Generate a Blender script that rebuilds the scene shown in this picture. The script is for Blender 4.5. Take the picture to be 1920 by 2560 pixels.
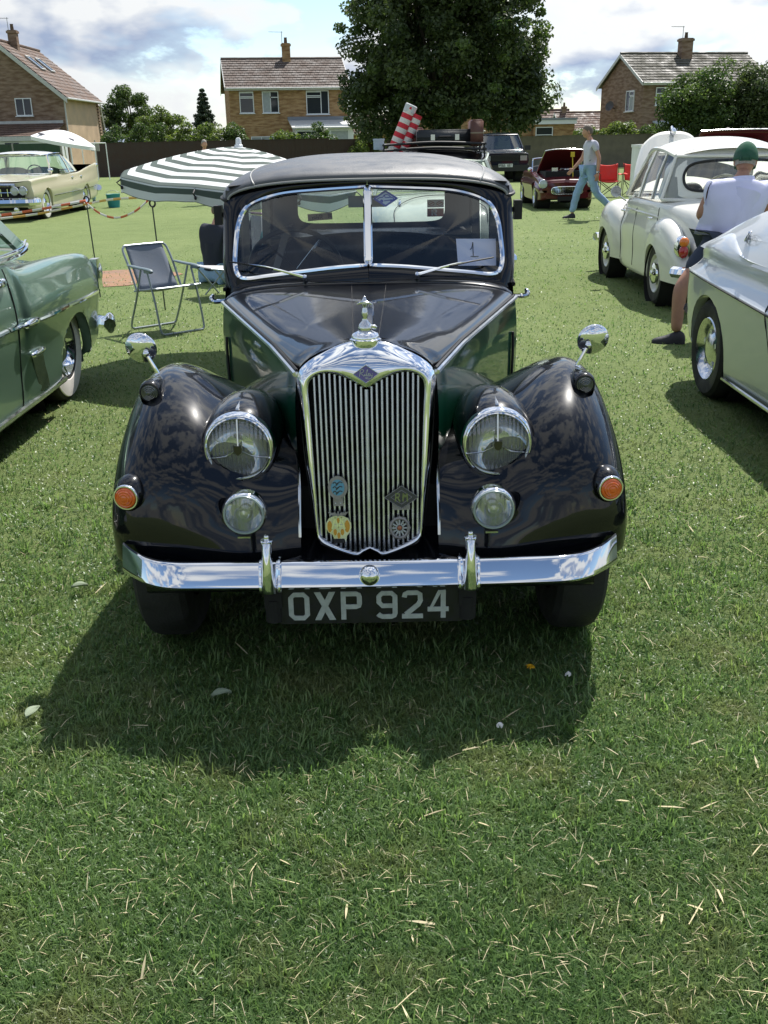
import bpy, bmesh, math, random
import numpy as np
from mathutils import Vector, Matrix, Quaternion

for _o in list(bpy.data.objects):
    bpy.data.objects.remove(_o, do_unlink=True)
SC = bpy.context.scene
COL = SC.collection
random.seed(7)
RNG = np.random.default_rng(11)
PI = math.pi

# ------------------------------------------------------------------ camera
F_PX, CAM_H = 2450.0, 1.55
PITCH = math.atan(925 / F_PX)
ROLL = 0.019
fw = Vector((0, math.cos(PITCH), -math.sin(PITCH)))
up = Vector((0, math.sin(PITCH), math.cos(PITCH)))
rt = Vector((1, 0, 0))
rt2 = rt * math.cos(ROLL) - up * math.sin(ROLL)
up2 = up * math.cos(ROLL) + rt * math.sin(ROLL)
cam_d = bpy.data.cameras.new('camera')
cam = bpy.data.objects.new('camera', cam_d)
COL.objects.link(cam)
cam.matrix_world = Matrix(((rt2.x, up2.x, -fw.x, 0), (rt2.y, up2.y, -fw.y, 0),
                           (rt2.z, up2.z, -fw.z, CAM_H), (0, 0, 0, 1)))
cam_d.sensor_fit = 'VERTICAL'
cam_d.sensor_height = 36
cam_d.lens = 36 * F_PX / 2560
cam_d.clip_start = 0.05
cam_d.clip_end = 2000
SC.camera = cam
SC.render.resolution_x, SC.render.resolution_y = 768, 1024

# ------------------------------------------------------------------ sun, sky, exposure
SUN_TO = Vector((0.30, 0.62, 1.0)).normalized()
sl = bpy.data.lights.new('sun', 'SUN')
sl.energy = 4.8
sl.angle = math.radians(0.55)
sl.color = (1.0, 0.955, 0.89)
so = bpy.data.objects.new('sun', sl)
COL.objects.link(so)
so.rotation_mode = 'QUATERNION'
so.rotation_quaternion = SUN_TO.to_track_quat('Z', 'Y')
so.location = (20, 40, 70)

W = bpy.data.worlds.new('World')
SC.world = W
W.use_nodes = True
wn, wl = W.node_tree.nodes, W.node_tree.links
wn.clear()


def N(nodes, typ, **kw):
    n = nodes.new(typ)
    for k, v in kw.items():
        setattr(n, k, v)
    return n


def mth(nodes, links, op, a, b=None, c=None, clamp=False):
    n = nodes.new('ShaderNodeMath')
    n.operation = op
    n.use_clamp = clamp
    for i, s in enumerate((a, b, c)):
        if s is None:
            continue
        if isinstance(s, (int, float)):
            n.inputs[i].default_value = s
        else:
            links.new(s, n.inputs[i])
    return n.outputs[0]


def ramp(nodes, links, fac, stops, interp='LINEAR'):
    n = nodes.new('ShaderNodeValToRGB')
    cr = n.color_ramp
    cr.interpolation = interp
    while len(cr.elements) < len(stops):
        cr.elements.new(0.5)
    for e, (p, c) in zip(cr.elements, stops):
        e.position = p
        e.color = (c[0], c[1], c[2], 1) if not isinstance(c, (int, float)) else (c, c, c, 1)
    links.new(fac, n.inputs[0])
    return n.outputs[0]


sky = N(wn, 'ShaderNodeTexSky', sky_type='NISHITA')
sky.sun_disc = False
sky.sun_elevation = math.asin(SUN_TO.z)
sky.sun_rotation = math.atan2(SUN_TO.x, SUN_TO.y)
sky.altitude = 50
sky.air_density = 1.0
sky.dust_density = 0.15
sky.ozone_density = 2.0
tc = N(wn, 'ShaderNodeTexCoord')
sep = N(wn, 'ShaderNodeSeparateXYZ')
wl.new(tc.outputs['Generated'], sep.inputs[0])
zz = mth(wn, wl, 'MULTIPLY', mth(wn, wl, 'MAXIMUM', sep.outputs[2], 0.0), 2.1)
cmb = N(wn, 'ShaderNodeCombineXYZ')
wl.new(sep.outputs[0], cmb.inputs[0])
wl.new(sep.outputs[1], cmb.inputs[1])
wl.new(zz, cmb.inputs[2])
CLOUD_OFF = (3.3, 8.1, 6.2)


def cnoise(off, scale, detail, rough, dist):
    mp = N(wn, 'ShaderNodeMapping')
    mp.inputs['Location'].default_value = off
    wl.new(cmb.outputs[0], mp.inputs[0])
    n = N(wn, 'ShaderNodeTexNoise')
    n.inputs['Scale'].default_value = scale
    n.inputs['Detail'].default_value = detail
    n.inputs['Roughness'].default_value = rough
    n.inputs['Distortion'].default_value = dist
    wl.new(mp.outputs[0], n.inputs['Vector'])
    return n.outputs[0]


CS = 4.6
big = cnoise(CLOUD_OFF, CS, 9, 0.55, 0.15)
upw = cnoise((CLOUD_OFF[0] + .012, CLOUD_OFF[1] + .025, CLOUD_OFF[2] + .065), CS, 5, 0.5, 0.15)
# low down the clouds stand one behind another and close up
low = mth(wn, wl, 'POWER', mth(wn, wl, 'SUBTRACT', 1.0, mth(wn, wl, 'MAXIMUM', sep.outputs[2], 0.0)), 7.0)
cover = ramp(wn, wl, mth(wn, wl, 'MULTIPLY_ADD', low, .07, big), [(0.470, 0), (0.50, 0.7), (0.555, 1)])
# sunlit tops stay white; bases, with more cloud above them, and thick middles go grey-blue
grad = mth(wn, wl, 'MULTIPLY_ADD', mth(wn, wl, 'SUBTRACT', upw, big), 2.6, 0.0)
thick = ramp(wn, wl, mth(wn, wl, 'ADD', mth(wn, wl, 'MULTIPLY_ADD', big, 1.15, -0.20), grad), [(0.33, 0), (0.56, 1)])
# light scattered forward round the sun
dot = N(wn, 'ShaderNodeVectorMath', operation='DOT_PRODUCT')
wl.new(tc.outputs['Generated'], dot.inputs[0])
dot.inputs[1].default_value = SUN_TO
glow = mth(wn, wl, 'POWER', mth(wn, wl, 'MAXIMUM', dot.outputs['Value'], 0.0), 3.0)
lit = mth(wn, wl, 'MULTIPLY_ADD', glow, 0.55, 0.60)
mixc = N(wn, 'ShaderNodeMix', data_type='RGBA')
wl.new(thick, mixc.inputs[0])
mixc.inputs[6].default_value = (0.96, 0.985, 1.0, 1)
mixc.inputs[7].default_value = (0.40, 0.49, 0.68, 1)
cl_v = N(wn, 'ShaderNodeVectorMath', operation='SCALE')
wl.new(mixc.outputs[2], cl_v.inputs[0])
wl.new(lit, cl_v.inputs[3])
sk_v = N(wn, 'ShaderNodeVectorMath', operation='SCALE')
wl.new(sky.outputs[0], sk_v.inputs[0])
SKY_STRENGTH = 0.11
sk_v.inputs[3].default_value = 1.0
cl_s = N(wn, 'ShaderNodeVectorMath', operation='SCALE')
wl.new(cl_v.outputs[0], cl_s.inputs[0])
cl_s.inputs[3].default_value = 1.0 / SKY_STRENGTH
mixs = N(wn, 'ShaderNodeMix', data_type='RGBA')
wl.new(cover, mixs.inputs[0])
wl.new(sk_v.outputs[0], mixs.inputs[6])
wl.new(cl_s.outputs[0], mixs.inputs[7])
bg = N(wn, 'ShaderNodeBackground')
wl.new(mixs.outputs[2], bg.inputs[0])
bg.inputs[1].default_value = SKY_STRENGTH
wo = N(wn, 'ShaderNodeOutputWorld')
wl.new(bg.outputs[0], wo.inputs[0])

vs = SC.view_settings
vs.view_transform = 'Standard'
vs.look = 'None'
vs.exposure = 0.5
vs.gamma = 1.0
vs.use_curve_mapping = False
SC.render.engine = 'CYCLES'
SC.cycles.max_bounces = 8
SC.cycles.transparent_max_bounces = 16
SC.cycles.caustics_reflective = False
SC.cycles.caustics_refractive = False

# ------------------------------------------------------------------ materials
MATS = {}


def base_mat(name):
    m = bpy.data.materials.new(name)
    m.use_nodes = True
    nt = m.node_tree
    b = nt.nodes.get('Principled BSDF')
    MATS[name] = m
    return m, nt, b


def setp(b, **kw):
    al = {'col': 'Base Color', 'rough': 'Roughness', 'metal': 'Metallic', 'spec': 'Specular IOR Level',
          'coat': 'Coat Weight', 'coatr': 'Coat Roughness', 'trans': 'Transmission Weight', 'sheen': 'Sheen Weight',
          'ior': 'IOR'}
    for k, v in kw.items():
        i = b.inputs[al[k]]
        i.default_value = (*v, 1) if isinstance(v, tuple) else v


def mat(name, col, rough=.5, metal=0, var=0.0, vscale=8, bump=0.0, bscale=60, **kw):
    """plain procedural material: colour with a little noise variation, and a fine bump"""
    m, nt, b = base_mat(name)
    setp(b, col=col, rough=rough, metal=metal, **kw)
    if var or bump:
        t = nt.nodes.new('ShaderNodeTexCoord')
    if var:
        n = nt.nodes.new('ShaderNodeTexNoise')
        n.inputs['Scale'].default_value = vscale
        n.inputs['Detail'].default_value = 6
        nt.links.new(t.outputs['Object'], n.inputs['Vector'])
        c0 = tuple(max(0, x * (1 - var)) for x in col)
        c1 = tuple(min(1, x * (1 + var)) for x in col)
        nt.links.new(ramp(nt.nodes, nt.links, n.outputs[0], [(0.3, c0), (0.7, c1)]), b.inputs['Base Color'])
        r = nt.nodes.new('ShaderNodeMapRange')
        r.inputs[1].default_value = .3
        r.inputs[2].default_value = .7
        r.inputs[3].default_value = max(0, rough * (1 - .35))
        r.inputs[4].default_value = min(1, rough * (1 + .35))
        nt.links.new(n.outputs[0], r.inputs[0])
        nt.links.new(r.outputs[0], b.inputs['Roughness'])
    if bump:
        n2 = nt.nodes.new('ShaderNodeTexNoise')
        n2.inputs['Scale'].default_value = bscale
        n2.inputs['Detail'].default_value = 4
        nt.links.new(t.outputs['Object'], n2.inputs['Vector'])
        bp = nt.nodes.new('ShaderNodeBump')
        bp.inputs['Strength'].default_value = bump
        bp.inputs['Distance'].default_value = .01
        nt.links.new(n2.outputs[0], bp.inputs['Height'])
        nt.links.new(bp.outputs[0], b.inputs['Normal'])
    return m


def car_paint(name, col, metal=0.0, rough=.12, flake=0.0):
    m, nt, b = base_mat(name)
    setp(b, col=col, rough=rough if metal else .3, metal=metal, coat=.8, coatr=.025, spec=.06)
    t = nt.nodes.new('ShaderNodeTexCoord')
    n = nt.nodes.new('ShaderNodeTexNoise')
    n.inputs['Scale'].default_value = 3.2
    n.inputs['Detail'].default_value = 5
    nt.links.new(t.outputs['Object'], n.inputs['Vector'])
    r = nt.nodes.new('ShaderNodeMapRange')
    r.inputs[1].default_value = .35
    r.inputs[2].default_value = .75
    r.inputs[3].default_value = .015
    r.inputs[4].default_value = .07
    nt.links.new(n.outputs[0], r.inputs[0])
    nt.links.new(r.outputs[0], b.inputs['Coat Roughness'])
    # faint orange-peel waviness of hand-sprayed panels
    w = nt.nodes.new('ShaderNodeTexNoise')
    w.inputs['Scale'].default_value = 9
    w.inputs['Detail'].default_value = 2
    nt.links.new(t.outputs['Object'], w.inputs['Vector'])
    bp = nt.nodes.new('ShaderNodeBump')
    bp.inputs['Strength'].default_value = .012
    bp.inputs['Distance'].default_value = .012
    nt.links.new(w.outputs[0], bp.inputs['Height'])
    nt.links.new(bp.outputs[0], b.inputs['Coat Normal'])
    return m


def glass_mat(name, tint=(.92, .96, .94), alpha=.0, refl=1.0):
    """thin pane: clear (or tinted) with a mirror reflection that grows at grazing angles"""
    m, nt, b = base_mat(name)
    nt.nodes.remove(b)
    out = nt.nodes.get('Material Output')
    tr = nt.nodes.new('ShaderNodeBsdfTransparent')
    tr.inputs[0].default_value = (*tint, 1)
    gl = nt.nodes.new('ShaderNodeBsdfGlossy')
    gl.inputs['Roughness'].default_value = .02
    gl.inputs[0].default_value = (1, 1, 1, 1)
    fr = nt.nodes.new('ShaderNodeFresnel')
    fr.inputs[0].default_value = 1.5
    mx = nt.nodes.new('ShaderNodeMixShader')
    f2 = mth(nt.nodes, nt.links, 'MULTIPLY_ADD', fr.outputs[0], refl, alpha, clamp=True)
    nt.links.new(f2, mx.inputs[0])
    nt.links.new(tr.outputs[0], mx.inputs[1])
    nt.links.new(gl.outputs[0], mx.inputs[2])
    nt.links.new(mx.outputs[0], out.inputs[0])
    return m


M_CHROME = mat('chrome', (.80, .81, .83), .045, 1.0, var=.03, vscale=5)
M_SLAT = mat('grille_steel', (.50, .52, .56), .24, 1.0, var=.08, vscale=30)
M_CHROME2 = mat('dull_chrome', (.62, .63, .64), .16, 1.0, var=.08, vscale=14)
M_BLACK = car_paint('black_paint', (.002, .0026, .0045))
M_GREEN = car_paint('dark_green_paint', (.005, .052, .028))
M_RUBBER = mat('tyre_rubber', (.018, .018, .018), .75, bump=.25, bscale=90, var=.2)
M_WHITEWALL = mat('whitewall_rubber', (.70, .66, .62), .6, var=.06)
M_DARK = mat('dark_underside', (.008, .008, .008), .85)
M_FABRIC = mat('black_roof_fabric', (.066, .070, .076), .46, bump=.14, bscale=260, var=.12, vscale=9, spec=.7)
M_LEATHER = mat('black_leather', (.012, .015, .016), .34, bump=.25, bscale=70, var=.2)
M_TRIM = mat('dark_trim', (.012, .012, .013), .6)
M_PIPE = mat('grey_piping', (.30, .30, .29), .5)
M_GLASS = glass_mat('window_glass', (.93, .96, .95), .0, 1.0)
M_WSGLASS = glass_mat('windscreen_glass', (.86, .90, .90), .018, .9)
M_LENS = None
M_AMBER = mat('amber_lens', (.80, .20, .012), .12, coat=1.0)
M_ORANGE = mat('orange_lens', (.72, .12, .010), .12, coat=1.0)
M_REDLENS = mat('red_lens', (.42, .012, .012), .12, coat=1.0)
M_SILVER_LETTER = mat('plate_letter', (.40, .43, .42), .45, var=.12, vscale=60)
M_WHITEP = mat('white_plastic', (.78, .79, .80), .4, var=.03)
M_PAPER = mat('lilac_paper', (.66, .66, .86), .7)
M_INK = mat('ink', (.01, .01, .015), .6)


def lens_mat():
    m, nt, b = base_mat('fluted_lens')
    nt.nodes.remove(b)
    out = nt.nodes.get('Material Output')
    t = nt.nodes.new('ShaderNodeTexCoord')
    wv = nt.nodes.new('ShaderNodeTexWave')
    wv.wave_type = 'BANDS'
    wv.bands_direction = 'X'
    wv.inputs['Scale'].default_value = 26
    wv.inputs['Distortion'].default_value = .3
    wv.inputs['Detail'].default_value = 1
    nt.links.new(t.outputs['Object'], wv.inputs['Vector'])
    bp = nt.nodes.new('ShaderNodeBump')
    bp.inputs['Strength'].default_value = .7
    bp.inputs['Distance'].default_value = .004
    nt.links.new(wv.outputs[0], bp.inputs['Height'])
    tr = nt.nodes.new('ShaderNodeBsdfTransparent')
    tr.inputs[0].default_value = (.90, .92, .90, 1)
    gl = nt.nodes.new('ShaderNodeBsdfGlossy')
    gl.inputs['Roughness'].default_value = .06
    nt.links.new(bp.outputs[0], gl.inputs['Normal'])
    df = nt.nodes.new('ShaderNodeBsdfDiffuse')
    df.inputs[0].default_value = (.62, .65, .65, 1)
    m1 = nt.nodes.new('ShaderNodeMixShader')
    m1.inputs[0].default_value = .16
    nt.links.new(tr.outputs[0], m1.inputs[1])
    nt.links.new(gl.outputs[0], m1.inputs[2])
    m2 = nt.nodes.new('ShaderNodeMixShader')
    m2.inputs[0].default_value = .16
    nt.links.new(m1.outputs[0], m2.inputs[1])
    nt.links.new(df.outputs[0], m2.inputs[2])
    nt.links.new(m2.outputs[0], out.inputs[0])
    return m


M_LENS = lens_mat()

# ------------------------------------------------------------------ mesh helpers


def cr(P, n, closed=False):
    """Catmull-Rom resample of control points P (k,...) to n points"""
    P = np.asarray(P, float)
    k = len(P)
    if closed:
        t = np.linspace(0, k, n, endpoint=False)
        i = np.floor(t).astype(int)
        f = (t - i).reshape(-1, *([1] * (P.ndim - 1)))
        p0, p1, p2, p3 = P[(i - 1) % k], P[i % k], P[(i + 1) % k], P[(i + 2) % k]
    else:
        t = np.linspace(0, k - 1, n)
        i = np.minimum(np.floor(t).astype(int), k - 2)
        f = (t - i).reshape(-1, *([1] * (P.ndim - 1)))
        Q = np.concatenate([[2 * P[0] - P[1]], P, [2 * P[-1] - P[-2]]])
        p0, p1, p2, p3 = Q[i], Q[i + 1], Q[i + 2], Q[i + 3]
    return .5 * (2 * p1 + (p2 - p0) * f + (2 * p0 - 5 * p1 + 4 * p2 - p3) * f ** 2 + (3 * p1 - p0 - 3 * p2 + p3) * f ** 3)


def arc_resample(P, n, closed=False):
    P = np.asarray(P, float)
    Q = np.vstack([P, P[:1]]) if closed else P
    d = np.r_[0, np.cumsum(np.linalg.norm(np.diff(Q, axis=0), axis=1))]
    t = np.linspace(0, d[-1], n, endpoint=not closed)
    return np.stack([np.interp(t, d, Q[:, j]) for j in range(Q.shape[1])], 1)


def surf(ctrl, mu, mv):
    a = cr(ctrl, mu)
    return np.swapaxes(cr(np.swapaxes(a, 0, 1), mv), 0, 1)


class MB:
    def __init__(self):
        self.v = []
        self.f = []
        self.n = 0

    def add(self, V, Fs):
        V = np.asarray(V, float).reshape(-1, 3)
        self.v.append(V)
        o = self.n
        self.f += [tuple(i + o for i in q) for q in Fs]
        self.n += len(V)
        return self

    def grid(self, P, cu=False, cv=False):
        P = np.asarray(P, float)
        a, b = P.shape[:2]
        Fs = []
        for i in range(a if cu else a - 1):
            i2 = (i + 1) % a
            for j in range(b if cv else b - 1):
                j2 = (j + 1) % b
                Fs.append((i * b + j, i2 * b + j, i2 * b + j2, i * b + j2))
        return self.add(P.reshape(-1, 3), Fs)

    def fan(self, P):
        P = np.asarray(P, float)
        V = np.vstack([P, P.mean(0)])
        k = len(P)
        return self.add(V, [(i, (i + 1) % k, k) for i in range(k)])

    def box(self, c, s, R=None):
        sx, sy, sz = (x / 2 for x in s)
        V = np.array([(x, y, z) for x in (-sx, sx) for y in (-sy, sy) for z in (-sz, sz)])
        if R is not None:
            V = V @ np.array(R).T
        return self.add(V + np.array(c), [(0, 1, 3, 2), (4, 6, 7, 5), (0, 4, 5, 1), (2, 3, 7, 6), (0, 2, 6, 4), (1, 5, 7, 3)])

    def tube(self, path, r, n=8, closed=False, caps=True, flat=None):
        path = np.asarray(path, float)
        k = len(path)
        r = np.broadcast_to(np.asarray(r, float), (k,))
        if closed:
            T = np.roll(path, -1, 0) - np.roll(path, 1, 0)
        else:
            T = np.gradient(path, axis=0)
        T /= np.linalg.norm(T, axis=1)[:, None] + 1e-12
        u = np.array([0, 0, 1.0])
        if abs(T[0] @ u) > .9:
            u = np.array([0, 1.0, 0])
        rings = []
        for i in range(k):
            u = u - T[i] * (u @ T[i])
            u /= np.linalg.norm(u) + 1e-12
            w = np.cross(T[i], u)
            a = np.linspace(0, 2 * PI, n, endpoint=False)
            fx = flat if flat else 1
            rings.append(path[i] + r[i] * (np.cos(a)[:, None] * u * fx + np.sin(a)[:, None] * w))
        self.grid(np.array(rings), cu=closed, cv=True)
        if caps and not closed:
            self.fan(rings[0])
            self.fan(rings[-1])
        return self

    def lathe(self, prof, o=(0, 0, 0), axis=(0, 0, 1), n=24, sc=(1, 1)):
        """prof: (radius, along-axis) pairs"""
        ax = np.array(axis, float)
        ax /= np.linalg.norm(ax)
        u = np.array([0, 0, 1.0]) if abs(ax[2]) < .9 else np.array([1.0, 0, 0])
        u = u - ax * (u @ ax)
        u /= np.linalg.norm(u)
        w = np.cross(ax, u)
        a = np.linspace(0, 2 * PI, n, endpoint=False)
        P = np.array([[np.array(o) + ax * t + r * (math.cos(q) * u * sc[0] + math.sin(q) * w * sc[1]) for q in a] for r, t in prof])
        return self.grid(P, cv=True)

    def ell(self, c, s, nu=10, nv=16, R=None):
        th_ = np.linspace(0, PI, nu)
        ph = np.linspace(0, 2 * PI, nv, endpoint=False)
        P = np.stack([np.sin(th_)[:, None] * np.cos(ph), np.sin(th_)[:, None] * np.sin(ph), np.cos(th_)[:, None] * np.ones(nv)], -1)
        P = P * np.array(s)
        if R is not None:
            P = P @ np.array(R).T
        return self.grid(P + np.array(c), cv=True)

    def prism(self, poly, o, ux, uy, t, nrm=None):
        """2D polygon extruded by t along its normal"""
        ux = np.array(ux, float)
        uy = np.array(uy, float)
        nn = np.cross(ux, uy) if nrm is None else np.array(nrm, float)
        A = np.array([np.array(o) + p[0] * ux + p[1] * uy for p in poly])
        k = len(A)
        return self.add(np.vstack([A, A + nn * t]), [tuple(range(k)), tuple(range(2 * k - 1, k - 1, -1))] +
                        [(i, (i + 1) % k, (i + 1) % k + k, i + k) for i in range(k)])

    def stroke(self, pts, w, o, ux, uy, t, nrm=None):
        """flat pen stroke along 2D points"""
        p = np.asarray(pts, float)
        T = np.gradient(p, axis=0)
        T /= np.linalg.norm(T, axis=1)[:, None] + 1e-9
        Nn = np.stack([-T[:, 1], T[:, 0]], 1)
        A = p + Nn * w / 2
        B = p - Nn * w / 2
        ux = np.array(ux, float)
        uy = np.array(uy, float)
        nn = (np.cross(ux, uy) if nrm is None else np.array(nrm, float)) * t
        f = lambda q: np.array(o) + q[:, :1] * ux + q[:, 1:] * uy
        a, b = f(A), f(B)
        return self.grid(np.stack([b, b + nn, a + nn, a], 1), cv=True)

    def build(self, name, material, parent=None, ang=38, smooth=True, weld=False, sub=0, thick=0, recalc=True):
        me = bpy.data.meshes.new(name)
        V = np.vstack(self.v) if self.v else np.zeros((0, 3))
        me.from_pydata(V.tolist(), [], self.f)
        if weld or recalc:
            bm = bmesh.new()
            bm.from_mesh(me)
            if weld:
                bmesh.ops.remove_doubles(bm, verts=bm.verts, dist=weld if isinstance(weld, float) else 1e-4)
            bmesh.ops.recalc_face_normals(bm, faces=bm.faces)
            bm.to_mesh(me)
            bm.free()
        me.materials.append(material)
        if smooth:
            me.shade_smooth()
            if ang:
                me.set_sharp_from_angle(angle=math.radians(ang))
        ob = bpy.data.objects.new(name, me)
        COL.objects.link(ob)
        if parent:
            ob.parent = parent
        if thick:
            md = ob.modifiers.new('thickness', 'SOLIDIFY')
            md.thickness = thick
            md.offset = 0
        if sub:
            md = ob.modifiers.new('smooth', 'SUBSURF')
            md.levels = md.render_levels = sub
        return ob


def thing(name, label, cat, loc=(0, 0, 0), rz=0, group=None):
    o = bpy.data.objects.new(name, None)
    o.empty_display_size = .2
    COL.objects.link(o)
    o.location = loc
    o.rotation_euler = (0, 0, rz)
    return tag(o, label, cat, group)


def tag(o, label, cat, group=None, kind=None):
    if label:
        o['label'] = label
    if cat:
        o['category'] = cat
    if group:
        o['group'] = group
    if kind:
        o['kind'] = kind
    return o


def kids(o):
    return [c for c in bpy.data.objects if c.parent == o]


def dup(o, loc=None, rz=None, label=None, parent=None):
    c = o.copy()
    COL.objects.link(c)
    if parent:
        c.parent = parent
    if loc is not None:
        c.location = loc
    if rz is not None:
        c.rotation_euler = (0, 0, rz)
    if label:
        c['label'] = label
    for ch in kids(o):
        dup(ch, parent=c)
    return c


def mirror_x(mb):
    m = MB()
    for V in mb.v:
        Q = V.copy()
        Q[:, 0] *= -1
        m.v.append(Q)
    m.f = [tuple(reversed(q)) for q in mb.f]
    m.n = mb.n
    return m


def pair(mb, name, material, parent, **kw):
    a = mb.build(name, material, parent, **kw)
    b = mirror_x(mb).build(name, material, parent, **kw)
    return a, b


def rotz(a):
    c, s = math.cos(a), math.sin(a)
    return np.array([[c, -s, 0], [s, c, 0], [0, 0, 1]])


def rotx(a):
    c, s = math.cos(a), math.sin(a)
    return np.array([[1, 0, 0], [0, c, -s], [0, s, c]])


def roty(a):
    c, s = math.cos(a), math.sin(a)
    return np.array([[c, 0, s], [0, 1, 0], [-s, 0, c]])


def fast_mesh(name, V, tris, material, attr=None):
    """big triangle/quad soups straight from numpy"""
    me = bpy.data.meshes.new(name)
    me.vertices.add(len(V))
    me.vertices.foreach_set('co', np.asarray(V, np.float32).ravel())
    k = tris.shape[1]
    me.loops.add(tris.size)
    me.loops.foreach_set('vertex_index', tris.astype(np.int32).ravel())
    me.polygons.add(len(tris))
    me.polygons.foreach_set('loop_start', np.arange(0, tris.size, k, dtype=np.int32))
    me.polygons.foreach_set('loop_total', np.full(len(tris), k, np.int32))
    if attr is not None:
        for an, av in attr.items():
            at = me.attributes.new(an, 'FLOAT', 'POINT')
            at.data.foreach_set('value', np.asarray(av, np.float32))
    me.update(calc_edges=True)
    me.materials.append(material)
    ob = bpy.data.objects.new(name, me)
    COL.objects.link(ob)
    return ob

# ================================================================== SETTING
def foliage_mat(name, dark, light, trans=.35, patch=.35, pscale=.6, rough=.5, dry=None):
    """leaf or blade: tint attribute runs dark to light, plus slow patches over the ground"""
    m, nt, b = base_mat(name)
    nd, lk = nt.nodes, nt.links
    at = nd.new('ShaderNodeAttribute')
    at.attribute_name = 'tint'
    t = nd.new('ShaderNodeTexCoord')
    n = nd.new('ShaderNodeTexNoise')
    n.inputs['Scale'].default_value = pscale
    n.inputs['Detail'].default_value = 5
    lk.new(t.outputs['Object'], n.inputs['Vector'])
    f = mth(nd, lk, 'MULTIPLY_ADD', n.outputs[0], patch * 2, -patch)
    f = mth(nd, lk, 'ADD', at.outputs['Fac'], f, clamp=True)
    mid = tuple((a + c) / 2 for a, c in zip(dark, light))
    c = ramp(nd, lk, f, [(0, dark), (.5, mid), (1, light)])
    if dry:
        n2 = nd.new('ShaderNodeTexNoise')
        n2.inputs['Scale'].default_value = 2.6
        n2.inputs['Detail'].default_value = 7
        n2.inputs['Roughness'].default_value = .65
        lk.new(t.outputs['Object'], n2.inputs['Vector'])
        mxd = nd.new('ShaderNodeMix')
        mxd.data_type = 'RGBA'
        lk.new(ramp(nd, lk, n2.outputs[0], [(.50, 0), (.68, .75)]), mxd.inputs[0])
        lk.new(c, mxd.inputs[6])
        mxd.inputs[7].default_value = (*dry, 1)
        c = mxd.outputs[2]
    lk.new(c, b.inputs['Base Color'])
    setp(b, rough=rough, spec=.45)
    out = nd.get('Material Output')
    tl = nd.new('ShaderNodeBsdfTranslucent')
    hs = nd.new('ShaderNodeHueSaturation')
    hs.inputs['Saturation'].default_value = 1.15
    hs.inputs['Value'].default_value = 1.25
    lk.new(c, hs.inputs['Color'])
    lk.new(hs.outputs[0], tl.inputs[0])
    mx = nd.new('ShaderNodeMixShader')
    mx.inputs[0].default_value = trans
    lk.new(b.outputs[0], mx.inputs[1])
    lk.new(tl.outputs[0], mx.inputs[2])
    lk.new(mx.outputs[0], out.inputs[0])
    return m


M_GRASS = foliage_mat('grass_blade', (.060, .130, .038), (.225, .335, .115), .50, .45, 1.4, .36, (.235, .245, .10))
M_STRAW = mat('dry_straw', (.52, .45, .27), .7, var=.35, vscale=9)


def ground_mat():
    m, nt, b = base_mat('lawn')
    nd, lk = nt.nodes, nt.links
    t = nd.new('ShaderNodeTexCoord')

    def nz(s, d=6, r=.6):
        n = nd.new('ShaderNodeTexNoise')
        n.inputs['Scale'].default_value = s
        n.inputs['Detail'].default_value = d
        n.inputs['Roughness'].default_value = r
        lk.new(t.outputs['Object'], n.inputs['Vector'])
        return n.outputs[0]
    fine = nz(38, 8, .75)
    midn = nz(2.2, 6, .6)
    slow = nz(.16, 4, .5)
    f = mth(nd, lk, 'MULTIPLY', fine, .55)
    f = mth(nd, lk, 'MULTIPLY_ADD', midn, .30, f)
    f = mth(nd, lk, 'MULTIPLY_ADD', slow, .32, f)
    c = ramp(nd, lk, f, [(.38, (.055, .090, .028)), (.52, (.145, .195, .068)), (.66, (.190, .240, .090)), (.82, (.28, .30, .15))])
    lk.new(c, b.inputs['Base Color'])
    setp(b, rough=.9, spec=.15)
    bp = nd.new('ShaderNodeBump')
    bp.inputs['Strength'].default_value = .9
    bp.inputs['Distance'].default_value = .03
    lk.new(fine, bp.inputs['Height'])
    lk.new(bp.outputs[0], b.inputs['Normal'])
    return m


M_LAWN = ground_mat()
g = MB()
xs = np.r_[-600, -200, np.linspace(-60, 60, 49), 200, 600]
ys = np.r_[-300, -60, -20, np.linspace(-6, 74, 49), 150, 400, 900]
g.grid(np.array([[(x, y, 0.02 * math.sin(x * .31) * math.sin(y * .23) * (abs(x) < 60 and y > 14 and y < 60)) for y in ys] for x in xs]))
gr_o = g.build('ground', M_LAWN, ang=0)
tag(gr_o, None, None, kind='structure')
# bare clay patch in the lawn on the left
M_CLAY = mat('bare_clay', (.25, .135, .07), .95, var=.25, vscale=3, bump=.6, bscale=25)
a = np.linspace(0, 2 * PI, 40, endpoint=False)
rr = 1 + .12 * np.sin(3 * a) + .10 * np.sin(5 * a + 1) + .05 * np.sin(11 * a)
m_ = MB()
m_.fan(np.stack([-3.38 + .72 * rr * np.cos(a), 12.75 + .85 * rr * np.sin(a), np.full(40, .006)], 1))
tag(m_.build('bare_soil', M_CLAY, ang=0), None, None, kind='structure')


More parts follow.
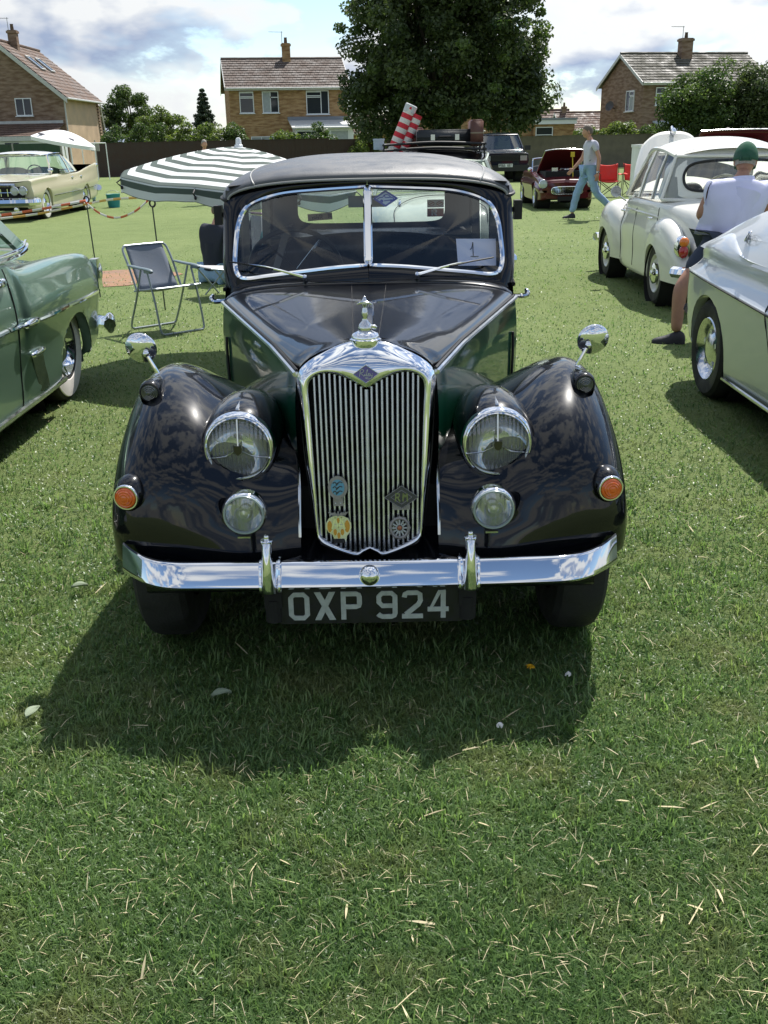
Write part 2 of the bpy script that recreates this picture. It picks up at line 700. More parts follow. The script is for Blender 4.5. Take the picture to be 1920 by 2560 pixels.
# ---- grass blades: dense near the camera, thinning out with distance
def blades(n_pts, x, y, L, w, tint_lo, tint_hi, flat=.75, bend=1.0):
    az = RNG.uniform(0, 2 * PI, n_pts)
    lean = np.clip(RNG.normal(flat, .25, n_pts), .1, 1.25)      # radians off vertical
    L = L * RNG.uniform(.55, 1.35, n_pts)
    w = w * RNG.uniform(.6, 1.3, n_pts)
    dx, dy = np.cos(az), np.sin(az)
    px, py = -dy, dx
    tw = RNG.uniform(-.8, .8, n_pts)                             # twist of the blade's face
    base = np.stack([x, y, np.zeros(n_pts)], 1)
    mid_h = L * .55
    l1 = lean * (1 - .3 * bend)
    mid = base + np.stack([dx * np.sin(l1) * mid_h, dy * np.sin(l1) * mid_h, np.cos(l1) * mid_h], 1)
    l2 = np.minimum(lean * (1 + .5 * bend), 1.75)
    tip = mid + np.stack([dx * np.sin(l2), dy * np.sin(l2), np.cos(l2)], 1) * (L * .45)[:, None]
    tip[:, 2] = np.maximum(tip[:, 2], .004)
    side = np.stack([px * np.cos(tw), py * np.cos(tw), np.sin(tw) * .6], 1) * (w / 2)[:, None]
    V = np.stack([base - side * .8, base + side * .8, mid + side, mid - side, tip], 1)
    tt = RNG.uniform(tint_lo, tint_hi, n_pts)
    o = (np.arange(n_pts) * 5)[:, None]
    tri = np.concatenate([o + [0, 1, 2], o + [0, 2, 3], o + [3, 2, 4]], 0)
    return V.reshape(-1, 3), tri, np.repeat(tt, 5)


def lawn_points(n, y0, y1, p):
    # sample distance so that near ground gets most blades
    u = RNG.uniform(0, 1, n)
    y = (y0 ** (1 - p) + u * (y1 ** (1 - p) - y0 ** (1 - p))) ** (1 / (1 - p))
    hw = .47 * (y + .5) + .18
    x = RNG.uniform(-1, 1, n) * hw
    return x, y


def clumped(x, y, amp=.05):
    k = len(x)
    return x + RNG.normal(0, amp, k), y + RNG.normal(0, amp, k)


parts = []
x, y = lawn_points(380000, 1.12, 30, 2.15)
parts.append(blades(len(x), x, y, .030 - .0004 * y, .0012 + .00085 * y, .05, .8, .95))
cxs, cys = lawn_points(2000, 1.12, 4.5, 1.8)
i = RNG.integers(0, 2000, 26000)
x, y = clumped(cxs[i], cys[i], .022)
parts.append(blades(len(x), x, y, .045 + .001 * y, .0022 + .0008 * y, .35, 1.0, .6))
# broad clover and daisy leaves between the blades
x, y = lawn_points(5200, 1.15, 4.5, 1.6)
parts.append(blades(len(x), x, y, .020, .012, .0, .35, 1.1))
oV, oT, oA, off = [], [], [], 0
for V_, T_, A_ in parts:
    oV.append(V_)
    oT.append(T_ + off)
    oA.append(A_)
    off += len(V_)
go = fast_mesh('grass', np.vstack(oV), np.vstack(oT), M_GRASS, {'tint': np.concatenate(oA)})
tag(go, 'short mown green grass covering the field', 'grass', kind='stuff')
# dry clippings and straw lying on the lawn
x, y = lawn_points(5200, 1.15, 7.5, 1.6)
V_, T_, A_ = blades(len(x), x, y, .034, .0013, 0, 1, 1.42, .25)
V_[:, 2] += .016
x2, y2 = lawn_points(230, 1.2, 4.6, 1.3)
x2 = np.where(RNG.uniform(0, 1, 230) < .62, np.abs(x2), x2)
x2, y2 = x2[:120], y2[:120]
V2, T2, A2 = blades(120, x2, y2, .055, .0050, 0, 1, 1.48, .08)
V2[:, 2] += .020
st = fast_mesh('dry_straw', np.vstack([V_, V2]), np.vstack([T_, T2 + len(V_)]), M_STRAW)
tag(st, 'pale dry straw and grass clippings strewn over the lawn', 'straw', kind='stuff')


# ------------------------------------------------------------------ trees and shrubs
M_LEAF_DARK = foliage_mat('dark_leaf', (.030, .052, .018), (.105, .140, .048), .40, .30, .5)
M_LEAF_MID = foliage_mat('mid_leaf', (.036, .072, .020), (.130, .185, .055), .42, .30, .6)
M_LEAF_LIGHT = foliage_mat('light_leaf', (.060, .105, .026), (.20, .255, .07), .45, .30, .8)
M_CONIFER = foliage_mat('conifer_leaf', (.022, .045, .022), (.065, .095, .05), .2, .25, .6)
M_BARK = mat('bark', (.075, .06, .045), .9, var=.3, vscale=10, bump=.6, bscale=25)


def leaf_cloud(name, centres, spread, per, size, parent, material, squash=.8, tint=(0, 1), seed=1):
    r = np.random.default_rng(seed)
    C_ = np.repeat(np.asarray(centres, float), per, 0)
    n = len(C_)
    d = r.normal(0, 1, (n, 3))
    d /= np.linalg.norm(d, axis=1)[:, None]
    rad = np.repeat(np.broadcast_to(spread, (len(centres),)), per) * r.uniform(.35, 1.05, n) ** .6
    P = C_ + d * rad[:, None] * np.array([1, 1, squash])
    # leaf: bent diamond, face turned at random but mostly outward and up
    nrm = d * .6 + r.normal(0, .6, (n, 3)) + np.array([0, 0, .35])
    nrm /= np.linalg.norm(nrm, axis=1)[:, None]
    t = np.cross(nrm, r.normal(0, 1, (n, 3)))
    t /= np.linalg.norm(t, axis=1)[:, None]
    b = np.cross(nrm, t)
    s = (size * r.uniform(.55, 1.35, n))[:, None]
    V = np.stack([P - t * s, P + b * s * .55 + nrm * s * .12, P + t * s, P - b * s * .55 + nrm * s * .12], 1).reshape(-1, 3)
    o = (np.arange(n) * 4)[:, None]
    tri = np.concatenate([o + [0, 1, 2], o + [0, 2, 3]], 0)
    cl = np.repeat(r.uniform(-.25, .25, len(centres)), per)
    tt = np.clip(r.uniform(tint[0], tint[1], n) + cl, 0, 1)
    ob = fast_mesh(name, V, tri, material, {'tint': np.repeat(tt, 4)})
    ob.parent = parent
    return ob


def shell_points(n, c, rad, seed, lo=.62, drop_low=0.0):
    r = np.random.default_rng(seed)
    out = []
    ph = r.uniform(0, 6.28, 6)
    while len(out) < n:
        d = r.normal(0, 1, 3)
        d /= np.linalg.norm(d)
        az = math.atan2(d[1], d[0])
        k = r.uniform(lo, 1.0) * (1 + .10 * math.sin(3 * az + ph[0]) * math.cos(2.2 * d[2] + ph[1]) + .08 * math.sin(5 * az + 4 * d[2] + ph[2]))
        if d[2] < -.55 and r.uniform() < drop_low:
            continue
        out.append(np.array(c) + d * k * np.array(rad))
    return np.array(out)


def limbs(base_r, h, pts, root, name='trunk', seed=1, n_limb=14, fork=.35):
    r = np.random.default_rng(seed)
    mb = MB()
    tr = [(0, 0, -.1), (.02 * h * .3, 0, h * fork * .5), (0, .03, h * fork), (.05, 0, h * .75)]
    mb.tube(cr(tr, 10), np.linspace(base_r * 1.25, base_r * .35, 10), 8)
    mb.build('trunk', M_BARK, root)
    mb = MB()
    for i in r.choice(len(pts), min(n_limb, len(pts)), replace=False):
        s = np.array([0, 0, h * r.uniform(fork * .8, .62)])
        e = pts[i]
        md = (s + e) / 2 + r.normal(0, .15, 3) + np.array([0, 0, .2])
        mb.tube(cr([s, md, e], 7), np.linspace(base_r * .35, .03, 7), 6)
    mb.build('branch', M_BARK, root)


def tree(name, label, loc, rad, cz, nclus, per, size, spread, material, seed, trunk_r=.2, lo=.6, group=None, tint=(0, 1), trunk=True):
    t = thing(name, label, 'tree', loc, 0, group)
    pts = shell_points(nclus, (0, 0, cz), rad, seed, lo, .5)
    leaf_cloud('crown', pts, spread, per, size, t, material, tint=tint, seed=seed + 5)
    if trunk:
        limbs(trunk_r, cz, pts, t, seed=seed)
    return t


def px_at(px, y):
    """world x of a photograph column at distance y (near the horizon)"""
    return (px - 960) / F_PX * y * math.cos(PITCH)


# the big dark tree in the middle distance
BT = thing('broadleaf_tree', 'large dark broadleaf tree standing beside the middle brick house', 'tree', (3.35, 50, 0))
pts = np.vstack([shell_points(210, (0, 0, 5.7), (4.5, 4.2, 4.3), 3, .50, .2),
                 shell_points(60, (-.6, 0, 8.2), (3.6, 3.4, 3.0), 4, .5, .6),
                 shell_points(26, (-3.0, 0, 3.4), (2.0, 2.2, 1.7), 8, .5, .0),
                 shell_points(24, (2.7, 0, 3.3), (1.8, 2.2, 1.5), 9, .5, .0)])
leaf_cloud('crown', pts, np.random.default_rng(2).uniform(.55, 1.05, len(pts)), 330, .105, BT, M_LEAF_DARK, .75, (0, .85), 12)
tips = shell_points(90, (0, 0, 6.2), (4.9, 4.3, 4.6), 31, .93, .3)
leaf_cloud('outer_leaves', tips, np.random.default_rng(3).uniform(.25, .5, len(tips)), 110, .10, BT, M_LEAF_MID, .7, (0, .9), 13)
limbs(.34, 6.0, pts, BT, seed=5, n_limb=26, fork=.30)

tree('round_tree', 'round mid green tree behind the hedge left of the middle house', (px_at(345, 84), 84, 0), (2.0, 1.8, 2.1), 3.7, 60, 240, .10, .55, M_LEAF_MID, 21)
tree('small_tree', 'low pale bushy tree at the right of the round tree', (px_at(425, 78), 78, 0), (1.7, 1.5, 1.3), 2.7, 36, 200, .09, .5, M_LEAF_LIGHT, 22)
tree('background_tree', 'dark spreading tree behind the corner of the left house', (px_at(262, 82), 82, 0), (1.6, 1.6, 1.9), 2.9, 34, 200, .10, .5, M_LEAF_DARK, 23)


def conifer(loc, h, r0, seed):
    t = thing('conifer_tree', 'tiered dark conifer tree left of the middle house', 'tree', loc)
    r = np.random.default_rng(seed)
    pts, sp = [], []
    for k in range(17):
        f = k / 16
        z = .9 + f * (h - 1.0)
        rr_ = r0 * (1 - f) ** .85 * r.uniform(.70, 1.12) + .06
        nb = max(4, int(9 * (1 - f)) + 3)
        for j in range(nb):
            az = 2 * PI * j / nb + r.uniform(-.3, .3)
            for q in (.3, .55, .8, 1.0):
                pts.append((rr_ * q * math.cos(az), rr_ * q * math.sin(az), z - .18 * q * rr_))
                sp.append(.34 * (1 - f * .55))
    leaf_cloud('crown', pts, np.array(sp), 46, .095, t, M_CONIFER, .75, seed=seed)
    mb = MB()
    mb.tube([(0, 0, -.1), (0, 0, h * .5), (0, 0, h)], [.16, .09, .02], 7)
    mb.build('trunk', M_BARK, t)


conifer((px_at(533, 88), 88, 0), 5.9, 1.35, 41)


def shrub(name, label, px, y, w, h, n, material, seed, size=.075, cat='shrub', group=None, tint=(0, 1)):
    t = thing(name, label, cat, (px_at(px, y), y, 0), 0, group)
    pts = shell_points(n, (0, 0, h * .5), (w * .46, .8, h * .46), seed, .55)
    leaf_cloud('foliage', pts, .38, 170, size, t, material, seed=seed, tint=tint)
    mb = MB()
    r = np.random.default_rng(seed)
    for k in range(5):
        e = pts[r.integers(0, n)]
        mb.tube(cr([(r.uniform(-.2, .2), 0, -.05), e * .5 + np.array([0, 0, .1]), e], 5), [.04, .035, .03, .02, .012], 5)
    mb.build('stem', M_BARK, t)


HG = 'shrubs growing over the brown fence'
shrub('shrub', 'dark shrub beside the left house, at the left end of the hedge', 300, 61, 1.7, 2.7, 22, M_LEAF_MID, 51, group=HG)
shrub('shrub', 'broad leafy shrub in the middle of the hedge above the brown fence', 395, 61, 2.8, 3.0, 38, M_LEAF_MID, 52, group=HG, tint=(.1, 1))
shrub('shrub', 'pale shrub between the broad shrub and the conifer', 475, 61, 2.0, 2.85, 26, M_LEAF_LIGHT, 53, group=HG)
shrub('shrub', 'leafy shrub below the conifer', 545, 61, 2.1, 2.7, 28, M_LEAF_LIGHT, 54, group=HG)
shrub('shrub', 'rounded shrub against the left corner of the middle house', 607, 61, 1.9, 2.85, 26, M_LEAF_MID, 55, group=HG, tint=(.2, 1))
shrub('shrub', 'light green shrub under the middle window of the middle house', 735, 61, 2.2, 2.45, 26, M_LEAF_LIGHT, 56, group=HG)
shrub('shrub', 'dense dark shrub in front of the middle house porch', 818, 61, 2.3, 2.6, 30, M_LEAF_MID, 57, group=HG, tint=(0, .6))
shrub('shrub', 'yellow green shrub at the foot of the big tree', 935, 60, 2.0, 2.0, 22, M_LEAF_LIGHT, 58, group=HG, tint=(.3, 1))
shrub('garden_bush', 'bright green bush in front of the right hand house', 1570, 60.5, 2.4, 2.75, 30, M_LEAF_LIGHT, 61)
shrub('garden_bush', 'clipped low hedge left of the bright green bush', 1490, 60.5, 2.6, 2.25, 28, M_LEAF_LIGHT, 62, tint=(0, .7))
shrub('garden_bush', 'low dark hedge right of the bright green bush', 1645, 60.5, 2.2, 2.3, 24, M_LEAF_MID, 63)
tree('bushy_tree', 'dense bushy tree covering the right side of the right hand house', (px_at(1765, 54), 54, 0), (2.2, 1.9, 2.1), 2.75, 92, 260, .085, .6, M_LEAF_MID, 71, lo=.45)
tree('bushy_tree', 'dark bushy tree at the far right edge', (px_at(1905, 53), 53, 0), (1.75, 1.9, 2.2), 2.7, 76, 260, .085, .6, M_LEAF_DARK, 72, lo=.45, tint=(.1, 1))
tree('shade_tree', 'low dark tree in the gap between the two right hand bushy trees', (px_at(1835, 57), 57, 0), (1.8, 1.4, 1.4), 1.7, 56, 220, .085, .6, M_LEAF_DARK, 73, lo=.4)


# ------------------------------------------------------------------ fences
def board_mat(name, col, var=.25):
    return mat(name, col, .85, var=var, vscale=2.5, bump=.4, bscale=30)


M_FENCE_BROWN = board_mat('brown_fence', (.055, .035, .028))
M_FENCE_GREY = board_mat('grey_fence', (.165, .145, .115))
M_FENCE_GREEN = board_mat('green_fence', (.030, .062, .035))
M_POST = mat('concrete_post', (.30, .29, .26), .9, var=.15, bump=.3)


def fence(name, label, a, b, h, material, cap=True, pw=1.83, nb=14, post=None):
    a, b = np.array(a, float), np.array(b, float)
    L = np.linalg.norm(b - a)
    t = thing(name, label, 'fence', (a[0], a[1], 0), math.atan2(b[1] - a[1], b[0] - a[0]))
    n = max(1, round(L / pw))
    w = L / n
    shared = None
    r = random.Random(5)
    mb = MB()
    bw = (w - .06) / nb
    for k in range(nb):
        mb.box((.03 + bw * (k + .5), .012 * (k % 2), h / 2), (bw * 1.02, .018, h))
    mb.box((w / 2, .035, h * .3), (w - .04, .03, .08))
    mb.box((w / 2, .035, h * .8), (w - .04, .03, .08))
    if cap:
        mb.box((w / 2, 0, h + .012), (w, .07, .024))
    shared = mb.build('fence_panel', material, t, smooth=False)
    for i in range(1, n):
        c = shared.copy()
        COL.objects.link(c)
        c.parent = t
        c.location = (w * i, 0, r.uniform(-.035, .035))
    mb = MB()
    mb.box((0, .02, h / 2 + .03), (.09, .09, h + .06))
    p = mb.build('fence_post', post or material, t, smooth=False)
    for i in range(1, n + 1):
        c = p.copy()
        COL.objects.link(c)
        c.parent = t
        c.location = (w * i, 0, 0)
    return t


fence('garden_fence', 'tall dark brown board fence along the field behind the parasol', (-15.3, 57.2), (2.6, 60.5), 1.75, M_FENCE_BROWN)
fence('garden_fence', 'weathered grey board fence on the right behind the walking man', (2.7, 58.4), (17.4, 55.0), 1.66, M_FENCE_GREY)
fence('garden_fence', 'dark green panel fence with pale posts behind the cream saloon', (-31, 58.5), (-17.5, 58.0), 1.78, M_FENCE_GREEN, cap=False, pw=2.75, post=M_POST)


# ------------------------------------------------------------------ houses
def brick_mat(name, c1, c2, mortar):
    m, nt, b = base_mat(name)
    nd, lk = nt.nodes, nt.links
    t = nd.new('ShaderNodeTexCoord')
    sp = nd.new('ShaderNodeSeparateXYZ')
    lk.new(t.outputs['Object'], sp.inputs[0])
    cb = nd.new('ShaderNodeCombineXYZ')
    lk.new(mth(nd, lk, 'ADD', sp.outputs[0], sp.outputs[1]), cb.inputs[0])
    lk.new(sp.outputs[2], cb.inputs[1])
    br = nd.new('ShaderNodeTexBrick')
    br.inputs['Scale'].default_value = 1
    br.inputs['Brick Width'].default_value = .225
    br.inputs['Row Height'].default_value = .075
    br.inputs['Mortar Size'].default_value = .008
    br.inputs['Color1'].default_value = (*c1, 1)
    br.inputs['Color2'].default_value = (*c2, 1)
    br.inputs['Mortar'].default_value = (*mortar, 1)
    lk.new(cb.outputs[0], br.inputs['Vector'])
    # odd darker bricks in streaks
    mp = nd.new('ShaderNodeMapping')
    mp.inputs['Scale'].default_value = (1.6, 7, 1)
    lk.new(cb.outputs[0], mp.inputs[0])
    n = nd.new('ShaderNodeTexNoise')
    n.inputs['Scale'].default_value = 1.0
    n.inputs['Detail'].default_value = 4
    lk.new(mp.outputs[0], n.inputs['Vector'])
    mx = nd.new('ShaderNodeMix')
    mx.data_type = 'RGBA'
    mx.blend_type = 'MULTIPLY'
    lk.new(ramp(nd, lk, n.outputs[0], [(.38, (.62, .55, .50)), (.58, (1, 1, 1))]), mx.inputs[7])
    mx.inputs[0].default_value = 1
    lk.new(br.outputs[0], mx.inputs[6])
    lk.new(mx.outputs[2], b.inputs['Base Color'])
    setp(b, rough=.9, spec=.2)
    return m


M_BRICK_BUFF = brick_mat('buff_brick', (.43, .27, .13), (.36, .215, .105), (.36, .27, .17))
M_BRICK_BROWN = brick_mat('brown_brick', (.30, .21, .15), (.25, .17, .125), (.24, .19, .15))
M_TILE_GREY = mat('grey_brown_tile', (.105, .080, .066), .85, var=.35, vscale=1.6)
M_TILE_GREEN = mat('grey_green_tile', (.085, .080, .062), .85, var=.35, vscale=1.6)
M_TILE_RED = mat('red_brown_tile', (.115, .072, .05), .85, var=.35, vscale=1.6)
M_TILE_DARK = mat('dark_brown_tile', (.12, .075, .055), .85, var=.3, vscale=2)
M_UPVC = mat('white_window_frame', (.72, .74, .76), .4)
M_FASCIA = mat('grey_white_fascia', (.50, .51, .49), .6, var=.1)
M_PANE = mat('dark_window_pane', (.03, .035, .042), .05, spec=.6)
M_CURTAIN = mat('net_curtain', (.34, .37, .39), .75, var=.15, vscale=6)
M_RENDER = mat('sandy_render', (.50, .36, .24), .9, var=.15, vscale=1.2)
M_LEAD = mat('lead_flashing', (.20, .22, .25), .55)
M_ALU = mat('aerial_metal', (.30, .31, .32), .4, .8)
M_DISH = mat('satellite_dish_grey', (.08, .08, .085), .6)


def window(house, x, z, w, h, y=0, panes=((0, 0, 1, 1, 0),), ang=0.0, sill=True, mats=None):
    """frame in the plane y (local, facing -y); panes: fractions x0, z0, x1, z1, kind"""
    R = rotz(ang)
    fr = MB()
    P = lambda a, b, c: np.array((x, y, z)) + R @ np.array((a, b, c))
    fw_ = .055
    for (sx, sz, cx_, cz_) in ((w, fw_, 0, h / 2 - fw_ / 2), (w, fw_, 0, -h / 2 + fw_ / 2), (fw_, h - 2 * fw_, -w / 2 + fw_ / 2, 0), (fw_, h - 2 * fw_, w / 2 - fw_ / 2, 0)):
        fr.box(P(cx_, -.03, cz_), (sx, .06, sz), R)
    for (x0, z0, x1, z1, k) in panes:
        if x0 > .02:
            fr.box(P((x0 - .5) * w, -.03, ((z0 + z1) / 2 - .5) * h), (.05, .058, (z1 - z0) * h - .11), R)
        if z0 > .02:
            fr.box(P(((x0 + x1) / 2 - .5) * w, -.03, (z0 - .5) * h), ((x1 - x0) * w - .11, .056, .05), R)
        if k == 2:    # an opening casement has its own fatter frame
            for q in (z0 + .06, z1 - .06):
                fr.box(P(((x0 + x1) / 2 - .5) * w, -.055, (q - .5) * h), ((x1 - x0) * w - .08, .03, .05), R)
    if sill:
        fr.box(P(0, -.07, -h / 2 - .03), (w + .12, .14, .05), R)
    f = fr.build('window', M_UPVC, house, smooth=False)
    for (x0, z0, x1, z1, k) in panes:
        pm = MB()
        pm.box(P(((x0 + x1) / 2 - .5) * w, -.012, ((z0 + z1) / 2 - .5) * h), ((x1 - x0) * w - .03, .012, (z1 - z0) * h - .03), R)
        pm.build('pane', M_CURTAIN if k == 1 else M_PANE, f, smooth=False)
    return f


def tile_roof(house, x0, x1, e, rdg, material, rows, cols, name='roof_tiles', seed=1):
    """sloping face from eaves line (y,z)=e to ridge line (y,z)=rdg; overlapping courses of single tiles"""
    r = random.Random(seed)
    mb = MB()
    e, rdg = np.array(e, float), np.array(rdg, float)
    d = (rdg - e) / rows
    L = np.linalg.norm(d)
    nrm = np.array([-d[1], d[0]]) / L
    if nrm[1] < 0:
        nrm = -nrm
    tw = (x1 - x0) / cols
    for i in range(rows):
        off = .5 * tw * (i % 2)
        for j in range(cols + (i % 2)):
            xa = max(x0, x0 + j * tw - off) + .008
            xb = min(x1, x0 + (j + 1) * tw - off) - .008
            lift = .055 + r.uniform(-.008, .014)
            p0 = e + d * i + nrm * lift
            p1 = e + d * (i + 1.12) + nrm * .012
            q0 = e + d * i + nrm * .0
            V = [(xa, p0[0], p0[1]), (xb, p0[0], p0[1]), (xb, p1[0], p1[1]), (xa, p1[0], p1[1]), (xa, q0[0], q0[1]), (xb, q0[0], q0[1])]
            mb.add(V, [(0, 1, 2, 3), (4, 5, 1, 0), (0, 3, 4), (1, 5, 2)])
    o = mb.build(name, material, house, smooth=False, recalc=False)
    o['kind'] = 'stuff'
    return o


def chimney(house, x, y, z, w, h, material, aerial=True, pot=True):
    mb = MB()
    mb.box((x, y, z + h / 2), (w, w * .8, h))
    mb.box((x, y, z + h - .12), (w + .12, w * .8 + .12, .14))
    c = mb.build('chimney', material, house, smooth=False)
    if pot:
        mb = MB()
        mb.lathe([(.11, 0), (.12, .08), (.10, .3), (.12, .36), (.0, .36)], (x, y, z + h), n=10)
        mb.build('chimney_pot', M_TILE_RED, c)
    if aerial:
        mb = MB()
        mb.tube([(x - .25, y, z + .2), (x - .25, y, z + h + .75)], .022, 5)
        mb.tube([(x - .15, y, z + h + .7), (x - 1.15, y, z + h + .72)], .016, 4)
        for k in range(9):
            mb.tube([(x - .3 - .09 * k, y - .18, z + h + .71), (x - .3 - .09 * k, y + .18, z + h + .71)], .008, 4)
        mb.build('aerial', M_ALU, house)
    return c


def gable_house(name, label, loc, rz, w, d, eaves, ridge, brick, tilemat, rows, cols, ovh=.35, gable_front=False, barge=M_FASCIA, side=None):
    """ridge runs along local x; front wall at y=0, back at y=d"""
    t = thing(name, label, 'house', loc, rz)
    mb = MB()
    m = d / 2
    mb.grid([[(0, 0, -.1), (0, 0, eaves)], [(w, 0, -.1), (w, 0, eaves)]])
    mb.grid([[(0, d, -.1), (0, d, eaves)], [(w, d, -.1), (w, d, eaves)]])
    for x_ in (0, w):
        if side and x_ == w:
            continue
        mb.add([(x_, 0, -.1), (x_, d, -.1), (x_, d, eaves), (x_, m, ridge), (x_, 0, eaves)], [(0, 1, 2, 3, 4)])
    mb.build('wall', brick, t, smooth=False)
    if side:
        mb = MB()
        mb.add([(w, 0, -.1), (w, d, -.1), (w, d, eaves), (w, m, ridge), (w, 0, eaves)], [(0, 1, 2, 3, 4)])
        mb.build('end_wall', side, t, smooth=False)
    sl_ = (ridge - eaves) / m
    ey = -ovh
    ez = eaves - ovh * sl_ + .1
    tile_roof(t, -.25, w + .25, (ey, ez), (m, ridge + .1), tilemat, rows, cols)
    mb = MB()
    mb.grid([[(-.25, d + ovh, ez), (-.25, m, ridge + .1)], [(w + .25, d + ovh, ez), (w + .25, m, ridge + .1)]])
    mb.grid([[(-.2, ey + .05, ez - .02), (-.2, m, ridge + .06)], [(w + .2, ey + .05, ez - .02), (w + .2, m, ridge + .06)]])
    mb.tube([(-.25, m, ridge + .14), (w + .25, m, ridge + .14)], .10, 6)
    mb.build('roof_deck', tilemat, t, smooth=False)
    mb = MB()
    mb.box((w / 2, ey + .02, ez - .06), (w + .44, .03, .17))
    mb.tube([(-.2, ey - .05, ez - .02), (w + .2, ey - .05, ez - .02)], .055, 6)
    mb.build('gutter', barge, t, smooth=False)
    for x_ in (-.26, w + .26):
        mb = MB()
        for (ya, yb) in ((ey, m), (d + ovh, m)):
            za = ez
            mb.add([(x_ - .02, ya, za - .16), (x_ - .02, yb, ridge - .1), (x_ - .02, yb, ridge + .12), (x_ - .02, ya, za + .06),
                    (x_ + .02, ya, za - .16), (x_ + .02, yb, ridge - .1), (x_ + .02, yb, ridge + .12), (x_ + .02, ya, za + .06)],
                   [(0, 1, 2, 3), (7, 6, 5, 4), (0, 4, 5, 1), (1, 5, 6, 2), (2, 6, 7, 3), (3, 7, 4, 0)])
        mb.build('bargeboard', barge, t, smooth=False)
    return t


# middle house
A10 = math.radians(10.4)
HM = gable_house('brick_house', 'buff brick house with brown tiled roof left of the big tree', (-9.85, 71.3, 0), A10, 8.0, 7.2, 5.15, 7.0, M_BRICK_BUFF, M_TILE_GREY, 12, 32)
window(HM, 1.15, 4.2, .95, 1.35, 0, ((0, 0, 1, .7, 0), (0, .7, 1, 1, 2)))
window(HM, 2.75, 4.2, 1.1, 1.35, 0, ((0, 0, .5, 1, 1), (.5, 0, 1, .72, 0), (.5, .72, 1, 1, 0)))
window(HM, 5.95, 4.15, 1.55, 1.5, 0, ((0, 0, .65, .72, 0), (0, .72, .65, 1, 2), (.65, 0, 1, 1, 0)))
window(HM, 2.3, 1.45, 2.0, 1.2, 0, ((0, 0, .35, 1, 1), (.35, 0, 1, 1, 1)))
chimney(HM, 4.3, 3.4, 6.75, .55, 1.35, M_BRICK_BUFF)
mb = MB()
mb.box((6.1, -1.0, 1.35), (3.9, 2.0, 2.7))
PO = mb.build('porch', M_UPVC, HM, smooth=False)
mb = MB()
mb.add([(3.9, -2.3, 2.55), (8.3, -2.3, 2.55), (8.3, 0, 3.05), (3.9, 0, 3.05), (3.9, -2.3, 2.47), (8.3, -2.3, 2.47), (8.3, 0, 2.97), (3.9, 0, 2.97)],
       [(0, 1, 2, 3), (7, 6, 5, 4), (0, 4, 5, 1), (1, 5, 6, 2), (3, 2, 6, 7), (0, 3, 7, 4)])
mb.build('porch_roof', M_FASCIA, HM, smooth=False)
mb = MB()
mb.box((6.0, -.03, 3.15), (4.3, .05, .22))
mb.build('flashing', M_LEAD, HM, smooth=False)
window(HM, 7.1, 2.0, 1.25, .75, -2.0, ((0, 0, 1, 1, 1),))
window(HM, 5.2, 1.7, 2.0, 1.3, -2.0, ((0, 0, .5, 1, 0), (.5, 0, 1, 1, 0)))

# left house: gable end towards the field
HL_X = -27.5
t = HLH = thing('brick_house', 'brown brick house at far left with gable, chimney and tiled lean-to', 'house', (HL_X, 68, 0))
w_, d_, ev, rd = 7.5, 8.2, 4.75, 7.85
mb = MB()
mb.add([(0, 0, -.1), (w_, 0, -.1), (w_, 0, ev), (w_ / 2, 0, rd), (0, 0, ev)], [(0, 1, 2, 3, 4)])
mb.add([(0, d_, -.1), (w_, d_, -.1), (w_, d_, ev), (w_ / 2, d_, rd), (0, d_, ev)], [(4, 3, 2, 1, 0)])
mb.grid([[(0, 0, -.1), (0, 0, ev)], [(0, d_, -.1), (0, d_, ev)]])
mb.build('wall', M_BRICK_BROWN, t, smooth=False)
mb = MB()
mb.add([(w_, 0, -.1), (w_, d_ + 1.6, -.1), (w_, d_ + .2, ev), (w_, 0, ev)], [(0, 1, 2, 3)])
mb.build('side_wall', M_RENDER, t, smooth=False)
mb = MB()
for k in range(13):
    mb.box((w_ + .06, d_ - .15 + .02 * k, ev - .25 - k * .2), (.10, .50 - .032 * k, .11))
q_ = mb.build('brick_toothing', M_BRICK_BROWN, t, smooth=False)
mb = MB()
mb.tube([(w_ + .1, d_ + .3, ev - .1), (w_ + .1, d_ + 1.75, .3)], .05, 6)
mb.build('drainpipe', M_FASCIA, t)
mb = MB()
mb.tube([(w_ + .06, .05, ev), (w_ + .06, .05, 0)], .05, 6)
mb.build('drainpipe', M_FASCIA, t)
ovh = .35
k_ = (rd - ev) / (w_ / 2)
# right slope is a tiled face running back; build it as a roof along y
mb = MB()
r_ = random.Random(3)
rows, cols = 14, 26
for i_ in range(rows):
    for j_ in range(cols):
        f0, f1 = i_ / rows, (i_ + 1.1) / rows
        xa = w_ + ovh - f0 * (w_ / 2 + ovh)
        xb = w_ + ovh - f1 * (w_ / 2 + ovh)
        za = ev - ovh * k_ + f0 * (w_ / 2 + ovh) * k_ + .14 + r_.uniform(-.01, .015)
        zb = ev - ovh * k_ + f1 * (w_ / 2 + ovh) * k_ + .10
        ya, yb = -.3 + (d_ + .6) * j_ / cols + .008, -.3 + (d_ + .6) * (j_ + 1) / cols - .008
        mb.add([(xa, ya, za), (xa, yb, za), (xb, yb, zb), (xb, ya, zb), (xa, ya, za - .05), (xa, yb, za - .05)], [(0, 1, 2, 3), (4, 5, 1, 0)])
o_ = mb.build('roof_tiles', M_TILE_RED, t, smooth=False, recalc=False)
o_['kind'] = 'stuff'
mb = MB()
for sx in (1, -1):
    X = lambda q: w_ / 2 + sx * q
    mb.grid([[(X(w_ / 2 + ovh), -.3, ev - ovh * k_ + .08), (X(0), -.3, rd + .08)], [(X(w_ / 2 + ovh), d_ + .3, ev - ovh * k_ + .08), (X(0), d_ + .3, rd + .08)]])
mb.tube([(w_ / 2, -.3, rd + .16), (w_ / 2, d_ + .3, rd + .16)], .09, 6)
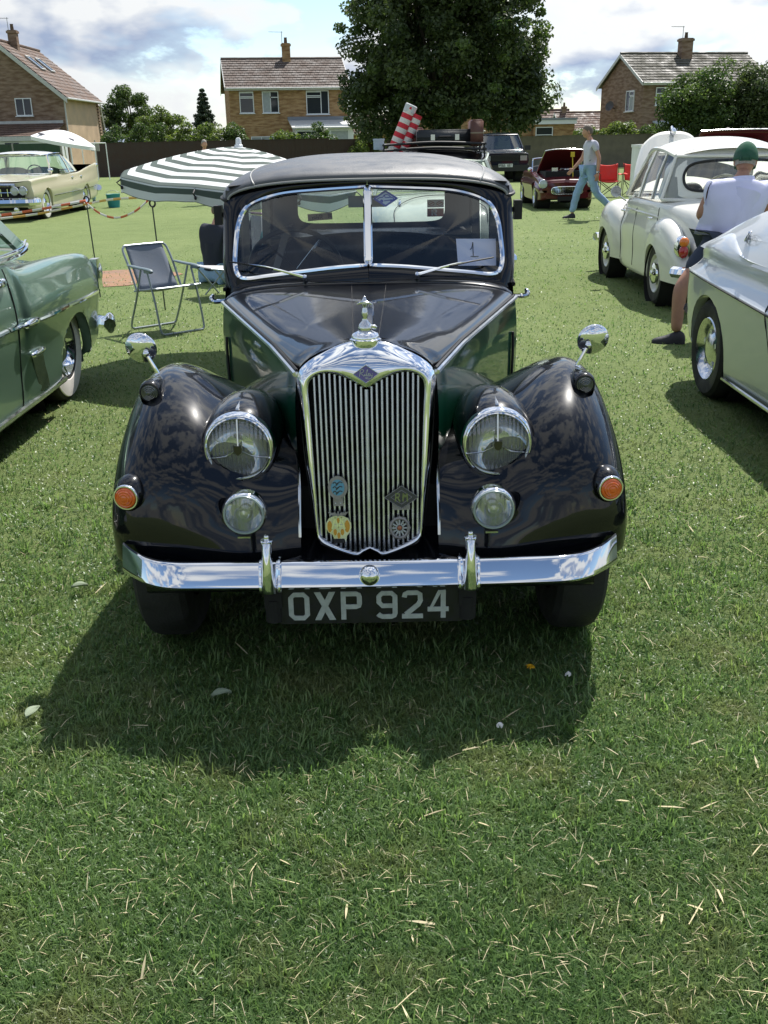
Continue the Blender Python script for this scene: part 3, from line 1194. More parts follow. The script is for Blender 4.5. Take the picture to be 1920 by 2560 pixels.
mb.build('roof_deck', M_TILE_RED, t, smooth=False)
mb = MB()
for sx in (1, -1):
    X = lambda q: w_ / 2 + sx * q
    za, zb = ev - ovh * k_, rd
    mb.add([(X(w_ / 2 + ovh), -.34, za - .24), (X(0), -.34, zb - .24), (X(0), -.34, zb + .06), (X(w_ / 2 + ovh), -.34, za + .06),
            (X(w_ / 2 + ovh), -.30, za - .24), (X(0), -.30, zb - .24), (X(0), -.30, zb + .06), (X(w_ / 2 + ovh), -.30, za + .06)],
           [(0, 1, 2, 3), (7, 6, 5, 4), (0, 4, 5, 1), (2, 6, 7, 3), (3, 7, 4, 0)])
mb.build('bargeboard', M_FASCIA, t, smooth=False)
mb = MB()
mb.tube([(w_ + ovh + .05, -.3, ev - ovh * k_ + .05), (w_ + ovh + .05, d_ + .3, ev - ovh * k_ + .05)], .065, 6)
mb.build('gutter', M_FASCIA, t)
for yq, ln in ((2.4, 1.7), (4.4, 1.7)):
    mb = MB()
    sl = np.array([-1, 0, k_]) / math.hypot(1, k_)
    c_ = np.array([w_ / 2 + 1.55, yq, rd - 1.55 * k_ + .22])
    ay = np.array([0, 1, 0])
    nn = np.cross(ay, sl)
    nn = nn if nn[2] > 0 else -nn
    for (aa, bb, ll, ww) in ((0, -.42, 1.3, .07), (0, .42, 1.3, .07), (.62, 0, .07, .84), (-.62, 0, .07, .84)):
        R_ = np.stack([sl, ay, nn], 1)
        mb.box(c_ + sl * aa + ay * bb, (ll, ww, .08), R_)
    f_ = mb.build('roof_window', M_FASCIA, t, smooth=False)
    mb = MB()
    mb.box(c_, (1.2, .8, .03), np.stack([sl, ay, nn], 1))
    mb.build('pane', M_PANE, f_, smooth=False)
chimney(t, w_ / 2 + .25, 2.6, 7.3, .55, 1.45, M_BRICK_BROWN, pot=True)
window(t, 4.95, 4.05, 1.05, 1.05, 0, ((0, 0, .5, 1, 0), (.5, 0, 1, 1, 0)))
window(t, 1.6, 3.95, 2.7, 1.1, 0, ((0, 0, .33, 1, 1), (.33, 0, .66, 1, 1), (.66, 0, 1, 1, 2)))
mb = MB()
mb.box((2.5, -1.5, 1.0), (10.0, 2.4, 2.2))
mb.build('lean_to', M_UPVC, t, smooth=False)
tile_roof(t, -2.6, 7.45, (-2.95, 2.25), (0, 3.05), M_TILE_DARK, 7, 36, 'lean_to_tiles')
mb = MB()
mb.box((2.4, -2.96, 2.14), (10.0, .05, .26))
mb.box((2.4, -.04, 3.12), (9.9, .06, .2))
mb.build('fascia', M_FASCIA, t, smooth=False)
for k in range(6):
    window(t, -1.6 + 1.28 * k, 1.72, 1.0 if k != 4 else .62, .5, -2.7, ((0, 0, 1, 1, 0 if k % 3 else 1),), sill=False)

# right house
HR = gable_house('brick_house', 'brown brick house with grey green roof and satellite dish on the right', (17.6, 70.0, 0), math.radians(11.5), 9.0, 6.8, 4.95, 6.75, M_BRICK_BROWN, M_TILE_GREEN, 11, 34, barge=M_FASCIA)
window(HR, 1.35, 4.05, .95, 1.1, 0, ((0, 0, 1, .66, 0), (0, .66, 1, 1, 0)))
window(HR, 0, 3.85, 1.25, 1.3, 0, ((0, 0, .45, 1, 0), (.45, 0, 1, .7, 1), (.45, .7, 1, 1, 2))).location = (0, 0, 0)
_wf = [c for c in kids(HR) if c.name.startswith('window')][-1]
_wf.rotation_euler = (0, 0, -PI / 2)
_wf.location = (0, 1.9, 0)
chimney(HR, 4.3, 3.0, 6.3, .8, 1.5, M_BRICK_BROWN)
mb = MB()
mb.lathe([(.0, .0), (.12, .01), (.25, .05), (.33, .10)], (-.35, 4.35, 3.6), (-.8, -.5, .3), 18)
mb.tube([(0, 4.35, 3.45), (-.3, 4.35, 3.55)], .03, 6)
mb.tube([(-.45, 4.3, 3.35), (-.8, 3.9, 3.55)], .02, 5)
mb.build('satellite_dish', M_DISH, HR)
mb = MB()
mb.add([(.8, -2.2, 1.85), (3.2, -2.2, 1.85), (3.2, 0, 2.55), (.8, 0, 2.55), (.8, -2.2, 1.75), (3.2, -2.2, 1.75), (3.2, 0, 2.45), (.8, 0, 2.45)],
       [(0, 1, 2, 3), (7, 6, 5, 4), (0, 4, 5, 1), (1, 5, 6, 2), (3, 2, 6, 7), (0, 3, 7, 4)])
mb.build('conservatory_roof', mat('pale_roof_sheet', (.5, .58, .6), .25), HR, smooth=False)
mb = MB()
mb.box((2.0, -1.1, .9), (2.2, 2.0, 1.7))
mb.build('conservatory', M_UPVC, HR, smooth=False)

# house hidden by the big tree, its flat-roofed extension to the right
HB = gable_house('brick_house', 'buff brick house mostly hidden behind the big tree, flat roofed extension on its right', (3.2, 72.5, 0), math.radians(4), 7.6, 7.0, 5.15, 7.1, M_BRICK_BUFF, M_TILE_GREEN, 12, 28)
mb = MB()
mb.box((9.05, 2.0, 1.2), (2.85, 5.0, 2.6))
mb.build('extension_wall', M_BRICK_BUFF, HB, smooth=False)
mb = MB()
mb.box((9.05, 1.9, 2.62), (3.0, 5.3, .26))
mb.build('extension_fascia', M_UPVC, HB, smooth=False)
mb = MB()
mb.box((9.05, 1.9, 2.82), (3.1, 5.4, .13))
mb.build('extension_roof', M_LEAD, HB, smooth=False)
window(HB, 8.35, 1.65, 1.2, 1.35, -.5, ((0, 0, 1, .62, 0), (0, .62, 1, 1, 0)))
window(HB, 5.6, 4.1, 1.3, 1.3, 0, ((0, 0, .5, 1, 0), (.5, 0, 1, 1, 0)))

# far bungalows peeping over the fence
for px, y_, w_b, zr, lab in ((1490, 105, 5.5, 3.9, 'far bungalow with low brown roof and chimney left of the right hand house'),
                             (1392, 110, 4.6, 4.3, 'far bungalow roof with white gable above the flat roofed extension'),
                             (915, 96, 5.2, 3.7, 'far orange brick bungalow between the middle house and the big tree')):
    hb = gable_house('bungalow', lab, (px_at(px, y_) - w_b / 2, y_, 0), 0.05, w_b, 5.0, 2.4, zr, M_BRICK_BUFF, M_TILE_DARK, 8, 16)
    if px > 1000:
        chimney(hb, .7, 2.5, zr - .4, .45, 1.1, M_BRICK_BROWN, aerial=px > 1450)

# little greenhouse frame of thin white posts by the brown fence
t = thing('pergola', 'open pergola of thin white posts by the end of the brown fence', 'pergola', (px_at(238, 52), 52, 0))
for k, (a_, b_) in enumerate(((-.85, 0), (-.3, 0), (.25, .3), (.75, .6))):
    mb = MB()
    mb.tube([(a_, b_, 0), (a_ - .02, b_, 1.75)], .025, 6)
    mb.build('post', M_WHITEP, t)
mb = MB()
mb.tube([(-.87, 0, 1.75), (.73, .6, 1.75)], .025, 6)
mb.build('rail', M_WHITEP, t)
mb = MB()
mb.tube([(-.87, 0, .55), (.2, .3, .55)], .018, 6)
mb.build('rail', M_WHITEP, t)
t = thing('notice_board', 'small grey sign box on a pole at the end of the brown fence', 'sign', (px_at(256, 54), 54, 0))
mb = MB()
mb.tube([(0, 0, 0), (0, 0, 1.9)], .03, 6)
mb.build('pole', M_POST, t)
mb = MB()
mb.box((0, -.05, 1.55), (.42, .06, .36))
mb.build('board', M_POST, t, smooth=False)

# ================================================================== THE BLACK AND GREEN SALOON
RX, RY = -0.044, 2.5
CAR = thing('vintage_saloon', 'black and dark green vintage saloon with tall chrome grille, facing the camera', 'car', (RX, RY, 0))
OFF = np.array([0, RY, 0])


class RB(MB):
    """coordinates given as (x from the car's centre line, y from the camera, z)"""

    def add(self, V, Fs):
        return super().add(np.asarray(V, float).reshape(-1, 3) - OFF, Fs)


def bonnet_x(y):
    return np.maximum(.205, .213 + .310 * (np.asarray(y) - 2.85))


# ---- front wings: seven profiles from the bonnet side out to the wheel face, splined both ways
WT = [0, .14, .33, .54, .73, .88, .97, 1.0]
WP = [
    [(2.69, .40), (2.72, .50), (2.77, .60), (2.86, .675), (3.0, .715), (3.22, .725), (3.55, .70), (3.85, .62), (4.1, .52)],
    [(2.66, .40), (2.69, .50), (2.745, .60), (2.85, .69), (3.02, .745), (3.24, .755), (3.56, .72), (3.86, .63), (4.1, .52)],
    [(2.635, .40), (2.665, .51), (2.72, .62), (2.83, .72), (3.03, .795), (3.26, .80), (3.57, .75), (3.87, .64), (4.1, .52)],
    [(2.63, .40), (2.645, .52), (2.69, .66), (2.82, .785), (3.04, .855), (3.27, .848), (3.58, .78), (3.88, .65), (4.1, .52)],
    [(2.645, .40), (2.65, .53), (2.70, .68), (2.84, .805), (3.06, .872), (3.28, .862), (3.59, .785), (3.88, .65), (4.1, .51)],
    [(2.68, .395), (2.675, .52), (2.735, .655), (2.88, .765), (3.08, .825), (3.29, .815), (3.58, .735), (3.86, .61), (4.06, .49)],
    [(2.735, .39), (2.73, .50), (2.79, .60), (2.92, .685), (3.10, .73), (3.29, .72), (3.54, .655), (3.78, .55), (3.98, .46)],
    [(2.80, .385), (2.80, .475), (2.855, .55), (2.96, .61), (3.10, .635), (3.27, .63), (3.48, .58), (3.68, .50), (3.90, .44)],
]
ctrl = np.zeros((8, 9, 3))
for i, (t_, pr) in enumerate(zip(WT, WP)):
    for j, (y_, z_) in enumerate(pr):
        x0 = float(bonnet_x(y_))
        ctrl[i, j] = (x0 + (.783 - x0) * t_, y_, z_)
WING = surf(ctrl, 57, 65)
w = RB()
w.grid(WING)
# outer skirt dropping to the wheel opening, and the front edge turned under
sk = WING[-1]
inn = sk.copy()
inn[:, 0] -= .035
cy_, cz_, cr_ = 3.05, .33, .345
low = sk.copy()
for k in range(len(sk)):
    d = np.array([sk[k, 1] - cy_, sk[k, 2] - cz_])
    dn = d / np.linalg.norm(d)
    q = np.array([cy_, cz_]) + dn * min(np.linalg.norm(d), cr_)
    low[k] = (.780, q[0], q[1])
w.grid(np.stack([sk, sk * .5 + low * .5 + np.array([.006, 0, 0]), low, low - np.array([.05, 0, 0])], 0))
fr = WING[:, 0]
w.grid(np.stack([fr, fr + np.array([0, .012, -.012]), fr + np.array([0, .06, -.012])], 0))
pair(w, 'front_wing', M_BLACK, CAR, ang=50, weld=2e-4)
# thin bright bead where the wing meets the bonnet side
w = RB()
w.tube(WING[0, 4:58] + np.array([.002, 0, .004]), .0045, 6)
pair(w, 'wing_bead', M_CHROME2, CAR)

# ---- black apron under the radiator, between the wings
w = RB()
ap = []
for x_ in np.linspace(-.66, .66, 25):
    s_ = abs(x_) / .66
    ap.append(cr([(x_, 2.80, .43 + .05 * s_), (x_, 2.71 - .03 * s_, .395 + .03 * s_), (x_, 2.645, .375 + .02 * s_), (x_, 2.63, .345), (x_, 2.64, .31), (x_, 2.75, .27)], 12))
w.grid(np.array(ap))
w.build('front_apron', M_BLACK, CAR)
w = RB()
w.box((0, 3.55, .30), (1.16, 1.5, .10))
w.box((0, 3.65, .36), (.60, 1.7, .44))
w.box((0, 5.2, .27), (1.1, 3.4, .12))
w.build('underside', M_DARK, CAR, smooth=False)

# ---- bonnet sides (green) and bonnet top (black)
ybs = np.linspace(2.79, 4.10, 30)
w = RB()
P = []
for y_ in ybs:
    xb = float(bonnet_x(y_)) if y_ > 2.85 else .198
    f = (y_ - 2.79) / 1.31
    top = .925 + .02 * min(1, f * 3)
    P.append([(xb + dx, y_, z) for z, dx in ((top, 0), (.90, .006), (.82, .012), (.70, .012), (.58, .008), (.46, 0))])
w.grid(cr(np.swapaxes(np.array(P), 0, 1), 16))
# cowl louvre recess: long thin slot on each side
pair(w, 'bonnet_side', M_GREEN, CAR)
w = RB()
for s_ in (0, ):
    x_ = float(bonnet_x(3.98))
    w.tube(cr([(x_ + .018, 3.98, .82), (x_ + .02, 3.98, .76), (x_ + .018, 3.985, .62)], 8), .006, 6)
pair(w, 'side_slot', M_TRIM, CAR)

w = RB()
P = []
for y_ in np.linspace(2.80, 4.055, 36):
    f = (y_ - 2.80) / 1.255
    xb = float(bonnet_x(y_)) if y_ > 2.85 else .198
    ze = .930 + .018 * min(1, f * 4)
    zc = 1.012 - .022 * math.sin(PI * f) * .4 + .000 * f
    zc = zc if f < .9 else zc
    e1 = 2.1 + 1.3 * f
    row = []
    for u in np.linspace(-1, 1, 49):
        s_ = abs(math.sin(u * PI / 2))
        z = ze + (zc - ze) * (1 - s_ ** e1) ** (.62 - .10 * f)
        row.append((math.copysign(s_, u) * xb, y_, z))
    P.append(row)
BON = np.array(P)
w.grid(BON)
w.build('bonnet', M_BLACK, CAR, ang=60)
# two seams of the centre strip, hinges, edge mouldings


def bon_z(x, y):
    j = np.argmin(np.abs(BON[:, 0, 1] - y))
    row = BON[j]
    return float(np.interp(x, row[:, 0], row[:, 2]))


w = RB()
w.tube([(.036 + .034 * (y_ - 2.86) / 1.19, y_, bon_z(.036 + .034 * (y_ - 2.86) / 1.19, y_) - .0022) for y_ in np.linspace(2.90, 4.05, 40)], .0030, 5)
pair(w, 'bonnet_seam', M_DARK, CAR)
w = RB()
w.tube(cr([(float(bonnet_x(y_)) + .006 if y_ > 2.85 else .204, y_, .924 + .018 * min(1, (y_ - 2.79) * 3)) for y_ in np.linspace(2.80, 4.09, 24)], 40), .0105, 7, flat=.75)
pair(w, 'side_moulding', M_CHROME2, CAR)
w = RB()
w.tube(cr([(float(bonnet_x(y_)) + .003 if y_ > 2.85 else .201, y_, .936 + .018 * min(1, (y_ - 2.79) * 3)) for y_ in np.linspace(2.80, 4.06, 20)], 36), .0045, 5)
pair(w, 'bonnet_gap', M_TRIM, CAR)

# ---- radiator shell.  (u, v) are measured in the grille plane
G0 = np.array([0, 2.68, .40])
GV = np.array([0, .09, .61]) / math.hypot(.09, .61)
GN = np.array([0, -GV[2], GV[1]])           # towards the camera


def GP(u, v, d=0.0):
    return G0 + np.array([u, 0, 0]) + GV * v + GN * d


OUT = [(0, .627), (.042, .624), (.083, .613), (.12, .597), (.152, .580), (.178, .560), (.195, .538), (.1995, .512), (.191, .430), (.180, .285), (.168, .165),
       (.1595, .068), (.153, .045), (.137, .0285), (.089, .0095), (.041, -.0045), (.022, .0055), (0, .020)]
INN = [(0, .489), (.023, .5025), (.050, .519), (.077, .5315), (.105, .5385), (.128, .538), (.150, .528), (.164, .504), (.1615, .435), (.1565, .30), (.152, .19),
       (.1475, .085), (.140, .0625), (.122, .0485), (.081, .029), (.040, .015), (.021, .0245), (0, .032)]


def half(P, n=70):
    # keep the sharp V at the top centre: spline only the half outline
    a = cr(np.array(P), n)
    b = a[::-1][1:-1].copy()
    b[:, 0] *= -1
    return np.vstack([a, b])


O2, I2 = half(OUT), half(INN)
topness = np.clip((O2[:, 1] - .40) / .2, 0, 1)
bot = np.clip((.06 - O2[:, 1]) / .06, 0, 1)
rings = []
cen = np.array([0, .3])


def ring(f, d, grow=0.0):
    q = O2 * (1 - f) + I2 * f
    dirn = (O2 - cen) / np.linalg.norm(O2 - cen, axis=1)[:, None]
    q = q + dirn * grow
    return np.array([GP(a, b, dd) for (a, b), dd in zip(q, np.broadcast_to(d, (len(q),)))])


back = -.10 - .03 * topness
rings = [ring(0, back, .006), ring(0, -.055, .006), ring(0, -.028, .004), ring(.04, -.012 - .012 * topness, .0), ring(.16, .001 - .008 * topness), ring(.34, .010), ring(.58, .013 + .006 * topness), ring(.80, .011 + .008 * topness),
         ring(.94, .006 + .006 * topness), ring(1.0, -.002), ring(1.02, -.03)]
w = RB()
w.grid(np.array(rings), cv=True)
w.build('radiator_shell', M_CHROME, CAR, ang=35, sub=1)
w = RB()
w.grid(np.array([ring(0, back - .004, .009), ring(0, back + .020, .011), ring(0, back + .022, .006)]), cv=True)
w.build('shell_gasket', M_TRIM, CAR)
# backing behind the bars
w = RB()
w.fan(ring(1.0, -.034))
w.build('grille_backing', M_DARK, CAR, smooth=False)
# bright slats, V-shaped in section; one object each


def edge_v(u, top):
    P = I2[:70]
    k = np.argmax(P[:, 0])
    seg = P[:k + 1] if top else P[k:]
    uu = seg[:, 0]
    o = np.argsort(uu)
    return float(np.interp(abs(u), uu[o], seg[:, 1][o]))


for k in range(-10, 11):
    ut = k * .01495
    ub = k * .0141
    vt = edge_v(min(abs(ut), .158), True) + .004
    vb = edge_v(min(abs(ub), .1485), False) - .004
    wd = .0050 if k else .0062
    dep = .007 - .008 * (abs(k) / 10) ** 1.5
    A_ = []
    for v_ in np.linspace(vb, vt, 14):
        f = (v_ - 0) / .54
        u_ = ub + (ut - ub) * f
        A_.append([GP(u_ - wd, v_, dep - .018), GP(u_ - wd * .9, v_, dep - .004), GP(u_ - wd * .45, v_, dep - .0006), GP(u_, v_, dep), GP(u_ + wd * .45, v_, dep - .0006), GP(u_ + wd * .9, v_, dep - .004), GP(u_ + wd, v_, dep - .018)])
    w = RB()
    w.grid(np.array(A_))
    w.build('grille_bar', M_SLAT, CAR, ang=30)

# radiator badge: blue enamel diamond with a scripted name
M_BLUE = mat('blue_enamel', (.030, .018, .20), .12, coat=1.0)
w = RB()
dm = [(-.036, .538), (0, .5635), (.036, .538), (0, .5125)]
w.prism(dm, GP(0, 0, .0205), (1, 0, 0), GV, .004, nrm=GN)
BD = w.build('radiator_badge', M_BLUE, CAR, smooth=False)
w = RB()
for a_, b_ in zip(dm, dm[1:] + dm[:1]):
    w.tube([GP(*a_, .0245), GP(*b_, .0245)], .0012, 5)
w.build('badge_rim', M_CHROME2, BD)


def script(mb, strokes, o, ux, uy, sc, wd, t, nrm):
    for s_ in strokes:
        p = cr(np.array(s_, float) * sc, max(8, len(s_) * 5)) if len(s_) > 2 else np.array(s_, float) * sc
        mb.stroke(p, wd, o, ux, uy, t, nrm)


RILEY = [[(0, 0), (.5, 2.4), (.7, 3)], [(.1, 2.4), (.9, 3.1), (1.9, 2.9), (1.7, 2.0), (.6, 1.5), (1.3, .9), (2.0, .1)],
         [(2.0, .1), (2.5, 1.2), (2.4, .3), (2.9, .4)], [(2.6, 1.8), (2.7, 1.9)],
         [(2.9, .4), (3.8, 2.8), (3.5, 2.7), (3.3, .3), (3.8, .4)], [(3.8, .5), (4.5, 1.1), (4.2, 1.4), (3.9, .5), (4.5, .2), (4.9, .7)],
         [(4.9, 1.3), (5.1, .3), (5.7, .5), (5.9, 1.4), (5.5, -.6), (4.6, -1.1), (3.4, -1.0), (2.6, -.6), (4.0, -.6)]]
w = RB()
script(w, RILEY, GP(-.0185, .5315, .0247), (1, 0, 0), GV, .0063, .0016, .0010, GN)
w.build('name_script', M_SILVER_LETTER, BD, smooth=False)

# filler cap and mascot
w = RB()
cp = GP(0, .625, -.050)
AX = (0, .0, 1)
w.lathe([(.0, -.01), (.043, -.01), (.046, .0), (.046, .010), (.040, .013), (.040, .019), (.036, .026), (.020, .033), (.0, .036)], cp, AX, 28)
w.build('filler_cap', M_CHROME, CAR)
w = RB()
w.lathe([(.019, .034), (.021, .040), (.017, .052), (.009, .060), (.0075, .070), (.011, .078), (.0085, .088), (.007, .098), (.0105, .104), (.013, .110), (.0085, .117), (.0045, .124), (.002, .130), (0, .131)], cp, AX, 20)
w.tube(cr([cp + (-.022, -.004, .108), cp + (-.012, -.006, .112), cp + (0, -.008, .113), cp + (.012, -.006, .112), cp + (.022, -.004, .106)], 9), [.001, .003, .004, .004, .005, .004, .004, .003, .001], 6)
w.tube(cr([cp + (.01, 0, .042), cp + (.022, 0, .044), cp + (.033, 0, .040)], 5), [.006, .006, .006, .007, .004], 6)
w.build('mascot', M_CHROME2, CAR)

# ---- club badges standing in front of the grille
M_BGREY = mat('badge_grey', (.26, .25, .24), .4, .4, var=.2, vscale=60)
M_SKYB = mat('badge_sky_blue', (.10, .30, .42), .35)
M_YEL = mat('badge_yellow', (.62, .30, .02), .3, coat=.6)
M_NAVY = mat('badge_navy', (.012, .014, .035), .25, coat=.6)
M_OLIVE = mat('badge_olive', (.19, .23, .07), .4)
M_COPPER = mat('badge_copper', (.35, .14, .08), .4, .6)


def circ(cx0, cy0, rx, ry=None, n=28):
    ry = ry or rx
    q = np.linspace(0, 2 * PI, n, endpoint=False)
    return [(cx0 + rx * math.cos(a), cy0 + ry * math.sin(a)) for a in q]


EX = (1, 0, 0)
# round badge with three birds
w = RB()
w.prism(circ(-.089, .213, .0285, .034), GP(0, 0, .022), EX, GV, .004, GN)
w.prism([(-.103, .185), (-.075, .185), (-.075, .158), (-.103, .158)], GP(0, 0, .0215), EX, GV, .003, GN)
b1 = w.build('car_badge', M_BGREY, CAR, smooth=False)
b1['label'] = 'round grey badge with three dark birds on a blue disc'
w = RB()
w.prism(circ(-.089, .213, .0195, .0235), GP(0, 0, .026), EX, GV, .0012, GN)
w.build('disc', M_SKYB, b1, smooth=False)
w = RB()
for yo in (.2255, .2125, .199):
    w.stroke(cr(np.array([(-.103, yo), (-.097, yo + .004), (-.0905, yo - .002), (-.083, yo + .0045), (-.0755, yo + .002)]), 14), .0028, GP(0, 0, .0274), EX, GV, .0008, GN)
    w.stroke(np.array([(-.094, yo - .006), (-.0895, yo - .001), (-.087, yo + .002)]), .0035, GP(0, 0, .0274), EX, GV, .0008, GN)
w.build('birds', M_NAVY, b1, smooth=False)
w = RB()
for xq in (-.096, -.082):
    w.lathe([(.0028, 0), (.002, .002), (0, .0025)], GP(xq, .166, .0246), GN, 10)
w.build('rivets', M_CHROME2, b1)
# yellow winged badge with double A
w = RB()
w.prism([(-.127, .092), (-.126, .107), (-.118, .121), (-.104, .128), (-.090, .129), (-.076, .128), (-.062, .121), (-.053, .107), (-.0525, .092), (-.058, .078), (-.066, .068), (-.069, .044), (-.076, .060), (-.104, .060), (-.108, .072), (-.120, .080)], GP(0, 0, .018), EX, GV, .006, GN)
b2 = w.build('car_badge', M_CHROME2, CAR, smooth=False)
b2['label'] = 'yellow and chrome badge with wings and a double A'
w = RB()
for cx0, cy0, rx, ry in ((-.1155, .097, .0072, .0175), (-.0645, .097, .0078, .0185), (-.0905, .115, .0042, .0085), (-.100, .080, .0052, .0100), (-.079, .080, .0052, .0100), (-.0895, .070, .0048, .0095)):
    w.prism(circ(cx0, cy0, rx, ry, 16), GP(0, 0, .024), EX, GV, .0014, GN)
w.build('yellow_enamel', M_YEL, b2, smooth=False)
w = RB()
for xo in (-.099, -.081):
    w.stroke(np.array([(xo - .010, .090), (xo, .124)]), .0042, GP(0, 0, .0254), EX, GV, .0016, GN)
    w.stroke(np.array([(xo + .010, .090), (xo, .124)]), .0042, GP(0, 0, .0254), EX, GV, .0016, GN)
    w.stroke(np.array([(xo - .006, .100), (xo + .006, .100)]), .0030, GP(0, 0, .0255), EX, GV, .0016, GN)
w.build('double_a', M_CHROME, b2, smooth=False)
w = RB()
for s_ in (1, -1):
    w.prism([(-.090, .130), (-.090 + s_ * .009, .139), (-.090 + s_ * .0175, .137), (-.090 + s_ * .030, .140), (-.090 + s_ * .022, .131), (-.090 + s_ * .010, .128)], GP(0, 0, .020), EX, GV, .004, GN * 1)
w.tube([GP(-.090, .127, .024), GP(-.090, .142, .024)], .0028, 6)
w.build('wings', M_BGREY, b2, smooth=False)
w = RB()
w.prism([(-.106, .060), (-.074, .060), (-.070, .047), (-.106, .047)], GP(0, 0, .0165), EX, GV, .009, GN)
w.build('badge_foot', M_TRIM, b2, smooth=False)
# dark diamond badge with two letters
w = RB()
w.prism([(.046, .180), (.096, .214), (.145, .180), (.096, .147)], GP(0, 0, .020), EX, GV, .004, GN)
b3 = w.build('car_badge', M_NAVY, CAR, smooth=False)
b3['label'] = 'navy diamond badge with olive letters R and M'
w = RB()
for k_, dd in ((1, .0), (.62, .0)):
    q = [(.0955 + (x_ - .0955) * k_, .1805 + (y_ - .1805) * k_) for x_, y_ in ((.046, .180), (.096, .214), (.145, .180), (.096, .147))]
    for a_, b_ in zip(q, q[1:] + q[:1]):
        w.tube([GP(*a_, .0243), GP(*b_, .0243)], .0009, 4)
w.prism([(.070, .158), (.120, .158), (.120, .142), (.070, .142)], GP(0, 0, .0175), EX, GV, .0022, GN)
w.build('badge_rim', M_BGREY, b3, smooth=False)
w = RB()
for pts in ([(.078, .169), (.0795, .192)], [(.0795, .192), (.090, .190), (.0885, .182), (.080, .180)], [(.084, .180), (.0915, .168)],
            [(.0995, .168), (.101, .192)], [(.101, .192), (.106, .180)], [(.106, .180), (.1115, .192)], [(.1115, .192), (.113, .168)]):
    w.stroke(np.array(pts), .0036, GP(0, 0, .0243), EX, GV, .0012, GN)
w.build('letters', M_OLIVE, b3, smooth=False)
# small spoked wheel badge
w = RB()
q = np.linspace(0, 2 * PI, 25, endpoint=True)
w.tube(np.array([GP(.089 + .0265 * math.cos(a), .0885 + .0295 * math.sin(a), .022) for a in q[:-1]]), .0048, 8, closed=True)
for a in np.linspace(0, 2 * PI, 12, endpoint=False):
    w.ell(GP(.089 + .031 * math.cos(a), .0885 + .034 * math.sin(a), .022), (.003, .003, .003), 5, 6)
b4 = w.build('car_badge', M_BGREY, CAR)
b4['label'] = 'small round silver badge shaped like a spoked wheel'
w = RB()
for a in np.linspace(0, 2 * PI, 12, endpoint=False):
    w.stroke(np.array([(.089 + .008 * math.cos(a), .0885 + .009 * math.sin(a)), (.089 + .0225 * math.cos(a), .0885 + .0255 * math.sin(a))]), .0045, GP(0, 0, .021), EX, GV, .002, GN)
w.build('spoke', M_SILVER_LETTER, b4, smooth=False)
w = RB()
w.lathe([(.0075, 0), (.0065, .003), (0, .0042)], GP(.089, .0885, .0215), GN, 14)
w.build('hub', M_COPPER, b4)


# ---- lamps
def lamp_head(x, y, z, R, tilt=0.0, label=None):
    """headlamp: torpedo shell running back into the wing, chrome rim, fluted lens, bowl and three-legged bar"""
    root = None
    ax = np.array([0, -1.0, 0])
    c = np.array([x, y, z])
    w = RB()
    # shell flows back and slightly inward, dropping into the wing
    P = []
    for t_, r_, dz in ((0, R * 1.0, 0), (.035, R * 1.09, .004), (.10, R * 1.14, .006), (.20, R * 1.12, .006), (.32, R * .98, .0), (.46, R * .72, -.012), (.60, R * .36, -.03), (.66, .012, -.04)):
        q = np.linspace(0, 2 * PI, 36, endpoint=False)
        P.append([(x + r_ * math.cos(a), y + t_, z + dz + r_ * math.sin(a)) for a in q])
    w.grid(cr(np.array(P), 22), cv=True)
    root = w.build('headlamp', M_BLACK, CAR)
    w = RB()
    w.tube(cr([(x, y + .012, z + R * 1.07), (x, y + .10, z + R * 1.16), (x, y + .20, z + R * 1.145), (x, y + .33, z + R * 1.0)], 10), [.0055, .005, .0045, .004, .004, .004, .004, .004, .0035, .003], 6)
    w.build('lamp_spine', M_CHROME2, root)
    w = RB()
    w.lathe([(R * 1.035, -.012), (R * 1.045, .004), (R * 1.01, .016), (R * .965, .021), (R * .945, .018), (R * .935, .022), (R * .905, .024), (R * .875, .019), (R * .862, .008), (R * .86, -.004)], c, ax, 56)
    w.build('lamp_rim', M_CHROME, root)
    w = RB()
    w.lathe([(R * .865, .004), (R * .7, .013), (R * .45, .020), (R * .2, .0235), (0, .0245)], c, ax, 48)
    w.build('lens', M_LENS, root)
    w = RB()
    w.lathe([(R * .86, .0), (R * .70, -.03), (R * .5, -.05), (R * .25, -.064), (0, -.068)], c, ax, 40)
    w.build('reflector', M_CHROME, root)
    w = RB()
    w.tube([(x, y - .030, z + .006), (x, y - .012, z + R * .86)], .0024, 6)
    for s_ in (1, -1):
        w.tube(cr([(x + s_ * .012, y - .030, z - .006), (x + s_ * R * .45, y - .025, z - R * .22), (x + s_ * R * .86, y - .008, z - R * .30)], 6), .0017, 5)
    w.build('lamp_bar', M_CHROME2, root)
    w = RB()
    w.prism([(-.011, .012), (.011, .012), (.012, .004), (.009, -.010), (0, -.016), (-.009, -.010), (-.012, .004)], (x, y - .030, z), EX, (0, 0, 1), .005, (0, -1, 0))
    w.build('lamp_crest', mat('crest_%d' % (x > 0), (.03, .03, .012), .3), root, smooth=False)
    w = RB()
    w.box((x + .012, y - .002, z - R * 1.07), (.034, .016, .008))
    w.build('lamp_clip', M_CHROME2, root, smooth=False)
    return root


lamp_head(-.376, 2.755, .722, .102)
lamp_head(.378, 2.755, .722, .102)


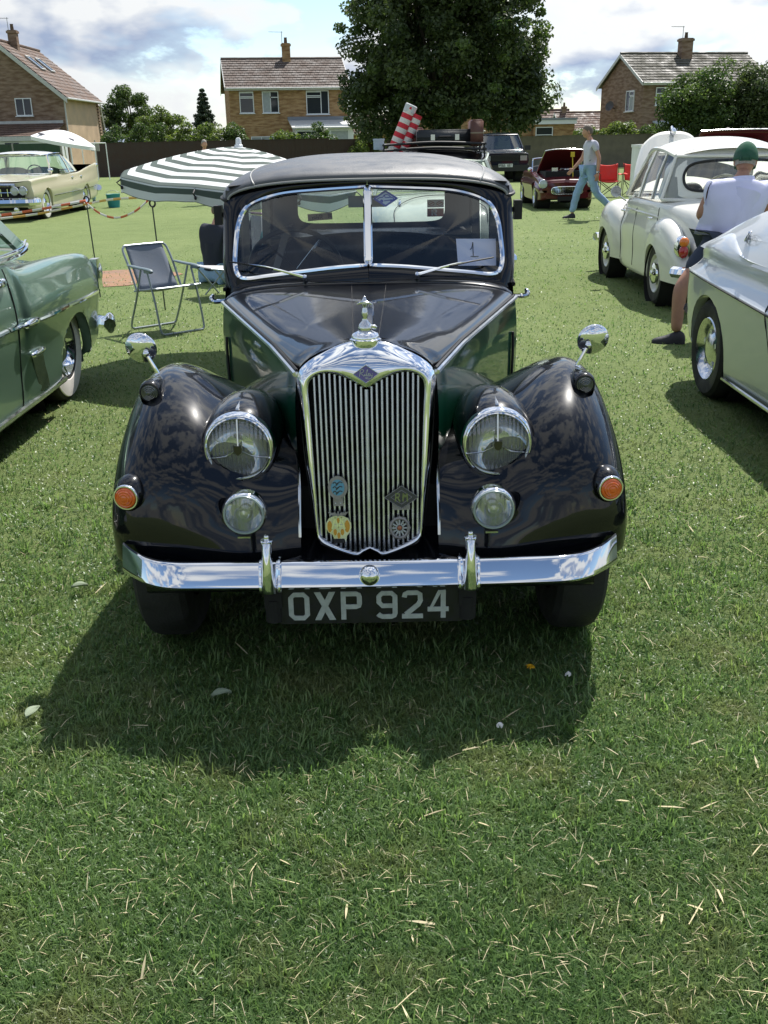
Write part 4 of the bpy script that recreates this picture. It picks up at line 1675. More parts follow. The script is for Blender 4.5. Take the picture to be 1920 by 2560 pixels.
def fog(x, y, z, R):
    c = np.array([x, y, z])
    ax = np.array([0, -1.0, 0.0])
    w = RB()
    w.lathe([(R * 1.0, .0), (R * 1.03, -.02), (R * .95, -.045), (R * .7, -.065), (R * .3, -.078), (0, -.08)], c, ax, 32)
    w.box((x, y + .07, z - R * .2), (.03, .09, .03))
    root = w.build('fog_lamp', M_BLACK, CAR)
    w = RB()
    w.lathe([(R * 1.045, -.028), (R * 1.055, -.004), (R * 1.02, .008), (R * .96, .013), (R * .86, .013), (R * .84, .006)], c, ax, 40)
    w.build('lamp_rim', M_CHROME, root)
    w = RB()
    w.lathe([(R * .95, .0135), (R * .93, .0175), (R * .86, .0175), (R * .84, .010)], c, ax, 40)
    w.build('lens_ring', mat('lens_ring_%d' % (x > 0), (.28, .34, .35), .2, coat=1), root)
    w = RB()
    w.lathe([(R * .85, .010), (R * .5, .016), (0, .019)], c, ax, 36)
    w.build('lens', M_LENS, root)
    w = RB()
    w.lathe([(R * .85, .006), (R * .6, -.018), (R * .3, -.03), (0, -.034)], c, ax, 30)
    w.build('reflector', M_CHROME, root)
    w = RB()
    w.lathe([(R * .25, -.03), (R * .27, .006), (R * .2, .012), (0, .0145)], c, ax, 20)
    w.build('bulb_shield', M_CHROME2, root)
    w = RB()
    w.box((x - .004, y - .006, z - R * 1.13), (.036, .012, .005))
    w.build('lamp_clip', M_CHROME2, root, smooth=False)


fog(-.352, 2.60, .572, .061)
fog(.354, 2.60, .574, .061)
M_SIDELENS = mat('clear_sidelight_lens', (.05, .055, .055), .08, coat=1)
for s_ in (-1, 1):
    # side lamp in a little pod on the crown of each wing
    c = np.array([s_ * .662, 2.925, .850])
    w = RB()
    P = []
    for t_, r_, dz in ((-.004, .030, 0), (.01, .0345, 0), (.05, .036, -.003), (.11, .031, -.006), (.18, .019, -.006), (.25, .004, -.004)):
        q = np.linspace(0, 2 * PI, 24, endpoint=False)
        P.append([c + (r_ * math.cos(a), t_, dz + r_ * math.sin(a) * (1.0 if math.sin(a) > 0 else 1.9)) for a in q])
    w.grid(cr(np.array(P), 16), cv=True)
    r0 = w.build('side_lamp', M_BLACK, CAR)
    w = RB()
    w.lathe([(.0305, -.004), (.031, .004), (.028, .007), (.0265, .004)], c, (0, -1, 0), 28)
    w.build('lamp_rim', M_TRIM, r0)
    w = RB()
    w.lathe([(.027, .004), (.025, .008), (.0225, .0075), (.020, .0115), (.0175, .011), (.015, .015), (.0125, .0145), (.010, .018), (.0075, .0175), (.004, .020), (0, .0205)], c, (0, -1, 0), 28)
    w.build('lens', M_SIDELENS, r0, ang=25)
    # amber indicator
    c = np.array([s_ * .696, 2.668, .606])
    ax = (s_ * .16, -1, 0)
    w = RB()
    w.lathe([(.049, -.05), (.050, -.03), (.043, -.006), (.0365, .004), (.030, .004)], c, ax, 32, (1.12, 1))
    r0 = w.build('indicator_lamp', M_BLACK, CAR)
    w = RB()
    w.lathe([(.0375, .002), (.0385, .010), (.036, .015), (.0325, .015), (.031, .009)], c, ax, 36)
    w.build('lamp_rim', M_CHROME, r0)
    w = RB()
    w.lathe([(.0315, .011), (.030, .019), (.026, .021), (.024, .0205), (.021, .0245), (.017, .0245), (.014, .027), (.010, .0265), (.006, .028), (0, .028)], c, ax, 32)
    w.build('lens', M_ORANGE, r0, ang=25)
    # wing mirror: chrome back towards the camera
    c = np.array([s_ * .722, 3.115, .948])
    ax = np.array((s_ * .10, -1, -.26))
    ax = ax / np.linalg.norm(ax)
    w = RB()
    w.lathe([(0, .020), (.012, .0192), (.026, .0155), (.038, .010), (.047, .004), (.0505, .0), (.051, -.005), (.048, -.007)], c, ax, 40)
    r0 = w.build('wing_mirror', M_CHROME, CAR)
    w = RB()
    w.lathe([(.049, -.006), (0, -.006)], c, ax, 32)
    w.build('mirror_glass', M_CHROME, r0)
    hub = c + ax * .022 + np.array((-s_ * .022, 0, -.008))
    foot = np.array([s_ * .668, 3.10, .862])
    w = RB()
    w.ell(hub, (.011, .011, .011), 8, 12)
    w.tube(cr([hub, hub * .35 + foot * .65, foot], 6), [.0055, .0055, .006, .006, .006, .006], 8)
    w.lathe([(.016, -.004), (.014, .004), (.008, .010)], foot, (s_ * -.2, 0, 1), 16)
    w.build('mirror_stem', M_CHROME, r0)

# ---- bumper with overriders, boss and number plate


def bump_y(x):
    s_ = abs(x) / .722
    return 2.505 + .020 * s_ ** 2 + .105 * max(0, (s_ - .72) / .28) ** 2.2


w = RB()
P = []
for x_ in np.r_[np.linspace(-.724, -.5, 14), np.linspace(-.48, .48, 26), np.linspace(.5, .724, 14)]:
    y_ = bump_y(x_)
    h_ = .031 + .004 * max(0, abs(x_) / .724 - .93) / .07
    zc = .412 + .012 * max(0, (abs(x_) / .722 - .8) / .2) ** 2
    P.append([(x_, y_ + .050, zc + h_ - .004), (x_, y_ + .038, zc + h_ + .003), (x_, y_ + .028, zc + h_ + .001), (x_, y_ + .024, zc + h_ - .005), (x_, y_ + .012, zc + .002), (x_, y_ + .001, zc - h_ + .012),
              (x_, y_ - .003, zc - h_ + .002), (x_, y_ + .004, zc - h_ - .007), (x_, y_ + .030, zc - h_ - .012)])
w.grid(np.array(P))
w.build('bumper', M_CHROME, CAR, ang=50)
w = RB()
w.lathe([(.030, .0), (.027, .008), (.018, .017), (.008, .021), (0, .022)], (0, 2.513, .412), (0, -1, .30), 28)
w.build('bumper_boss', M_CHROME, CAR)
for s_ in (-1, 1):
    x_ = s_ * .280
    w = RB()
    P = []
    for z_, y_, rx in ((.528, 2.492, .012), (.524, 2.488, .0145), (.49, 2.476, .0150), (.44, 2.468, .0165), (.39, 2.474, .0185), (.372, 2.484, .0185)):
        q = np.linspace(0, 2 * PI, 20, endpoint=False)
        P.append([(x_ + rx * math.cos(a), y_ + .022 * math.sin(a), z_ + (.012 * -math.sin(a) if z_ < .38 else 0)) for a in q])
    w.grid(cr(np.array(P), 20), cv=True)
    w.fan(cr(np.array(P), 20)[-1])
    w.fan(cr(np.array(P), 20)[0])
    o_ = w.build('overrider', M_CHROME, CAR)
    w = RB()
    w.lathe([(.017, .0), (.018, .006), (.016, .009), (.007, .011), (.008, .018), (.006, .022), (0, .023)], (x_, 2.490, .526), (0, 0, 1), 20)
    w.build('overrider_cap', M_CHROME, o_)
    for d_ in (-1, 1):
        w = RB()
        w.tube(cr([(x_ + d_ * .025, bump_y(x_) + .045, .450), (x_ + d_ * .024, bump_y(x_) + .020, .446), (x_ + d_ * .024, bump_y(x_) + .006, .412), (x_ + d_ * .024, bump_y(x_) - .008, .382), (x_ + d_ * .025, bump_y(x_) + .004, .370)], 14), .0075, 8)
        w.build('bumper_strap', M_CHROME, o_)
    w = RB()
    w.box((x_, 2.60, .33), (.05, .10, .07))
    w.lathe([(.026, 0), (.026, .07), (0, .07)], (x_, 2.57, .25), (0, 0, 1), 16)
    w.build('bumper_iron', M_DARK, CAR, smooth=False)

PX0, PY0, PZ0 = 0.0, 2.555, .298
w = RB()
w.box((PX0, PY0 + .006, PZ0), (.53, .006, .115))
PLT = w.build('number_plate', mat('plate_black', (.006, .0065, .007), .5, var=.3, vscale=40), CAR, smooth=False)


def glyph(ch, w_, h_, s_):
    """bar-letter outlines as polygons (list of polygons or strokes)"""
    r_ = .28 * w_
    if ch == 'O':
        return [('loop', [(s_ / 2, r_), (s_ / 2, h_ - r_), (r_, h_ - s_ / 2), (w_ - r_, h_ - s_ / 2), (w_ - s_ / 2, h_ - r_), (w_ - s_ / 2, r_), (w_ - r_, s_ / 2), (r_, s_ / 2)])]
    if ch == 'X':
        return [('poly', [(0, 0), (s_ * 1.25, 0), (w_, h_), (w_ - s_ * 1.25, h_)]), ('poly', [(w_ - s_ * 1.25, 0), (w_, 0), (s_ * 1.25, h_), (0, h_)])]
    if ch == 'P':
        return [('poly', [(0, 0), (s_, 0), (s_, h_), (0, h_)]), ('line', [(s_ * .5, h_ - s_ / 2), (w_ - r_, h_ - s_ / 2), (w_ - s_ * .62, h_ - s_ * .75), (w_ - s_ / 2, h_ - r_), (w_ - s_ / 2, h_ * .46 + r_ * .6), (w_ - s_ * .62, h_ * .46 + s_ * .2), (w_ - r_, h_ * .46), (s_ * .5, h_ * .46)])]
    if ch == '9':
        return [('loop', [(s_ / 2, h_ * .60), (s_ / 2, h_ - r_), (r_, h_ - s_ / 2), (w_ - r_, h_ - s_ / 2), (w_ - s_ / 2, h_ - r_), (w_ - s_ / 2, h_ * .58), (w_ - s_ / 2, h_ * .47), (r_, h_ * .47)]),
                ('line', [(w_ - s_ / 2, h_ * .6), (w_ - s_ / 2, r_), (w_ - s_ * .65, s_ * .75), (w_ - r_, s_ / 2), (r_, s_ / 2), (s_ * .6, s_ * .8), (s_ * .3, s_ * 1.1)])]
    if ch == '2':
        return [('line', [(s_ / 2, h_ - r_ * 1.25), (s_ * .65, h_ - s_ * .8), (r_, h_ - s_ / 2), (w_ - r_, h_ - s_ / 2), (w_ - s_ * .6, h_ - s_ * .8), (w_ - s_ / 2, h_ * .64), (w_ - s_ * .9, h_ * .50), (s_ * .8, s_ * .9)]),
                ('poly', [(0, 0), (w_, 0), (w_, s_), (0, s_)])]
    if ch == '4':
        return [('poly', [(w_ * .62, 0), (w_ * .62 + s_, 0), (w_ * .62 + s_, h_), (w_ * .62, h_)]), ('poly', [(0, h_ * .24), (w_, h_ * .24), (w_, h_ * .24 + s_), (0, h_ * .24 + s_)]),
                ('poly', [(0, h_ * .24), (s_ * .9, h_ * .24 + s_ * .6), (w_ * .70, h_), (w_ * .50, h_)])]


def char(ch, x, z, w_, h_, s_, parent, y=PY0 + .0028, name='plate_character', dy=-1, material=None):
    w = RB()
    for kk, (kind, p) in enumerate(glyph(ch, w_, h_, s_)):
        o = (x, y - .0004 * kk, z)
        if kind == 'poly':
            w.prism(p, o, EX, (0, 0, 1), .0028, (0, dy, 0))
        elif kind == 'line':
            w.stroke(np.array(p), s_, o, EX, (0, 0, 1), .0028, (0, dy, 0))
        else:
            q = np.array(p + p[:1])
            T = np.roll(q[:-1], -1, 0) - np.roll(q[:-1], 1, 0)
            T /= np.linalg.norm(T, axis=1)[:, None]
            Nn = np.stack([-T[:, 1], T[:, 0]], 1) * s_ / 2
            A_, B_ = q[:-1] + Nn, q[:-1] - Nn
            f = lambda Z, d: np.array([(x + a, y + dy * d, z + b) for a, b in Z])
            w.grid(np.stack([f(B_, 0), f(B_, .0028), f(A_, .0028), f(A_, 0)], 1), cu=True, cv=True)
    return w.build(name, material or M_SILVER_LETTER, parent, smooth=False)


for ch, x_ in zip('OXP924', (-.233, -.158, -.0815, .021, .0945, .169)):
    char(ch, x_ - .004, .2535, .061, .089, .0145, PLT)
w = RB()
for x_ in (-.17, .165):
    w.lathe([(.003, 0), (.002, .002), (0, .0025)], (x_, PY0 + .002, .30), (0, -1, 0), 8)
w.build('plate_screw', M_TRIM, PLT)

# ---- wheels


def wheel(car, B, x, y, r, wdt, side, rim_r, hub_mat, wall=None, wall_r=None, name='wheel', disc=None, spokes=0):
    """outer face towards side (+1 = +x)"""
    w = B()
    a = (side, 0, 0)
    o = (x, y, r)
    h = wdt / 2
    w.lathe([(rim_r, -h * .9), (rim_r + .02, -h), (r - .03, -h), (r - .008, -h * .8), (r, -h * .5), (r, h * .5), (r - .008, h * .8), (r - .03, h), (rim_r + .02, h), (rim_r, h * .9)], o, a, 44)
    root = w.build(name, M_RUBBER, car, ang=30)
    if wall:
        w = B()
        w.lathe([(wall_r[0], h * .985), (wall_r[0] + .005, h + .004), ((wall_r[0] + wall_r[1]) / 2, h + .008), (wall_r[1] - .005, h + .003), (wall_r[1], h * .97)], o, a, 44)
        w.build('whitewall', wall, root)
    w = B()
    w.lathe([(rim_r + .004, h * .88), (rim_r - .006, h * .97), (rim_r - .022, h * .80), (rim_r - .04, h * .42), (rim_r * .62, h * .30), (rim_r * .60, h * .55), (rim_r * .45, h * .75), (rim_r * .2, h * .86), (0, h * .88)], o, a, 40)
    w.build('rim', hub_mat, root)
    return root


M_RIMBLACK = M_BLACK
for y_ in (3.05, 5.92):
    for s_ in (-1, 1):
        wheel(CAR, RB, s_ * .655, y_, .335, .155, s_, .205, M_RIMBLACK)

# ---- scuttle, windscreen surround
FR_H = [(.002, 4.095, 1.080), (.14, 4.113, 1.070), (.30, 4.132, 1.052), (.42, 4.147, 1.038), (.505, 4.158, 1.028), (.545, 4.170, 1.040), (.560, 4.198, 1.085), (.556, 4.240, 1.165), (.545, 4.280, 1.240),
        (.515, 4.306, 1.297), (.455, 4.316, 1.332), (.345, 4.311, 1.358), (.18, 4.288, 1.370), (.002, 4.262, 1.379)]
OU_H = [(0, 4.055, 1.018), (.16, 4.075, 1.012), (.32, 4.10, 1.002), (.46, 4.125, .985), (.565, 4.15, .965), (.600, 4.185, .985), (.612, 4.225, 1.07), (.612, 4.275, 1.17), (.610, 4.315, 1.26),
        (.602, 4.345, 1.335), (.54, 4.35, 1.380), (.38, 4.325, 1.402), (.19, 4.29, 1.412), (0, 4.262, 1.418)]
fi, fo = cr(np.array(FR_H), 60), cr(np.array(OU_H), 60)
mid_ = (fi + fo) / 2 + np.array([0, -.012, 0])
w = RB()
w.grid(np.stack([fo + np.array([0, .06, 0]), fo, fo * .75 + fi * .25 + np.array([0, -.008, 0]), mid_, fi * .85 + fo * .15 + np.array([0, -.006, 0]), fi, fi + np.array([0, .03, 0])], 0))
pair(w, 'windscreen_surround', M_BLACK, CAR, ang=50)
# scuttle strip between bonnet and surround
w = RB()
xs_ = np.linspace(-.585, .585, 41)
P = []
for x_ in xs_:
    s_ = abs(x_) / .585
    z0 = bon_z(x_, 4.055)
    yo, zo = np.interp(abs(x_), [p[0] for p in OU_H[:5]], [p[1] for p in OU_H[:5]]), np.interp(abs(x_), [p[0] for p in OU_H[:5]], [p[2] for p in OU_H[:5]])
    P.append([(x_, 4.05, z0 - .03), (x_, 4.056, z0 + .004), (x_, 4.066, z0 + .010), (x_, max(yo, 4.075), max(zo, z0 + .012)), (x_, max(yo, 4.075) + .03, max(zo, z0 + .012) + .01)])
w.grid(np.array(P))
w.build('scuttle', M_BLACK, CAR)
# chrome frames, one to each half of the V screen, and panes
fr = np.array(FR_H)
loop = np.vstack([cr(fr, 60)])
for s_ in (1, -1):
    L_ = loop.copy()
    L_[:, 0] = L_[:, 0] * .985 + .006
    side = np.array([(L_[0] * (1 - t_) + L_[-1] * t_) for t_ in np.linspace(1, 0, 16)[1:-1]])
    P = np.vstack([L_, side])
    P[:, 1] -= .006
    P[:, 0] *= s_
    w = RB()
    w.tube(P, .0100, 8, closed=True)
    f_ = w.build('windscreen_frame', M_CHROME, CAR)
    w = RB()
    w.fan(P + np.array([0, .006, 0]))
    w.build('windscreen_pane', M_WSGLASS, f_, smooth=False)
w = RB()
w.box((0, 4.165, 1.23), (.022, .012, .30), rotx(-math.atan2(.167, .30)))
w.build('windscreen_pillar', M_CHROME, CAR, smooth=False)
# wipers
for piv, elb, tip, tail in (((-.26, 4.075, 1.040), (-.41, 4.105, 1.078), (-.575, 4.158, 1.098), (-.44, 4.11, 1.08)), ((.197, 4.07, 1.043), (.35, 4.10, 1.078), (.515, 4.145, 1.097), (.36, 4.10, 1.082))):
    piv, elb, tip = map(np.array, (piv, elb, tip))
    w = RB()
    w.tube(cr([piv, elb, tip * .5 + elb * .5], 8), [.007, .0055, .005, .0045, .004, .004, .0035, .003], 6)
    w.lathe([(.010, -.02), (.011, .0), (.008, .008), (0, .010)], piv, (0, -.8, .6), 16)
    f_ = w.build('wiper', M_CHROME, CAR)
    w = RB()
    d_ = tip - elb
    w.tube([elb + d_ * -.12 + np.array([0, -.004, -.004]), elb + d_ * .45 + np.array([0, -.006, .0]), tip], .0035, 5)
    w.build('wiper_blade', M_TRIM, f_)

# ---- roof: black leathercloth, with piped seams
RS = [(4.256, .588, 1.335, 1.410), (4.262, .600, 1.336, 1.427), (4.295, .612, 1.338, 1.444), (4.39, .628, 1.340, 1.464), (4.6, .643, 1.34, 1.480), (4.95, .655, 1.335, 1.493), (5.4, .660, 1.33, 1.500), (5.85, .655, 1.32, 1.492), (6.25, .63, 1.29, 1.462), (6.5, .59, 1.24, 1.40), (6.60, .56, 1.20, 1.34)]


def roof_row(y, w_, ze, zc, n=61):
    row = []
    for u in np.linspace(-1, 1, n):
        q = abs(u) * PI / 2
        s_ = math.sin(q) ** .92
        row.append((math.copysign(s_, u) * w_, y + .085 * s_ ** 2.4 * max(0, (4.8 - y) / .55), ze + (zc - ze) * max(0, 1 - s_ ** 2.9) ** .5))
    return row


w = RB()
RF = cr(np.array([roof_row(*r) for r in RS]), 60)
w.grid(RF)
w.build('roof', M_FABRIC, CAR, ang=60)
w = RB()
w.tube(RF[0] + np.array([0, -.004, -.002]), .0055, 6)
w.build('roof_piping', M_PIPE, CAR)
for s_ in (13, 47):
    w = RB()
    w.tube(RF[2:50, s_] + np.array([0, 0, .001]), .0035, 5)
    w.build('roof_seam', M_PIPE, CAR)
w = RB()
w.tube(np.vstack([RF[::4, 0]]) + np.array([-.004, 0, -.004]), .008, 6)
pair(w, 'drip_rail', M_TRIM, CAR)

# ---- cabin sides, tail panel with rear window
w = RB()
P = []
for y_, xt, xm, xl in ((4.16, .600, .607, .598), (4.35, .612, .625, .61), (4.7, .645, .665, .64), (5.2, .662, .69, .655), (5.7, .662, .69, .655), (6.2, .64, .67, .64), (6.6, .57, .62, .60), (7.0, .35, .45, .46)):
    zt = .985 if y_ < 6.6 else .985 - (y_ - 6.6) * .5
    P.append(cr([(xt, y_, zt), (xm, y_, zt - .08), (xm, y_, .78), (xm - .004, y_, .62), (xl, y_, .46), (xl - .03, y_, .30)], 14))
w.grid(cr(np.array(P), 44))
pair(w, 'body_side', M_GREEN, CAR)
for y0, y1 in ((4.325, 4.40), (5.12, 5.19), (6.02, 6.20)):
    w = RB()
    xa = np.interp(y0, [4.16, 4.35, 4.7, 5.2, 5.7, 6.2, 6.6], [.600, .612, .645, .662, .662, .64, .57])
    w.add([(xa, y0, .98), (xa, y1, .98), (xa - .012, y1 + .02, 1.37), (xa - .012, y0 + .02, 1.37), (xa - .05, y0, .98), (xa - .05, y1, .98), (xa - .055, y1 + .02, 1.37), (xa - .055, y0 + .02, 1.37)],
          [(0, 1, 2, 3), (7, 6, 5, 4), (0, 3, 7, 4), (1, 5, 6, 2)])
    pair(w, 'door_pillar', M_BLACK, CAR, smooth=False)
for y0, y1 in ((4.42, 5.10), (5.21, 6.0)):
    w = RB()
    w.add([(.625, y0, .985), (.648, y1, .985), (.640, y1, 1.365), (.615, y0 + .03, 1.365)], [(0, 1, 2, 3)])
    pair(w, 'side_window', M_GLASS, CAR, smooth=False)
# waist moulding
w = RB()
w.tube(cr([(.603, 4.16, .985), (.617, 4.35, .988), (.65, 4.7, .988), (.667, 5.2, .986), (.667, 5.7, .984), (.645, 6.2, .98)], 24), .009, 6)
pair(w, 'waist_moulding', M_BLACK, CAR)
# rear: closed tail around a wide rear window
wi = np.array([(0, 1.075), (.25, 1.075), (.40, 1.080), (.455, 1.11), (.462, 1.19), (.455, 1.30), (.42, 1.335), (.25, 1.345), (0, 1.348)])
wo_ = np.array([(0, .62), (.30, .62), (.56, .70), (.66, .95), (.665, 1.15), (.655, 1.32), (.55, 1.41), (.28, 1.44), (0, 1.445)])
a_, b_ = cr(wi, 40), cr(wo_, 40)
w = RB()
w.grid(np.stack([[(x, 6.55 + .10 * (1.3 - z), z) for x, z in b_], [(x, 6.45, z) for x, z in a_]], 0))
pair(w, 'tail_panel', mat('cabin_trim', (.030, .031, .034), .85), CAR)
w = RB()
full = np.vstack([a_, (a_ * np.array([-1, 1]))[::-1][1:-1]])
w.fan(np.array([(x, 6.46, z) for x, z in full]))
RWIN = w.build('rear_window', M_GLASS, CAR, smooth=False)
w = RB()
P = []
for x_ in np.linspace(-.6, .6, 17):
    s_ = abs(x_) / .6
    P.append(cr([(x_, 6.5, 1.05 - .05 * s_), (x_, 6.75, .98 - .06 * s_), (x_, 7.0, .80 - .1 * s_), (x_, 7.1, .55), (x_, 7.05, .35)], 10))
w.grid(np.array(P))
w.build('boot', M_GREEN, CAR)
w = RB()
cs_ = surf(ctrl[[0, 3, 5, 7]][:, [2, 4, 6, 8]], 20, 24)
P = []
for t_, hh in ((0, .70), (.5, .74), (.85, .66), (1, .52)):
    P.append([(.55 + .24 * t_, 5.35, .42), (.55 + .24 * t_, 5.6, hh * .9), (.55 + .24 * t_, 5.92, hh), (.55 + .24 * t_, 6.3, hh * .9), (.55 + .22 * t_, 6.75, .42)])
w.grid(surf(np.array(P), 16, 24))
pair(w, 'rear_wing', M_BLACK, CAR)
w = RB()
w.tube([(.6145, 4.335, .97), (.619, 4.335, .85), (.617, 4.335, .62), (.604, 4.335, .44)], .0035, 5)
pair(w, 'door_gap', M_DARK, CAR)
# door handles, and the little black boxes at the screen pillars
w = RB()
w.tube(cr([(.610, 4.245, .925), (.640, 4.240, .925), (.668, 4.240, .926), (.674, 4.246, .940), (.668, 4.26, .950)], 10), [.010, .009, .009, .010, .011, .012, .012, .011, .009, .006], 8)
pair(w, 'door_handle', M_CHROME, CAR)
w = RB()
w.box((.650, 4.45, 1.265), (.034, .05, .080))
w.box((.628, 4.46, 1.265), (.03, .02, .02))
pair(w, 'pillar_mirror', M_TRIM, CAR, smooth=False)

# ---- cabin
w = RB()
P = []
for x_ in np.linspace(-.56, .56, 57):
    s_ = abs(x_) / .56
    top = 1.128 - .075 * s_ ** 2.2
    rib = .012 * abs(math.sin(x_ / .075 * PI)) ** .6
    P.append([(x_, 5.16, .70), (x_, 5.13, .80), (x_, 5.04 - rib, .95), (x_, 5.00 - rib, 1.04), (x_, 5.005 - rib, top - .03), (x_, 5.03, top), (x_, 5.09, top - .01), (x_, 5.14, top - .12), (x_, 5.16, .8)])
w.grid(np.array(P))
w.build('front_seat', M_LEATHER, CAR, ang=50)
w = RB()
w.tube(np.array([(x_, 5.03, 1.131 - .075 * (abs(x_) / .56) ** 2.2) for x_ in np.linspace(-.56, .56, 30)]), .006, 5)
w.build('seat_piping', M_TRIM, CAR)
w = RB()
w.box((0, 5.9, .95), (1.15, .22, .20))
w.box((0, 6.25, 1.03), (1.15, .5, .03))
w.build('rear_seat', M_LEATHER, CAR, smooth=False)
w = RB()
w.grid(np.array([[(x_, y_, 1.385 + (.07 * (1 - (abs(x_) / .6) ** 2.5)) * min(1, (y_ - 4.2) * 3)) for x_ in np.linspace(-.6, .6, 15)] for y_ in np.linspace(4.33, 6.4, 8)]))
w.build('headlining', MATS['cabin_trim'], CAR)
w = RB()
w.box((0, 4.22, .985), (1.10, .14, .10))
w.box((0, 5.0, .45), (1.15, 2.2, .05))
w.build('dashboard', M_TRIM, CAR, smooth=False)
q = np.linspace(0, 2 * PI, 40, endpoint=False)
cst = np.array([-.33, 4.52, 1.02])
R_ = rotx(math.radians(28))
w = RB()
w.tube(np.array([cst + R_ @ np.array([.205 * math.cos(a), 0, .205 * math.sin(a)]) for a in q]), .011, 8, closed=True)
f_ = w.build('steering_wheel', M_TRIM, CAR)
w = RB()
for da in (.03, -.03, 0):
    w.tube([cst + R_ @ np.array([0, 0, 0]), cst + R_ @ np.array([.20 * math.cos(.9 + da), 0, .20 * math.sin(.9 + da)])], .0022, 4)
    w.tube([cst + R_ @ np.array([0, 0, 0]), cst + R_ @ np.array([.20 * math.cos(2.3 + da), 0, .20 * math.sin(2.3 + da)])], .0022, 4)
w.build('spoke', M_CHROME2, f_)
w = RB()
w.box((-.005, 4.36, 1.315), (.155, .014, .046))
w.tube([(0, 4.36, 1.335), (0, 4.31, 1.38)], .006, 6)
w.build('interior_mirror', mat('mirror_grey', (.10, .115, .13), .35), CAR, smooth=False)
w = RB()
w.add([(-.42, 5.0, 1.17), (-.38, 5.0, 1.18), (-.435, 4.75, .98), (-.47, 4.75, .97)], [(0, 1, 2, 3)])
w.build('seat_belt', mat('belt_webbing', (.13, .125, .12), .7), CAR, smooth=False, thick=.003)
# stickers on the glass
w = RB()
sx, sz = .075, 1.330
w.prism([(-.054, 0), (0, .036), (.054, 0), (0, -.036)], (sx, 4.272, sz), EX, (0, .40, .92), .001, (0, -.92, .4))
st_ = w.build('windscreen_sticker', mat('sticker_white', (.45, .55, .68), .5), CAR, smooth=False)
st_['label'] = 'blue and white diamond sticker with a car outline'
w = RB()
for a_, b_ in (((-.054, 0), (0, .036)), ((0, .036), (.054, 0)), ((.054, 0), (0, -.036)), ((0, -.036), (-.054, 0))):
    w.stroke(np.array([a_, b_]) * .88, .0075, (sx, 4.2705, sz), EX, (0, .40, .92), .0008, (0, -.92, .4))
for pts_ in ([(-.034, -.002), (-.024, .004), (-.012, .005), (-.004, .015), (.012, .015), (.022, .005), (.034, .001), (.032, -.008)], [(-.034, -.002), (-.033, -.010), (-.01, -.012)], [(-.006, -.010), (.026, -.006)], [(-.004, .015), (0, .004), (.020, .005)]):
    w.stroke(cr(np.array(pts_), 16), .0035, (sx, 4.2704, sz), EX, (0, .40, .92), .0008, (0, -.92, .4))
for cx0 in (-.016, .026):
    w.prism(circ(cx0, -.011, .007, n=12), (sx, 4.2703, sz), EX, (0, .40, .92), .0008, (0, -.92, .4))
w.build('print', mat('sticker_blue', (.025, .06, .38), .5), st_, smooth=False)
# rear window stickers: they read from outside, so they are mirrored from here
w = RB()
w.box((-.325, 6.452, 1.115), (.155, .002, .042), roty(-.06))
s1 = w.build('rear_sticker', mat('sticker_tan', (.55, .44, .30), .6), CAR, smooth=False)
s1['label'] = 'tan strip sticker reading Relay in reverse'
w = RB()
w.box((-.262, 6.450, 1.122), (.026, .002, .026))
RELAY = [[(0, 0), (0, 2)], [(0, 2), (1, 2), (1, 1.1), (0, 1)], [(.4, 1), (1.1, 0)], [(1.5, .7), (2.3, .8), (2.0, 1.2), (1.5, .7), (1.8, .1), (2.3, .2)], [(2.7, 0), (2.7, 2)], [(3.9, 1.1), (3.2, .9), (3.3, .1), (3.9, .2), (3.9, 1.1), (4.0, 0)], [(4.3, 1.1), (4.7, .2)], [(5.1, 1.1), (4.5, -.6)]]
script(w, RELAY, (-.312, 6.4505, 1.100), (-1, 0, .06), (0, 0, 1), .0125, .0045, .001, (0, -1, 0))
w.build('print', M_INK, s1, smooth=False)
w = RB()
w.box((.405, 6.452, 1.128), (.105, .002, .050))
s2 = w.build('rear_sticker', mat('sticker_red', (.42, .09, .06), .6), CAR, smooth=False)
s2['label'] = 'red sticker with a white letter R'
w = RB()
script(w, [[(0, 0), (0, 2)], [(0, 2), (1.2, 1.9), (1.2, 1.1), (0, 1)], [(.5, 1), (1.5, 0)]], (.385, 6.4505, 1.110), EX, (0, 0, 1), .018, .011, .001, (0, -1, 0))
w.build('print', M_WHITEP, s2, smooth=False)
w = RB()
w.box((.405, 6.452, 1.182), (.105, .002, .048))
s3 = w.build('rear_sticker', M_WHITEP, CAR, smooth=False)
s3['label'] = 'white sticker with two small red ovals'
w = RB()
for cx0 in (.378, .432):
    w.tube(np.array([(cx0 + .019 * math.cos(a), 6.450, 1.182 + .011 * math.sin(a)) for a in np.linspace(0, 2 * PI, 16, endpoint=False)]), .002, 4, closed=True)
    w.stroke(np.array([(cx0 - .012, 1.178), (cx0 + .012, 1.187)]), .005, (0, 6.4505, 0), EX, (0, 0, 1), .001, (0, -1, 0))
w.build('print', MATS['sticker_red'], s3, smooth=False)

# the entry card lying inside the screen is a loose thing of its own
card = thing('entry_card', 'lilac paper card with a handwritten 1 behind the saloon windscreen', 'card', (RX + .455, 4.20, 1.05))
w = MB()
tl = rotx(-.45)
w.prism([(-.082, .012), (.080, .006), (.082, .122), (-.088, .128)], (0, 0, 0), (1, .17, 0), (0, .43, .90), .0012, (0, -.9, .43))
w.build('paper', M_PAPER, card, smooth=False)
w = MB()
w.stroke(cr(np.array([(-.030, .080), (-.022, .088), (-.017, .112), (-.017, .08), (-.0165, .052)]), 14), .0030, (0, -.003, 0), (1, .17, 0), (0, .43, .90), .0008, (0, -.9, .43))
w.stroke(np.array([(-.028, .050), (.006, .049)]), .003, (0, -.003, 0), (1, .17, 0), (0, .43, .90), .0008, (0, -.9, .43))
w.build('handwriting', M_INK, card, smooth=False)

